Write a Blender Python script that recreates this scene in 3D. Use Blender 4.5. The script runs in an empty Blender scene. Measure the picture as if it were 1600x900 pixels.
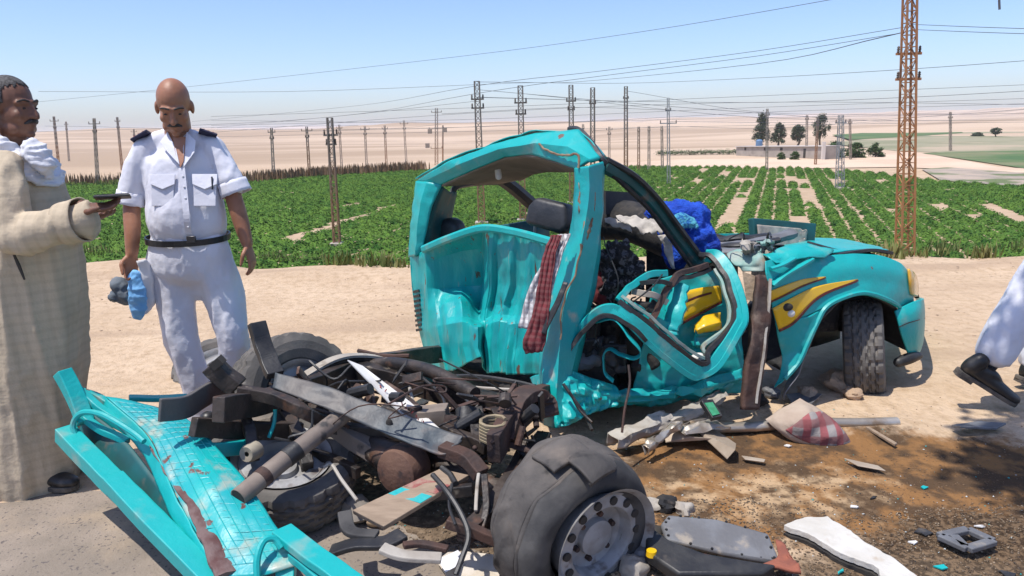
import bpy, bmesh, math, random
import numpy as np
from mathutils import Vector, Matrix

# ------------------------------------------------------------------ camera, sky, sun, exposure
FPX = 1186.0
PITCH = math.atan(255 / FPX)
ROLL = math.radians(1.2)
EYE = np.array([0.0, 0.0, 1.58])
_F = np.array([0, math.cos(PITCH), -math.sin(PITCH)])
_U0 = np.array([0, math.sin(PITCH), math.cos(PITCH)])
_R0 = np.array([1.0, 0, 0])
_R = _R0 * math.cos(ROLL) - _U0 * math.sin(ROLL)
_U = _U0 * math.cos(ROLL) + _R0 * math.sin(ROLL)
SUN_EL, SUN_AZ = math.radians(70), math.radians(-120)

scene = bpy.context.scene
COL = scene.collection
cam_d = bpy.data.cameras.new('camera')
cam = bpy.data.objects.new('camera', cam_d)
COL.objects.link(cam)
cam.matrix_world = Matrix(((_R[0], _U[0], -_F[0], EYE[0]), (_R[1], _U[1], -_F[1], EYE[1]),
                           (_R[2], _U[2], -_F[2], EYE[2]), (0, 0, 0, 1)))
cam_d.sensor_width = 36.0
cam_d.lens = 36.0 * FPX / 1600.0
cam_d.clip_start = 0.05
cam_d.clip_end = 30000
scene.camera = cam

world = bpy.data.worlds.new('World')
scene.world = world
world.use_nodes = True
wn = world.node_tree
sky = wn.nodes.new('ShaderNodeTexSky')
sky.sky_type = 'NISHITA'
sky.sun_disc = False
sky.sun_elevation = SUN_EL
sky.sun_rotation = SUN_AZ
sky.altitude = 100
sky.air_density = 0.9
sky.dust_density = 1.0
sky.ozone_density = 8.0
tint = wn.nodes.new('ShaderNodeVectorMath')
tint.operation = 'MULTIPLY'
tint.inputs[1].default_value = (1.06, .965, .985)      # dusty air: a touch warmer and less green overall
wn.links.new(sky.outputs[0], tint.inputs[0])
wn.links.new(tint.outputs[0], wn.nodes['Background'].inputs['Color'])
wn.nodes['Background'].inputs['Strength'].default_value = 0.12

sun_d = bpy.data.lights.new('sun', 'SUN')
sun_d.energy = 2.8
sun_d.angle = math.radians(0.55)
sun_d.color = (1.0, 0.955, 0.89)
sun = bpy.data.objects.new('sun', sun_d)
COL.objects.link(sun)
S = Vector((math.sin(SUN_AZ) * math.cos(SUN_EL), math.cos(SUN_AZ) * math.cos(SUN_EL), math.sin(SUN_EL)))
sun.rotation_euler = S.to_track_quat('Z', 'Y').to_euler()
sun.location = S * 60

scene.view_settings.view_transform = 'Standard'
scene.view_settings.look = 'None'
scene.view_settings.exposure = 0.78
scene.view_settings.gamma = 1
scene.view_settings.use_curve_mapping = False
scene.render.engine = 'CYCLES'
scene.cycles.use_denoising = True
scene.cycles.max_bounces = 8
scene.cycles.diffuse_bounces = 4
scene.cycles.glossy_bounces = 3
scene.cycles.transparent_max_bounces = 8
scene.cycles.volume_bounces = 1
rng = random.Random(7)
nr = np.random.default_rng(11)
FIELD_Z = -5.0


def ray(px, py):
    return _R * ((px - 800) / FPX) + _U * ((450 - py) / FPX) + _F


def P(px, py, y):
    "world point seen at photo pixel (px,py) that stands y metres ahead"
    d = ray(px, py)
    return EYE + d * (y / d[1])


def G(px, py, z=0.0):
    d = ray(px, py)
    return EYE + d * ((z - EYE[2]) / d[2])


# ------------------------------------------------------------------ noise
def _hash(i, j, k):
    h = (i * 374761393 + j * 668265263 + k * 2147483647 + 1013904223) & 0xFFFFFFFF
    h = ((h ^ (h >> 13)) * 1274126177) & 0xFFFFFFFF
    h = (h ^ (h >> 16)) & 0xFFFFFF
    return h / float(0xFFFFFF) * 2 - 1


def vnoise(p):
    p = np.asarray(p, float)
    f = np.floor(p)
    t = p - f
    i = f.astype(np.int64)
    t = t * t * (3 - 2 * t)
    r = 0
    for a in (0, 1):
        wa = t[:, 0] if a else 1 - t[:, 0]
        for b in (0, 1):
            wb = t[:, 1] if b else 1 - t[:, 1]
            for c in (0, 1):
                wc = t[:, 2] if c else 1 - t[:, 2]
                r = r + wa * wb * wc * _hash(i[:, 0] + a, i[:, 1] + b, i[:, 2] + c)
    return r


def fbm(p, s=1.0, octv=3, seed=0.0):
    p = np.asarray(p, float) * s + seed
    r = np.zeros(len(p))
    a = 1.0
    for o in range(octv):
        r += a * vnoise(p)
        p = p * 2.03 + 17.1
        a *= 0.5
    return r


# ------------------------------------------------------------------ mesh builder
def nrm(v):
    v = np.asarray(v, float)
    n = np.linalg.norm(v)
    return v / n if n > 1e-9 else v


def catmull(pts, n):
    "n points along a Catmull-Rom curve through pts (rows may be any dimension)"
    pts = np.asarray(pts, float)
    m = len(pts)
    if m == 2:
        t = np.linspace(0, 1, n)[:, None]
        return pts[0] * (1 - t) + pts[1] * t
    ext = np.vstack([2 * pts[0] - pts[1], pts, 2 * pts[-1] - pts[-2]])
    out = []
    for t in np.linspace(0, m - 1, n):
        i = min(int(t), m - 2)
        u = t - i
        a, b, c, d = ext[i:i + 4]
        out.append(0.5 * ((2 * b) + (-a + c) * u + (2 * a - 5 * b + 4 * c - d) * u * u + (-a + 3 * b - 3 * c + d) * u ** 3))
    return np.array(out)


def frames(path):
    path = np.asarray(path, float)
    T = np.gradient(path, axis=0)
    T = np.array([nrm(t) for t in T])
    ref = np.array([0, 0, 1.0]) if abs(T[0][2]) < 0.9 else np.array([1.0, 0, 0])
    N = nrm(ref - T[0] * ref.dot(T[0]))
    fr = []
    for t in T:
        N = nrm(N - t * N.dot(t))
        fr.append((t, N, np.cross(t, N)))
    return fr


class MB:
    def __init__(s):
        s.v = []
        s.f = []

    def add(s, v, f):
        o = len(s.v)
        s.v.extend([tuple(map(float, q)) for q in v])
        s.f.extend([tuple(i + o for i in q) for q in f])
        return s

    def box(s, c, size, M=None):
        hx, hy, hz = [q / 2 for q in size]
        vs = np.array([(x, y, z) for x in (-hx, hx) for y in (-hy, hy) for z in (-hz, hz)])
        if M is not None:
            vs = vs @ np.array(M).T
        vs = vs + np.asarray(c)
        return s.add(vs, [(0, 1, 3, 2), (4, 6, 7, 5), (0, 4, 5, 1), (2, 3, 7, 6), (0, 2, 6, 4), (1, 5, 7, 3)])

    def bar(s, a, b, w, h, up=(0, 0, 1)):
        "box beam from a to b"
        a, b = np.asarray(a, float), np.asarray(b, float)
        t = nrm(b - a)
        u = np.asarray(up, float)
        if abs(t.dot(nrm(u))) > 0.98:
            u = np.array([1.0, 0, 0])
        x = nrm(np.cross(t, u))
        u = np.cross(x, t)
        vs = [q + x * (sx * w / 2) + u * (su * h / 2) for q in (a, b) for sx, su in ((-1, -1), (1, -1), (1, 1), (-1, 1))]
        return s.add(vs, [(0, 1, 2, 3), (7, 6, 5, 4), (0, 4, 5, 1), (1, 5, 6, 2), (2, 6, 7, 3), (3, 7, 4, 0)])

    def tube(s, path, r, n=8, sect=None, caps=True, flat=None, up=None):
        "tube along path; r number or per-point; flat=(a,b) scales the two cross axes; sect = custom closed section"
        path = np.asarray(path, float)
        m = len(path)
        rr = np.broadcast_to(np.asarray(r, float), (m,)) if np.ndim(r) <= 1 else np.asarray(r)
        fr = frames(path)
        if up is not None:
            u0 = np.asarray(up, float)
            fr2 = []
            for t, N, B in fr:
                N = nrm(u0 - t * u0.dot(t))
                fr2.append((t, N, np.cross(t, N)))
            fr = fr2
        if sect is None:
            a = np.linspace(0, 2 * math.pi, n, endpoint=False)
            sect = np.stack([np.cos(a), np.sin(a)], 1)
        sect = np.asarray(sect, float)
        n = len(sect)
        vs = []
        for k in range(m):
            t, N, B = fr[k]
            fa = flat if flat is None or np.ndim(flat[0]) == 0 else (flat[0][k], flat[1][k])
            for q in sect:
                x, y = q
                if fa is not None:
                    x, y = x * fa[0], y * fa[1]
                vs.append(path[k] + (N * x + B * y) * rr[k])
        fs = []
        for k in range(m - 1):
            for i in range(n):
                j = (i + 1) % n
                fs.append((k * n + i, k * n + j, (k + 1) * n + j, (k + 1) * n + i))
        if caps:
            fs.append(tuple(range(n - 1, -1, -1)))
            fs.append(tuple((m - 1) * n + i for i in range(n)))
        return s.add(vs, fs)

    def limb(s, pts, radii, n=12, flat=None, res=None, up=None):
        "rounded closed limb through joints"
        pts = np.asarray(pts, float)
        radii = np.asarray(radii, float)
        k = res or max(8, 4 * len(pts))
        if radii.ndim == 1:
            c = catmull(np.hstack([pts, radii[:, None]]), k)
            path, r = c[:, :3], np.maximum(c[:, 3], 1e-3)
            fl = flat
        else:
            c = catmull(np.hstack([pts, radii]), k)
            path, r = c[:, :3], np.ones(k)
            fl = (np.maximum(c[:, 3], 1e-3), np.maximum(c[:, 4], 1e-3))
        # rounded ends
        t0, t1 = nrm(path[1] - path[0]), nrm(path[-1] - path[-2])
        r0 = r[0] * (1 if radii.ndim == 1 else min(fl[0][0], fl[1][0]))
        r1 = r[-1] * (1 if radii.ndim == 1 else min(fl[0][-1], fl[1][-1]))
        pre = [(path[0] - t0 * r0 * a, b) for a, b in ((0.97, .25), (0.8, .6), (0.45, .89))]
        post = [(path[-1] + t1 * r1 * a, b) for a, b in ((0.45, .89), (0.8, .6), (0.97, .25))]
        pp = np.vstack([[q[0] for q in pre], path, [q[0] for q in post]])
        if radii.ndim == 1:
            rr = np.concatenate([[r[0] * q[1] for q in pre], r, [r[-1] * q[1] for q in post]])
            return s.tube(pp, rr, n, flat=fl, up=up)
        fa = np.concatenate([[fl[0][0] * q[1] for q in pre], fl[0], [fl[0][-1] * q[1] for q in post]])
        fb = np.concatenate([[fl[1][0] * q[1] for q in pre], fl[1], [fl[1][-1] * q[1] for q in post]])
        return s.tube(pp, np.ones(len(pp)), n, flat=(fa, fb), up=up)

    def ball(s, c, r, M=None, nu=14, nv=9):
        r = np.broadcast_to(np.asarray(r, float), (3,))
        vs = [(0, 0, 1)]
        for j in range(1, nv):
            a = math.pi * j / nv
            for i in range(nu):
                b = 2 * math.pi * i / nu
                vs.append((math.sin(a) * math.cos(b), math.sin(a) * math.sin(b), math.cos(a)))
        vs.append((0, 0, -1))
        vs = np.array(vs) * r
        if M is not None:
            vs = vs @ np.array(M).T
        fs = [(0, 1 + i, 1 + (i + 1) % nu) for i in range(nu)]
        for j in range(nv - 2):
            for i in range(nu):
                a, b = 1 + j * nu + i, 1 + j * nu + (i + 1) % nu
                fs.append((a, a + nu, b + nu, b))
        L = len(vs) - 1
        fs += [(L, 1 + (nv - 2) * nu + (i + 1) % nu, 1 + (nv - 2) * nu + i) for i in range(nu)]
        return s.add(vs + np.asarray(c), fs)

    def lathe(s, prof, c=(0, 0, 0), M=None, n=32, a0=0, a1=2 * math.pi):
        "profile of (radius, axial) turned round local Z, closed"
        full = abs(a1 - a0 - 2 * math.pi) < 1e-6
        m = len(prof)
        cols = n if full else n + 1
        vs = []
        for i in range(cols):
            a = a0 + (a1 - a0) * i / n
            for r, z in prof:
                vs.append((r * math.cos(a), r * math.sin(a), z))
        vs = np.array(vs)
        if M is not None:
            vs = vs @ np.array(M).T
        fs = []
        for i in range(n):
            j = (i + 1) % cols
            for k in range(m - 1):
                fs.append((i * m + k, j * m + k, j * m + k + 1, i * m + k + 1))
        return s.add(vs + np.asarray(c), fs)

    def grid(s, rows):
        rows = np.asarray(rows, float)
        a, b = rows.shape[:2]
        return s.add(rows.reshape(-1, 3), [(i * b + j, i * b + j + 1, (i + 1) * b + j + 1, (i + 1) * b + j) for i in range(a - 1) for j in range(b - 1)])

    def prism(s, poly, thick):
        "closed slab: planar-ish polygon (world points) extruded along its normal"
        poly = np.asarray(poly, float)
        n = len(poly)
        c = poly.mean(0)
        nn = nrm(sum(np.cross(poly[i] - c, poly[(i + 1) % n] - c) for i in range(n)))
        vs = np.vstack([poly + nn * thick / 2, poly - nn * thick / 2])
        fs = [tuple(range(n)), tuple(range(2 * n - 1, n - 1, -1))] + [(i, i + n, (i + 1) % n + n, (i + 1) % n) for i in range(n)]
        return s.add(vs, fs)


def base_of(parent):
    o = np.zeros(3)
    while parent is not None:
        o += np.array(parent.location)
        parent = parent.parent
    return o


def link(name, me, mat=None, parent=None, smooth=True):
    o = bpy.data.objects.new(name, me)
    COL.objects.link(o)
    if mat is not None:
        me.materials.append(mat)
    if parent is not None:
        o.parent = parent
    if smooth and len(me.polygons):
        me.polygons.foreach_set('use_smooth', [True] * len(me.polygons))
    return o


def obj(name, mb, mat, parent=None, smooth=True, bevel=0, solid=0, angle=40, sub=0):
    "one mesh object; vertices are given in world space (or in the parent's space when the parent sits at the origin)"
    me = bpy.data.meshes.new(name)
    v = np.array(mb.v) - base_of(parent)
    me.from_pydata(v.tolist(), [], mb.f)
    me.update()
    o = link(name, me, mat, parent, smooth)
    if solid:
        m = o.modifiers.new('solid', 'SOLIDIFY')
        m.thickness = solid
        m.offset = 0
    if bevel:
        m = o.modifiers.new('bevel', 'BEVEL')
        m.width = bevel
        m.segments = 2
        m.limit_method = 'ANGLE'
    if sub:
        m = o.modifiers.new('sub', 'SUBSURF')
        m.levels = m.render_levels = sub
    if smooth and angle < 180:
        try:
            me.set_sharp_from_angle(angle=math.radians(angle))
        except Exception:
            pass
    return o


def npmesh(name, v, f, mat, parent=None, smooth=False):
    "fast mesh from numpy arrays; f is (n,k)"
    me = bpy.data.meshes.new(name)
    f = np.asarray(f, np.int32)
    n, k = f.shape
    me.vertices.add(len(v))
    me.vertices.foreach_set('co', np.asarray(v, np.float32).ravel())
    me.loops.add(n * k)
    me.loops.foreach_set('vertex_index', f.ravel())
    me.polygons.add(n)
    me.polygons.foreach_set('loop_start', np.arange(0, n * k, k, dtype=np.int32))
    me.update(calc_edges=True)
    return link(name, me, mat, parent, smooth)


def thing(name, label, cat, loc=(0, 0, 0), group=None):
    o = bpy.data.objects.new(name, None)
    o.empty_display_size = 0.1
    COL.objects.link(o)
    o.location = loc
    return tag(o, label, cat, group)


def tag(o, label, cat, group=None, kind=None):
    o['label'] = label
    o['category'] = cat
    if group:
        o['group'] = group
    if kind:
        o['kind'] = kind
    return o


def struct(o, label=None):
    o['kind'] = 'structure'
    if label:
        o['label'] = label
    return o


def lerp_pts(pts, n):
    pts = np.asarray(pts, float)
    t = np.linspace(0, len(pts) - 1, n)
    i = np.minimum(t.astype(int), len(pts) - 2)
    return pts[i] + (pts[i + 1] - pts[i]) * (t - i)[:, None]


def patch(ctrl, nu, nv, noise=0.0, ns=4.0, seed=0.0, ndir=None, octv=3, lin='', ridge=None):
    "surface through a grid of control points, resampled to nu x nv, dented by noise; lin='u'/'v' keeps folds sharp; ridge=(amp,scale) adds hard creases"
    ctrl = [np.asarray(r, float) for r in ctrl]
    fv = lerp_pts if 'v' in lin else catmull
    fu = lerp_pts if 'u' in lin else catmull
    rows = np.array([fv(r, nv) for r in ctrl])
    g = np.array([fu(rows[:, j], nu) for j in range(nv)]).transpose(1, 0, 2)
    if ridge:
        n = np.cross(np.gradient(g, axis=0), np.gradient(g, axis=1))
        n /= np.linalg.norm(n, axis=2, keepdims=True) + 1e-9
        q = g.reshape(-1, 3)
        k = np.abs(vnoise(q * ridge[1] + seed + 3.7)) + .5 * np.abs(vnoise(q * ridge[1] * 2.1 + seed + 9.1))
        g = g - n * (k.reshape(g.shape[:2]) * ridge[0])[..., None]
    if noise:
        du = np.gradient(g, axis=0)
        dv = np.gradient(g, axis=1)
        n = np.cross(du, dv)
        n /= np.linalg.norm(n, axis=2, keepdims=True) + 1e-9
        if ndir is not None:
            n = np.broadcast_to(np.asarray(ndir, float), n.shape)
        k = fbm(g.reshape(-1, 3), ns, octv, seed).reshape(g.shape[:2])
        g = g + n * (k * noise)[..., None]
    return g


def PG(rows):
    "rows of (px,py,y) photo points -> world grid"
    return [[P(*q) for q in r] for r in rows]


def copy_tree(o, parent=None):
    c = o.copy()
    COL.objects.link(c)
    c.parent = parent
    for ch in list(o.children):
        copy_tree(ch, c)
    return c


# ------------------------------------------------------------------ materials
MATS = {}


def mat(name, col, col2=None, scale=6.0, rough=0.6, metal=0.0, bump=0.0, bscale=40.0, dirt=None, dscale=9.0, dlo=.58, dhi=.66,
        dirt2=None, d2scale=25.0, d2lo=.62, d2hi=.66, coat=0.0, stretch=None, spec=None, lo=.38, hi=.62, trans=0.0, detail=5.0):
    if name in MATS:
        return MATS[name]
    m = bpy.data.materials.new(name)
    m.use_nodes = True
    nt = m.node_tree
    N, L = nt.nodes, nt.links
    b = N['Principled BSDF']
    tc = N.new('ShaderNodeTexCoord')
    mp = N.new('ShaderNodeMapping')
    L.new(tc.outputs['Object'], mp.inputs[0])
    if stretch:
        mp.inputs['Scale'].default_value = stretch

    def noise(s, seed=0.0, det=detail):
        n = N.new('ShaderNodeTexNoise')
        n.noise_dimensions = '4D'
        n.inputs['Scale'].default_value = s
        n.inputs['Detail'].default_value = det
        n.inputs['W'].default_value = seed
        L.new(mp.outputs[0], n.inputs['Vector'])
        return n.outputs['Fac']

    def ramp(src, lo, hi):
        r = N.new('ShaderNodeMapRange')
        r.interpolation_type = 'SMOOTHSTEP'
        r.inputs[1].default_value = lo
        r.inputs[2].default_value = hi
        L.new(src, r.inputs[0])
        return r.outputs[0]

    def mix(fac, a, c):
        x = N.new('ShaderNodeMix')
        x.data_type = 'RGBA'
        L.new(fac, x.inputs[0])
        for sock, val in ((x.inputs[6], a), (x.inputs[7], c)):
            if isinstance(val, tuple):
                sock.default_value = (*val[:3], 1)
            else:
                L.new(val, sock)
        return x.outputs[2]
    c = col
    if col2 is not None:
        c = mix(ramp(noise(scale, 1.3), lo, hi), col, col2)
    if dirt is not None:
        c = mix(ramp(noise(dscale, 5.1), dlo, dhi), c, dirt)
    if dirt2 is not None:
        c = mix(ramp(noise(d2scale, 9.7), d2lo, d2hi), c, dirt2)
    if isinstance(c, tuple):
        b.inputs['Base Color'].default_value = (*c[:3], 1)
    else:
        L.new(c, b.inputs['Base Color'])
    b.inputs['Roughness'].default_value = rough
    b.inputs['Metallic'].default_value = metal
    if coat:
        b.inputs['Coat Weight'].default_value = coat
        b.inputs['Coat Roughness'].default_value = 0.14
    if spec is not None:
        b.inputs['Specular IOR Level'].default_value = spec
    if trans:
        b.inputs['Transmission Weight'].default_value = trans
    if bump:
        bp = N.new('ShaderNodeBump')
        bp.inputs['Strength'].default_value = 1.0
        bp.inputs['Distance'].default_value = bump
        L.new(noise(bscale, 3.3), bp.inputs['Height'])
        L.new(bp.outputs[0], b.inputs['Normal'])
    m['bsdf'] = 1
    MATS[name] = m
    return m


TEAL = (0.005, 0.385, 0.37)
SANDDUST = (0.45, 0.34, 0.22)
RUST = (0.11, 0.05, 0.03)
M_teal = mat('teal_paint', TEAL, (0.005, 0.36, 0.355), 3.0, rough=.46, coat=.12, bump=.003, bscale=30, dirt=(.26, .36, .31), dscale=7, dlo=.55, dhi=.80,
             dirt2=(.16, .10, .07), d2scale=12, d2lo=.70, d2hi=.73)
M_tealw = mat('teal_paint_worn', TEAL, (0.01, 0.33, 0.34), 5.0, rough=.45, bump=.004, bscale=25, dirt=(.36, .40, .33), dscale=11, dlo=.60, dhi=.78,
              dirt2=(.15, .08, .055), d2scale=10, d2lo=.665, d2hi=.70)
M_wall = mat('teal_paint_scraped', TEAL, (0.01, 0.33, 0.34), 4.0, rough=.42, bump=.003, bscale=20, dirt=(.34, .37, .30), dscale=9, dlo=.63, dhi=.80,
              dirt2=(.12, .07, .05), d2scale=9, d2lo=.64, d2hi=.67, stretch=(3.5, 3.5, .6))
M_tealdk = mat('dark_green_inner_and_shade', (.006, .10, .105), (.01, .07, .07), 8, rough=.6, dirt=(.12, .11, .09), dscale=12, dlo=.55, dhi=.7)  # inner panels; on the web plate it carries painted shade
M_yellow = mat('yellow_stripe_paint', (.78, .46, .004), (.72, .42, .01), 8, rough=.35, coat=.4, bump=.002, bscale=20)
M_redline = mat('dark_red_pinstripe', (.10, .015, .008), rough=.5)
M_black = mat('black_plastic', (.018, .018, .02), (.035, .034, .033), 14, rough=.5, bump=.002, bscale=60, dirt=(.16, .13, .10), dscale=8, dlo=.62, dhi=.8)
M_steel = mat('greasy_dark_steel', (.022, .019, .018), (.06, .045, .036), 12, rough=.5, metal=.15, bump=.004, bscale=45, dirt=(.12, .06, .035), dscale=9, dlo=.56, dhi=.70,
              dirt2=(.24, .20, .15), d2scale=16, d2lo=.62, d2hi=.74)
M_rust = mat('rusty_steel', (.085, .043, .03), (.05, .033, .028), 10, rough=.75, metal=.1, bump=.004, bscale=60, dirt=(.22, .16, .12), dscale=7, dlo=.55, dhi=.7)
M_bluesteel = mat('scraped_blue_grey_steel', (.065, .08, .09), (.11, .10, .092), 4, rough=.55, metal=.15, bump=.003, bscale=40, dirt=(.15, .085, .06), dscale=4.5, dlo=.52, dhi=.64)
M_tyre = mat('dusty_tyre_rubber', (.095, .088, .08), (.15, .137, .122), 9, rough=.85, bump=.002, bscale=90, dirt=(.27, .225, .18), dscale=6, dlo=.54, dhi=.78)
M_tyredk = mat('tyre_side_rubber', (.035, .034, .034), (.07, .066, .062), 9, rough=.8, bump=.002, bscale=60, dirt=(.2, .17, .14), dscale=10, dlo=.62, dhi=.78)
M_rim = mat('grey_steel_rim', (.36, .36, .365), (.27, .26, .25), 14, rough=.55, metal=.15, bump=.002, bscale=60, dirt=(.13, .10, .085), dscale=14, dlo=.56, dhi=.70)
M_drum = mat('rusty_brown_drum', (.115, .058, .04), (.16, .085, .055), 12, rough=.8, bump=.004, bscale=50, dirt=(.055, .035, .03), dscale=16, dlo=.55, dhi=.65)
M_darkfabric = mat('black_seat_vinyl', (.02, .023, .028), (.035, .036, .04), 10, rough=.5, bump=.003, bscale=40)
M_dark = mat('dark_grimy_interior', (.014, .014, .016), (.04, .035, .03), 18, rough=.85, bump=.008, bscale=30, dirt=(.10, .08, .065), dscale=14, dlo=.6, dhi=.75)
M_lining = mat('beige_roof_lining', (.22, .185, .145), (.17, .14, .11), 7, rough=.9, bump=.003, bscale=30)
M_chrome = mat('bare_bent_aluminium', (.55, .50, .43), (.42, .36, .29), 9, rough=.38, metal=.6, bump=.004, bscale=20, dirt=(.30, .20, .12), dscale=8, dlo=.5, dhi=.7)
M_grey = mat('grey_plastic', (.16, .165, .175), (.12, .12, .125), 10, rough=.55, bump=.002, bscale=60, dirt=(.30, .26, .21), dscale=14, dlo=.6, dhi=.75)
M_palegrey = mat('pale_dusty_metal', (.42, .385, .33), (.34, .30, .25), 9, rough=.65, bump=.003, bscale=50, dirt=(.20, .16, .12), dscale=9, dlo=.56, dhi=.7)
M_mint = mat('pale_mint_inner_metal', (.22, .38, .33), (.32, .38, .33), 10, rough=.6, bump=.004, bscale=24, dirt=(.30, .25, .18), dscale=10, dlo=.52, dhi=.66)
# ------------------------------------------------------------------ terrain
def terrain(x, y):
    x, y = np.asarray(x, float), np.asarray(y, float)
    p = np.stack([x, y, 0 * x], -1).reshape(-1, 3)
    edge = 8.9 + (fbm(p, .35, 3, 4.0) * .45).reshape(x.shape) + np.where(x < -2, .5, 0) * np.clip((-x - 2) / 2, 0, 1)
    t = np.clip((y - edge) / 9.5, 0, 1)
    z = FIELD_Z * (t * t * (3 - 2 * t) * .35 + .65 * t)
    near = np.clip((y + 4) / 3, 0, 1) * (1 - np.clip((y - 60) / 60, 0, 1))
    rough_ = (fbm(p, 1.1, 3, 2.0) * .016 + fbm(p * np.array([.5, 2.2, 1]), 2.2, 3, 9.0) * .008).reshape(x.shape)
    sandy = np.clip((x + y * .25 + .2) / .8, 0, 1)   # rougher off the asphalt
    z = z + rough_ * near * (.25 + .75 * sandy)
    # low ridge of loose sand along the edge of the slope
    z = z + .05 * np.exp(-((y - edge + .5) / .5) ** 2) * (1 + (fbm(p, .9, 2, 33.0)).reshape(x.shape))
    far = np.clip((y - 160) / 500, 0, 1)
    dune = (fbm(p, 1 / 420.0, 4, 5.0) * 9 + fbm(p, 1 / 130.0, 3, 8.0) * 2.2).reshape(x.shape)
    rise = np.clip((y - 700) / 4000, 0, 1) * 5
    hump = np.clip(fbm(p * np.array([1, .6, 1]), 1 / 700.0, 4, 41.0).reshape(x.shape), 0, 2) * 26 * np.clip((y - 500) / 1200, 0, 1)
    z = z + far * (dune + rise + hump)
    return z


def build_ground():
    ys = [-7, -4, -2, -.5, .6]
    y = 1.2
    while y < 10.5:
        ys.append(y)
        y += .035 + .004 * y
    while y < 9000:
        ys.append(y)
        y *= 1.018 if y < 400 else 1.05
    ys = np.array(ys)
    nc = 340
    s = np.linspace(-1, 1, nc)
    s = np.sign(s) * np.abs(s) ** 1.15
    half = 6.5 + np.maximum(ys, 0) * 1.25
    X = s[None, :] * half[:, None]
    Y = np.broadcast_to(ys[:, None], X.shape)
    Z = terrain(X, Y)
    v = np.stack([X, Y, Z], -1).reshape(-1, 3)
    a = np.arange(len(ys) - 1)[:, None] * nc + np.arange(nc - 1)[None, :]
    f = np.stack([a, a + 1, a + nc + 1, a + nc], -1).reshape(-1, 4)
    return v, f


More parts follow.
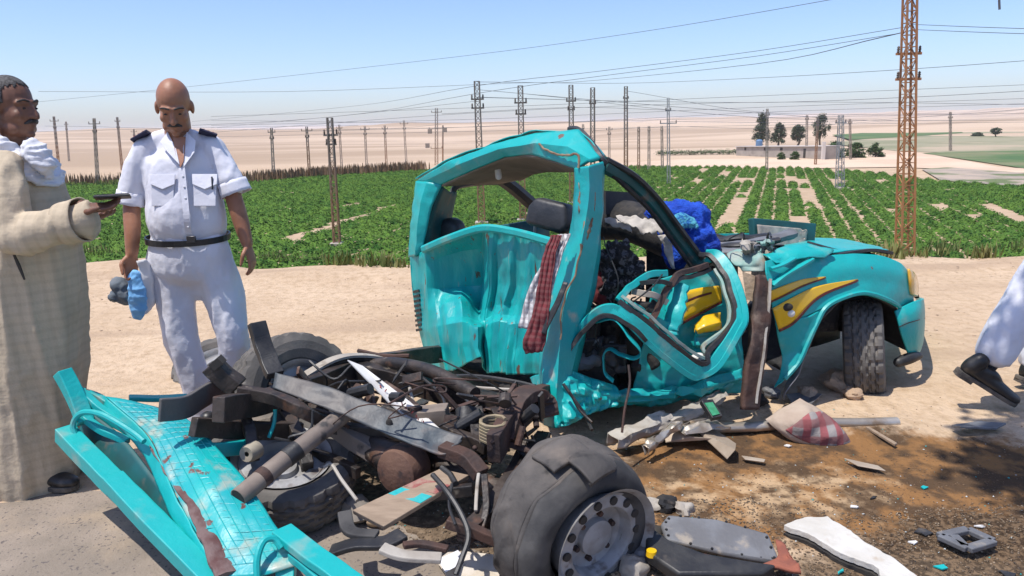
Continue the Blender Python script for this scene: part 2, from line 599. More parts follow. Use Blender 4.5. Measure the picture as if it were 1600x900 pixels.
def ground_material():
    m = bpy.data.materials.new('sand_ground')
    m.use_nodes = True
    nt = m.node_tree
    N, L = nt.nodes, nt.links
    b = N['Principled BSDF']
    geo = N.new('ShaderNodeNewGeometry')
    pos = geo.outputs['Position']

    def noise(s, seed, det=6, vec=None, rough=.55):
        n = N.new('ShaderNodeTexNoise')
        n.noise_dimensions = '4D'
        n.inputs['Scale'].default_value = s
        n.inputs['Detail'].default_value = det
        n.inputs['Roughness'].default_value = rough
        n.inputs['W'].default_value = seed
        L.new(vec or pos, n.inputs['Vector'])
        return n.outputs['Fac']

    def rg(src, lo, hi, a=0., c=1.):
        r = N.new('ShaderNodeMapRange')
        r.interpolation_type = 'SMOOTHSTEP'
        for k, q in enumerate((lo, hi, a, c)):
            r.inputs[k + 1].default_value = q
        L.new(src, r.inputs[0])
        return r.outputs[0]

    def mth(op, a, c=0.0):
        x = N.new('ShaderNodeMath')
        x.operation = op
        for k, q in enumerate((a, c)):
            if isinstance(q, (int, float)):
                x.inputs[k].default_value = q
            else:
                L.new(q, x.inputs[k])
        return x.outputs[0]

    def mix(fac, a, c):
        x = N.new('ShaderNodeMix')
        x.data_type = 'RGBA'
        L.new(fac, x.inputs[0])
        for sock, val in ((x.inputs[6], a), (x.inputs[7], c)):
            if isinstance(val, tuple):
                sock.default_value = (*val[:3], 1)
            else:
                L.new(val, sock)
        return x.outputs[2]

    def mapped(scale, loc=(0, 0, 0), rot=(0, 0, 0)):
        mp = N.new('ShaderNodeMapping')
        mp.vector_type = 'TEXTURE'
        mp.inputs['Location'].default_value = loc
        mp.inputs['Rotation'].default_value = rot
        mp.inputs['Scale'].default_value = scale
        L.new(pos, mp.inputs[0])
        return mp.outputs[0]

    def blob(cx, cy, rx, ry, rot, seed, amt=.55, ns=2.4, lo=.8, hi=1.08):
        vec = mapped((rx, ry, 50), (cx, cy, 0), (0, 0, rot))
        ln = N.new('ShaderNodeVectorMath')
        ln.operation = 'LENGTH'
        L.new(vec, ln.inputs[0])
        d = mth('ADD', ln.outputs['Value'], mth('MULTIPLY', mth('SUBTRACT', noise(ns, seed, 9, None, .72), .5), -amt * 3.2))
        return mth('SUBTRACT', 1.0, rg(d, lo, hi))
    c = mix(rg(noise(.9, 1.0), .35, .68), (.50, .362, .235), (.60, .45, .305))
    c = mix(rg(noise(14, 2.0), .42, .72), c, (.43, .305, .19))
    c = mix(mth('MULTIPLY', rg(noise(60, 2.6), .55, .7), .5), c, (.36, .25, .165))
    # streaks of trodden darker soil parallel to the road
    st = noise(.8, 4.2, 5, mapped((2.6, .45, 1)))
    c = mix(mth('MULTIPLY', rg(st, .52, .66), .75), c, (.40, .285, .19))
    # far desert: broad bands of paler and pinker sand
    fb = noise(.012, 6.0, 6, mapped((5, 1, 1)))
    sep = N.new('ShaderNodeSeparateXYZ')
    L.new(pos, sep.inputs[0])
    far = rg(sep.outputs['Y'], 100, 170)
    c = mix(far, c, mix(rg(fb, .42, .58), (.38, .275, .185), (.55, .415, .295)))
    # brown oil-soaked earth beside the wreck, and the darker gravelly part near the road
    brown = mth('MAXIMUM', blob(1.45, 3.15, 1.25, .62, .05, 11.0, .5), blob(2.6, 2.85, 1.5, .5, -.12, 12.5, .5))
    tone = mix(rg(noise(5, 8.0, 8), .42, .56), (.255, .132, .052), (.095, .058, .032))
    c = mix(brown, c, tone)
    pale = mth('MULTIPLY', blob(1.05, 3.0, .55, .26, .2, 15.0, 1.2, 6.0, .3, 1.3), rg(noise(11, 31.0, 7), .40, .60))
    c = mix(mth('MULTIPLY', pale, .8), c, (.55, .38, .22))
    dark = mth('MAXIMUM', blob(2.35, 2.45, 1.6, .52, .12, 13.0, .5), blob(.9, 2.0, 1.6, .5, .0, 17.0, .4))
    gr = mix(rg(noise(45, 9.0, 3), .42, .6), (.042, .028, .017), (.17, .112, .065))
    c = mix(mth('MULTIPLY', dark, .93), c, gr)
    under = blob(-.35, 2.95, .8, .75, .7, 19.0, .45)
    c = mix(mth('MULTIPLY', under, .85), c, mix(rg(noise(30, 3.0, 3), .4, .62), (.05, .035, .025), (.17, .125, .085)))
    # green-brown soil of the field and its neighbours
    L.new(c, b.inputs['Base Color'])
    b.inputs['Roughness'].default_value = .95
    b.inputs['Specular IOR Level'].default_value = .15
    bp = N.new('ShaderNodeBump')
    bp.inputs['Distance'].default_value = .034
    hsum = mth('ADD', mth('MULTIPLY', noise(9, 21.0, 6), .9), mth('ADD', mth('MULTIPLY', noise(38, 22.0, 4), .35), mth('MULTIPLY', noise(140, 23.0, 2), .1)))
    L.new(hsum, bp.inputs['Height'])
    L.new(bp.outputs[0], b.inputs['Normal'])
    return m


gv, gf = build_ground()
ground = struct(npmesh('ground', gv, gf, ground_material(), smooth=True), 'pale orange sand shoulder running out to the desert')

# asphalt sheet, crumbling into sand at its edge
M_asph = mat('worn_pale_asphalt', (.235, .195, .155), (.30, .245, .195), 3.5, rough=.95, bump=.006, bscale=55, dirt=(.42, .32, .22), dscale=2.2, dlo=.55, dhi=.75,
             dirt2=(.13, .11, .10), d2scale=70, d2lo=.58, d2hi=.66, spec=.2)


def build_road():
    xs = np.linspace(-7.5, .75, 180)
    ts = np.linspace(0, 1, 100)
    edge = np.where(xs < -1.0, 3.42 + (xs + 1.9) * -.06, 3.42 - (xs + 1.0) * .62)
    pe = np.stack([xs, 0 * xs, 0 * xs], -1)
    edge = edge + fbm(pe, 1.6, 4, 3.0) * .13 + fbm(pe, 9, 2, 6.0) * .025
    y0 = -7
    Y = y0 + (edge[None, :] - y0) * ts[:, None] ** .6
    X = np.broadcast_to(xs[None, :], Y.shape)
    Z = terrain(X, Y) + .012 - .03 * ts[:, None] ** 16
    v = np.stack([X, Y, Z], -1).reshape(-1, 3)
    n = len(xs)
    a = np.arange(len(ts) - 1)[:, None] * n + np.arange(n - 1)[None, :]
    f = np.stack([a, a + 1, a + n + 1, a + n], -1).reshape(-1, 4)
    return v, f


rv, rf = build_road()
road = struct(npmesh('road', rv, rf, M_asph, smooth=True), 'worn pale asphalt at the edge of the road')


# ------------------------------------------------------------------ field: soil sheet and crop
ROW = math.radians(19.3)


def uv(x, y):
    return x * math.cos(ROW) - y * math.sin(ROW), x * math.sin(ROW) + y * math.cos(ROW)


GAPS = [((1255, 281), (1291, 354), .32), ((1300, 312), (1327, 362), .2), ((1338, 330), (1384, 384), .3), ((1378, 318), (1400, 338), .4),
        ((1400, 338), (1447, 378), .25), ((1540, 317), (1593, 347), .28), ((1170, 294), (1122, 364), .2), ((1206, 262), (1188, 303), .25),
        ((1236, 276), (1246, 300), .2), ((1249, 340), (1255, 362), .25), ((1020, 294), (1268, 297), .55), ((458, 375), (612, 323), .42),
        ((1372, 282), (1388, 298), .4), ((1310, 281), (1331, 298), .75), ((1446, 287), (1462, 291), .35), ((1350, 296), (1362, 297), .4),
        ((1520, 330), (1532, 342), .35), ((1480, 296), (1510, 304), .25), ((1085, 330), (1060, 372), .18), ((1000, 300), (965, 345), .18),
        ((845, 330), (800, 350), .2), ((430, 300), (470, 304), .25), ((300, 330), (250, 345), .15), ((1160, 262), (1150, 290), .2),
        ((1138, 262), (1126, 290), .18), ((1100, 263), (1086, 290), .2), ((1184, 262), (1172, 288), .2), ((1225, 262), (1222, 285), .22), ((1060, 266), (1044, 290), .18),
        ((1280, 262), (1288, 280), .2), ((1300, 262), (1310, 277), .2), ((520, 330), (560, 318), .12), ((1460, 320), (1476, 330), .15), ((1210, 318), (1204, 360), .12), ((1400, 296), (1418, 306), .2), ((1325, 320), (1335, 326), .2)]
GW = [(G(*a, FIELD_Z)[:2], G(*b, FIELD_Z)[:2], w) for a, b, w in GAPS]
FAR_EDGE_PX = [(-200, 300), (100, 289), (380, 284), (640, 269), (860, 262), (1100, 262), (1240, 264), (1330, 268), (1460, 284), (1560, 291), (1800, 302)]
FE = np.array([G(a, b, FIELD_Z)[:2] for a, b in FAR_EDGE_PX])
FEA = np.arctan2(FE[:, 0], FE[:, 1])
FED = np.hypot(FE[:, 0], FE[:, 1])


def seg_dist(x, y, a, b):
    a, b = np.asarray(a), np.asarray(b)
    d = b - a
    t = np.clip(((x - a[0]) * d[0] + (y - a[1]) * d[1]) / d.dot(d), 0, 1)
    return np.hypot(x - a[0] - t * d[0], y - a[1] - t * d[1])


def in_field(x, y):
    return (y > 27) & (np.hypot(x, y) < np.interp(np.arctan2(x, y), FEA, FED))


def leaf_quads(c, size, tilt=.9):
    "one leaf-shaped quad per centre, random orientation"
    n = len(c)
    az = nr.uniform(0, 2 * math.pi, n)
    el = nr.uniform(-.2, tilt, n)
    d = np.stack([np.cos(az) * np.cos(el), np.sin(az) * np.cos(el), np.sin(el)], -1)
    side = np.stack([-np.sin(az), np.cos(az), nr.uniform(-.4, .4, n)], -1)
    sz = (size * nr.uniform(.6, 1.25, n))[:, None]
    v = np.stack([c - d * sz * .5, c + side * sz * .32, c + d * sz * .55, c - side * sz * .32], 1).reshape(-1, 3)
    f = np.arange(4 * n).reshape(-1, 4)
    return v, f


M_crop = mat('crop_leaf_green', (.064, .140, .022), (.098, .182, .028), .55, rough=.75, dirt=(.13, .24, .035), dscale=2.2, dlo=.5, dhi=.72, spec=.12,
             dirt2=(.028, .085, .012), d2scale=1.1, d2lo=.5, d2hi=.66)
M_soil = mat('field_soil', (.42, .295, .18), (.48, .345, .22), .8, rough=.95, bump=.05, bscale=3)


def build_crop():
    us = np.arange(-125, 90, 1.1)
    vs = np.arange(20, 150, .38)
    Ug, Vg = np.meshgrid(us, vs)
    u = Ug.ravel() + nr.normal(0, .08, Ug.size)
    v = Vg.ravel() + nr.normal(0, .24, Ug.size)
    x = u * math.cos(ROW) + v * math.sin(ROW)
    y = -u * math.sin(ROW) + v * math.cos(ROW)
    k = in_field(x, y) & (np.abs(x) < y * .86 + 4)
    x, y, u, v = x[k], y[k], u[k], v[k]
    keep = np.ones(len(x), bool)
    pp = np.stack([x, y, 0 * x], -1)
    wob = fbm(pp, .35, 3, 7.0)
    for a, b, w in GW:
        keep &= seg_dist(x, y, a, b) > w * (1.0 + 1.2 * wob) + .05
    patchy = fbm(pp, .16, 3, 21.0)
    keep &= nr.uniform(0, 1, len(x)) < np.clip(.985 - np.clip(patchy - .75, 0, 1) * 2, 0, 1)
    x, y, patchy = x[keep], y[keep], patchy[keep]
    n = len(x)
    hgt = .34 + .07 * patchy + nr.normal(0, .05, n)
    nl = 34
    c = np.repeat(np.stack([x, y, np.full(n, FIELD_Z)], -1), nl, 0)
    a = nr.uniform(0, 2 * math.pi, n * nl)
    r = np.sqrt(nr.uniform(0, 1, n * nl)) * .47
    hh = np.repeat(hgt, nl) * (1 - (r / .62) ** 2)
    c[:, 0] += np.cos(a) * r
    c[:, 1] += np.sin(a) * r
    c[:, 2] += hh * nr.uniform(.75, 1.1, n * nl) + .04
    v, f = leaf_quads(c, .14, .6)
    # a low dark dome of stems and inner leaves under every plant
    ang = np.linspace(0, 2 * math.pi, 6, endpoint=False)
    ring = np.stack([np.cos(ang) * .5, np.sin(ang) * .5, 0 * ang], -1)
    b = np.stack([x, y, np.full(n, FIELD_Z + .06)], -1)
    dv = np.concatenate([b[:, None, :] + ring[None] * nr.uniform(.85, 1.15, (n, 6, 1)), (b + np.stack([0 * x, 0 * x, hgt * .8], -1))[:, None, :]], 1).reshape(-1, 3)
    i = np.arange(n)[:, None] * 7 + len(v)
    q = [np.hstack([i + k, i + (k + 1) % 6, i + (k + 2) % 6, i + 6]) for k in (0, 2, 4)]
    return np.vstack([v, dv]), np.vstack([f] + q)


cv, cf = build_crop()
crop = npmesh('crop', cv, cf, M_crop)
tag(crop, 'lush green low crop growing in rows on the field below the road', 'crop', kind='stuff')

# soil under the crop, laid just above the terrain
def build_soil():
    th = np.linspace(-.78, .72, 120)
    rmax = np.interp(th, FEA, FED) + 1.5
    tt = np.linspace(0, 1, 40)
    r0 = 24 / np.cos(th)
    R = r0[None, :] + (rmax - r0)[None, :] * tt[:, None]
    X, Y = np.sin(th)[None, :] * R, np.cos(th)[None, :] * R
    Z = np.full_like(X, FIELD_Z + .05)
    v = np.stack([X, Y, Z], -1).reshape(-1, 3)
    a = np.arange(39)[:, None] * 120 + np.arange(119)[None, :]
    return v, np.stack([a, a + 1, a + 121, a + 120], -1).reshape(-1, 4)


sv, sf = build_soil()
struct(npmesh('field', sv, sf, M_soil, smooth=True), 'sandy soil of the crop field showing between the rows')


# flat distant plots on the right: pale stubble, a green plot and a track
def plot(name, px, z, m, label, up=.06):
    pts = [G(a, b, z) for a, b in px]
    mb = MB()
    mb.add([p + np.array([0, 0, up]) for p in pts], [tuple(range(len(pts)))])
    o = obj(name, mb, m, smooth=False)
    o['kind'] = 'structure'
    o['label'] = label
    return o


M_plotg = mat('far_green_plot', (.06, .125, .03), (.10, .155, .045), .12, rough=.9, bump=.2, bscale=.6, dirt=(.20, .19, .09), dscale=.05, dlo=.55, dhi=.7)
M_ploty = mat('far_stubble_plot', (.22, .215, .115), (.30, .27, .165), .06, rough=.95, dirt=(.42, .33, .22), dscale=.04, dlo=.55, dhi=.65)
M_track = mat('pale_track_sand', (.66, .49, .345), (.58, .42, .29), .08, rough=.95)
M_rub = mat('rubble_strip_earth', (.30, .25, .20), (.42, .33, .25), .35, rough=.95, bump=.2, bscale=1.5, dirt=(.13, .16, .06), dscale=.2, dlo=.5, dhi=.6)
plot('plot', [(1290, 224), (1460, 206), (1640, 206), (1800, 203), (1800, 238), (1500, 240), (1400, 236)], FIELD_Z, M_ploty, 'pale yellow-green stubble plot before the dunes', .05)
plot('plot', [(1300, 211), (1385, 206), (1500, 204), (1505, 208), (1430, 213), (1330, 219)], FIELD_Z, M_plotg, 'thin dark green strip of plants far off', .12)
plot('plot', [(1440, 240), (1640, 235), (1800, 233), (1800, 272), (1610, 266), (1520, 252)], FIELD_Z, M_plotg, 'green plot beside the pale track', .12)
plot('track', [(860, 262), (1060, 250), (1300, 247), (1420, 238), (1460, 243), (1560, 262), (1800, 275), (1800, 281), (1500, 266), (1400, 262), (1240, 264), (1100, 262)], FIELD_Z, M_track, 'pale sandy track along the far edge of the crop', .09)
plot('rubble_strip', [(1440, 266), (1480, 263), (1600, 272), (1800, 282), (1800, 303), (1560, 291), (1470, 284)], FIELD_Z, M_rub, 'grey-brown strip of rubble and weeds beside the crop', .14)


# ------------------------------------------------------------------ dry reed fence at the far left edge of the field
M_reed = mat('dry_reed', (.19, .105, .055), (.27, .17, .09), 3, rough=.9)
M_weedy = mat('yellow_green_weed', (.24, .25, .05), (.15, .20, .045), 1.5, rough=.8)


def blades(c, h, w, lean=.25):
    n = len(c)
    az = nr.uniform(0, 2 * math.pi, n)
    l = nr.uniform(0, lean, n) * h
    top = c + np.stack([np.cos(az) * l, np.sin(az) * l, h], -1)
    side = np.stack([-np.sin(az), np.cos(az), 0 * az], -1) * (w / 2)[:, None]
    mid = (c * .45 + top * .55) + np.stack([0 * az, 0 * az, h * .08], -1)
    v = np.stack([c - side, c + side, mid + side * .8, mid - side * .8, mid - side * .8, mid + side * .8, top + side * .12, top - side * .12], 1).reshape(-1, 3)
    i = np.arange(n)[:, None] * 8
    return v, np.vstack([i + np.array([0, 1, 2, 3]), i + np.array([4, 5, 6, 7])])


def reed_line(pts, n, h, w, m, name, label, z0=FIELD_Z, jit=.5):
    pts = np.array([G(a, b, z0)[:2] for a, b in pts])
    t = nr.uniform(0, len(pts) - 1, n)
    i = np.minimum(t.astype(int), len(pts) - 2)
    q = pts[i] + (pts[i + 1] - pts[i]) * (t - i)[:, None]
    c = np.stack([q[:, 0] + nr.normal(0, jit, n), q[:, 1] + nr.normal(0, jit, n), np.full(n, z0)], -1)
    hh = h * nr.uniform(.55, 1.1, n)
    v, f = blades(c, hh, np.full(n, w), .16)
    o = npmesh(name, v, f, m)
    return tag(o, label, 'reeds', kind='stuff')


reed_line([(60, 291), (380, 287), (520, 276), (660, 267)], 1900, 1.55, .22, M_reed, 'dry_reeds', 'row of brown dry reeds along the far left edge of the crop')
reed_line([(80, 293), (180, 291), (190, 291)], 150, .8, .3, M_weedy, 'weeds', 'yellow-green weeds in front of the brown reeds')


# straggling grass along the near edge of the crop, on the bank below the road
M_tuft = mat('grass_tuft_green', (.09, .14, .025), (.24, .22, .07), 3, rough=.7)
TUFTS = [(1394, 404, 1.0, 60), (1428, 404, .7, 40), (1472, 402, 1.15, 80), (1540, 404, .9, 70), (1590, 398, .9, 60), (1500, 402, .5, 30), (425, 410, .7, 50), (455, 412, .6, 40), (482, 412, .5, 40),
         (510, 412, .6, 40), (532, 414, .9, 60), (560, 414, .5, 40), (582, 416, .9, 60), (606, 418, .8, 50), (628, 418, .6, 40), (150, 400, .8, 50), (170, 402, .5, 40), (120, 400, .7, 50), (412, 408, .5, 30), (1362, 400, .7, 30)]
gvs, gfs, go = [], [], 0
for a, b, h, n in TUFTS:
    t = np.linspace(7, 60, 400)
    d = ray(a, b)
    q = EYE + d[None, :] * (t / d[1])[:, None]
    k = int(np.argmax(q[:, 2] < terrain(q[:, 0], q[:, 1])))
    q = q[k]
    s_ = q[1] / 38.0
    c = np.stack([q[0] + nr.normal(0, .38 * s_, n), q[1] + nr.normal(0, .25 * s_, n), np.zeros(n)], -1)
    c[:, 2] = terrain(c[:, 0], c[:, 1]) - .03
    v, f = blades(c, h * s_ * nr.uniform(.5, 1.1, n), np.full(n, .045 * s_ + .012), .55)
    gvs.append(v)
    gfs.append(f + go)
    go += len(v)
tag(npmesh('grass', np.vstack(gvs), np.vstack(gfs), M_tuft), 'green and straw grass straggling along the bank beside the crop', 'grass', kind='stuff')


# ------------------------------------------------------------------ power poles and wires
def pole_mat(name, lowc, topc, z0, z1):
    m = bpy.data.materials.new(name)
    m.use_nodes = True
    N, L = m.node_tree.nodes, m.node_tree.links
    b = N['Principled BSDF']
    tc = N.new('ShaderNodeTexCoord')
    sp = N.new('ShaderNodeSeparateXYZ')
    L.new(tc.outputs['Object'], sp.inputs[0])
    n = N.new('ShaderNodeTexNoise')
    n.inputs['Scale'].default_value = 1.7
    L.new(tc.outputs['Object'], n.inputs['Vector'])
    ad = N.new('ShaderNodeMath')
    ad.operation = 'MULTIPLY_ADD'
    L.new(n.outputs[0], ad.inputs[0])
    ad.inputs[1].default_value = 5
    L.new(sp.outputs['Z'], ad.inputs[2])
    r = N.new('ShaderNodeMapRange')
    r.inputs[1].default_value = z0 + 2.5
    r.inputs[2].default_value = z1 + 2.5
    L.new(ad.outputs[0], r.inputs[0])
    x = N.new('ShaderNodeMix')
    x.data_type = 'RGBA'
    L.new(r.outputs[0], x.inputs[0])
    x.inputs[6].default_value = (*lowc, 1)
    x.inputs[7].default_value = (*topc, 1)
    L.new(x.outputs[2], b.inputs['Base Color'])
    b.inputs['Roughness'].default_value = .8
    return m


M_poleR = pole_mat('rusty_orange_lattice_steel', (.44, .19, .07), (.36, .17, .08), 0, 12)
M_poleG = pole_mat('lattice_steel_rusting_at_foot', (.29, .155, .08), (.20, .17, .145), 2.5, 6)
M_poleF = mat('hazed_grey_pole', (.27, .225, .185), (.33, .27, .215), 1, rough=.85)  # grey lightened to put haze into the colour of the far poles
M_poleS = mat('galvanised_grey_lattice', (.24, .245, .25), (.31, .31, .31), 1, rough=.6)
M_conc = mat('pole_concrete_footing', (.48, .42, .35), (.40, .34, .28), 2, rough=.9)
M_ins = mat('brown_insulator', (.07, .045, .035), rough=.4)
M_wire = mat('power_wire', (.10, .10, .11), rough=.6)
POLE_TOPS = {}


LEGK = .72


def lattice(name, px0, py0, px1, py1, w0, w1, m, label, arms=(), leg=.07, panels=9, z=FIELD_Z, dist=None, foot=False, group='power poles'):
    "lattice mast from the photo's foot pixel to its top pixel; arms = (height fraction, half length)"
    b = G(px0, py0, z) if dist is None else P(px0, py0, dist)
    if dist is not None:
        z = float(terrain(b[0:1], b[1:2])[0])
        b[2] = z
    t = P(px1, py1, b[1])
    leg *= LEGK
    root = thing(name, label, 'power pole', tuple(b), group)
    ax = t - b
    H = np.linalg.norm(ax)

    def at(f, sx, sy):
        w = w0 + (w1 - w0) * f
        return b + ax * f + np.array([sx * w / 2, sy * w / 2, 0])
    mb = MB()
    cs = ((-1, -1), (1, -1), (1, 1), (-1, 1))
    for c in cs:
        mb.bar(at(0, *c), at(1, *c), leg, leg)
    panels = int(panels * 1.6)
    for k in range(panels):
        f0, f1 = k / panels, (k + 1) / panels
        for i in range(4):
            a, c = cs[i], cs[(i + 1) % 4]
            if (k + i) % 2:
                a, c = c, a
            mb.bar(at(f0, *a), at(f1, *c), leg * .45, leg * .45)
            mb.bar(at(f1, *a), at(f1, *c), leg * .35, leg * .35)
    obj('mast', mb, m, root, smooth=False)
    for f, hl in arms:
        c = b + ax * f
        am = MB().bar(c + [-hl, .05, 0], c + [hl, -.05, 0], .1, .1)
        obj('cross_arm', am, m, root, smooth=False)
        for s in (-1, 1):
            e = c + np.array([s * (hl - .06), 0, 0])
            im = MB().lathe([(0, 0), (.035, 0), (.06, .05), (.035, .09), (.07, .13), (.035, .17), (.06, .21), (.02, .27), (0, .27)], e + [0, 0, .04], n=8)
            obj('insulator', im, M_ins, root)
    if foot:
        fm = MB().box(b + [0, 0, .1], (w0 * 2.1, w0 * 2.1, .34))
        obj('footing', fm, M_conc, root, bevel=.04, smooth=False)
    return root, b, t


A1 = ((.86, .34), (.80, .30))
lattice('lattice_tower', 1413, 424, 1423, -60, .56, .36, M_poleR, 'tall rusty orange lattice tower behind the crumpled bonnet', ((.72, .5), (.64, .5)), .10, 17, foot=True)
lattice('lattice_pole', 527, 386, 515, 184, .34, .26, M_poleG, 'rusty lattice pole with pale footing beside the bare streak in the crop', ((.87, .4), (.80, .3)), .09, 13, foot=True)
lattice('lattice_pole', 753, 352, 745, 127, .42, .32, M_poleG, 'tall lattice pole seen above and through the cab rear window', ((.88, .42), (.82, .42)), .11, 14, foot=True)
lattice('lattice_pole', 817, 348, 813, 134, .38, .30, M_poleG, 'lattice pole just above the left end of the cab roof peak', ((.88, .42), (.80, .36)), .11, 14, foot=True)
lattice('lattice_pole', 894, 320, 892, 133, .38, .30, M_poleG, 'lattice pole rising straight behind the cab roof peak', ((.87, .4), (.80, .3)), .11, 13, foot=True)
lattice('lattice_pole', 926, 310, 926, 137, .38, .32, M_poleG, 'lattice pole just right of the cab roof peak', ((.86, .3),), .12, 12)
lattice('lattice_pole', 978, 266, 978, 135, .46, .38, M_poleG, 'thick brown pole standing at the far crop edge', ((.86, .4), (.74, .3)), .15, 12)
lattice('lattice_pole', 1045, 292, 1044, 153, .30, .18, M_poleS, 'slim grey lattice pole with wide insulator arm above the crop', ((.86, .3), (.72, .85)), .055, 12)
lattice('lattice_tower', 1312, 297, 1314, 180, .62, .34, M_poleS, 'stubby grey lattice tower on the bare sand patch in the crop', ((.9, .5),), .075, 12, foot=True)
lattice('lattice_pole', 1198, 267, 1199, 170, .26, .2, M_poleF, 'grey pole in front of the leftmost tree by the block wall', ((.9, .35),), .07, 8)
lattice('lattice_pole', 1260, 248, 1261, 180, .3, .24, M_poleF, 'grey pole in front of the block wall right half', ((.9, .3),), .08, 8)
lattice('lattice_pole', 1274, 258, 1278, 184, .26, .2, M_poleG, 'rusty pole before the last tree of the block wall', ((.9, .3),), .08, 8)
lattice('lattice_pole', 1329, 250, 1328, 186, .28, .22, M_poleF, 'thin grey pole just right of the stubby lattice tower', ((.9, .35),), .08, 7)
lattice('lattice_pole', 1485, 236, 1485, 175, .34, .28, M_poleF, 'lone grey pole in the pale plots right of the orange tower', ((.85, .45),), .10, 7)
for k, (a, b, c, d, l) in enumerate([(93, 271, 84, 182, 'outermost grey pole, nearest the face of the man in the robe'), (108, 252, 103, 190, 'short grey pole, second right of the robed man'), (153, 290, 147, 185, 'taller pole with insulators above the dark phone'),
                                     (191, 266, 183, 183, 'leaning grey pole left of the officer shoulder'), (212, 250, 209, 202, 'pole top peeping over the officer epaulette'), (428, 283, 424, 200, 'first grey pole right of the officer'),
                                     (484, 279, 479, 198, 'second grey pole right of the officer'), (534, 262, 530, 195, 'thin pole just right of the rusty lattice pole'), (573, 263, 570, 197, 'middle one of three thin poles left of the cab'),
                                     (604, 261, 601, 196, 'thin pole between the two other far poles left of the cab'), (635, 256, 631, 188, 'last thin far pole before the double pole'), (952, 258, 952, 198, 'short far pole right beside the thick brown pole'),
                                     (998, 268, 998, 198, 'first of three short slim poles in a row'), (1014, 268, 1014, 197, 'middle of three short slim poles in a row'), (1035, 266, 1034, 197, 'last of three short slim poles in a row'),
                                     (912, 262, 911, 194, 'short stub pole tucked behind the cab roof peak')]):
    lattice('utility_pole', a, b, c, d, .30, .22, M_poleF if k % 3 else M_poleG, l, ((.92, .5 if k % 2 else .75), (.80, .3)) if k < 12 else ((.9, .2),), .09, 8)
# double pole with transformer arms
root, b, t = lattice('double_pole', 682, 258, 682, 169, .5, .4, M_poleG, 'double pole carrying switchgear left of the cab roof', ((.93, .9), (.64, 1.3), (.3, 1.0)), .11, 10)
mb = MB().tube([b + [1.1, 0, 0], b + (t - b) * .7 + [1.1, 0, 0]], .12, 8)
obj('second_mast', mb, M_poleG, root)
for q in ((-2.6, .35), (2.4, .62), (-1.9, .60)):
    mb = MB().box(b + (t - b) * q[1] + [q[0] * .6, 0, 0], (.7, .5, .8))
    obj('switch_box', mb, M_poleF, root, bevel=.05, smooth=False)


def wire(pts, label, r=.024, n=26, sag=0.0):
    "hanging conductor through photo points (px,py,y)"
    w = np.array([P(*q) for q in pts])
    path = catmull(w, n)
    if sag:
        t = np.linspace(0, 1, n)
        path[:, 2] -= sag * 4 * t * (1 - t)
    o = obj('power_wire', MB().tube(path, r, 5), M_wire)
    tag(o, label, 'power wire', 'power wires')
    return o


wire([(-60, 171, 95), (290, 136, 80), (720, 88, 62), (1000, 50, 50), (1295, 0, 38), (1420, -26, 34)], 'topmost wire climbing from the robed man to the upper right corner', .014)
wire([(60, 143, 110), (450, 143, 112), (800, 130, 110), (900, 128, 108), (1180, 100, 70), (1422, 48, 36)], 'long wire level on the left, rising to the orange tower')
wire([(300, 190, 110), (560, 165, 90), (745, 134, 50), (930, 112, 46), (1180, 80, 42), (1416, 42, 36)], 'upper of the two wires strung to the orange tower top', .014)
wire([(330, 200, 110), (560, 178, 92), (745, 146, 50), (930, 120, 46), (1180, 88, 42), (1412, 51, 36)], 'lower of the two wires strung to the orange tower top', .014)
wire([(1424, 38, 36), (1520, 42, 30), (1640, 46, 26)], 'upper wire leaving the orange tower to the right', .012)
wire([(1424, 46, 36), (1520, 50, 30), (1640, 54, 26)], 'lower wire leaving the orange tower to the right', .012)
wire([(745, 128, 50), (980, 130, 70), (1180, 122, 60), (1420, 108, 45), (1640, 92, 40)], 'wire crossing the orange tower just below its arms', .015)
wire([(745, 152, 50), (978, 158, 90), (1200, 160, 90), (1420, 152, 80), (1640, 140, 70)], 'wire from the roof-high poles sagging to the right edge')
for k, (ya, yb, yc, yd, dd, l) in enumerate([(214, 205, 196, 190, 110, 'lowest long wire across the haze'), (188, 192, 184, 176, 105, 'second lowest long wire across the haze'),
                                             (203, 198, 176, 160, 100, 'third lowest long wire across the haze'), (196, 186, 168, 152, 95, 'fourth lowest long wire across the haze'),
                                             (207, 176, 160, 164, 92, 'fifth lowest long wire across the haze'), (182, 168, 150, 130, 88, 'highest of the long wires across the haze')]):
    wire([(330, ya, dd + 10), (750, yb, dd), (1180, yc, dd - 5), (1660, yd, dd - 12)], l, .02)
for k, (xa, ya, xb, yb, xc, yc, dd, l) in enumerate([(300, 196, 480, 186, 745, 158, 100, 'thin wire from the first officer-side pole to the cab poles'), (420, 206, 690, 200, 978, 186, 120, 'thin wire low behind the double pole'),
                                                     (690, 178, 892, 168, 1044, 172, 90, 'thin wire between the double pole and the slim grey pole'), (745, 140, 1044, 166, 1314, 186, 80, 'thin wire falling to the stubby lattice tower'),
                                                     (978, 142, 1200, 176, 1485, 178, 100, 'thin wire from the thick brown pole to the lone pole'), (1044, 190, 1314, 190, 1640, 168, 95, 'thin wire skimming the far trees'),
                                                     (50, 206, 300, 200, 560, 196, 125, 'thin wire behind both standing persons'), (814, 146, 1198, 184, 1640, 188, 92, 'thin wire crossing low behind the orange tower')]):
    wire([(xa, ya, dd), (xb, yb, dd), (xc, yc, dd)], l, .022)
wire([(70, 197, 128), (150, 198, 120), (330, 203, 118)], 'short wire between the far left poles', .02)
wire([(480, 204, 118), (570, 202, 124), (640, 199, 128), (690, 194, 128)], 'short wire joining the thin poles left of the cab', .02)
wire([(930, 204, 105), (1044, 198, 95), (1200, 200, 100), (1400, 188, 100)], 'short wire low over the block wall trees', .02)
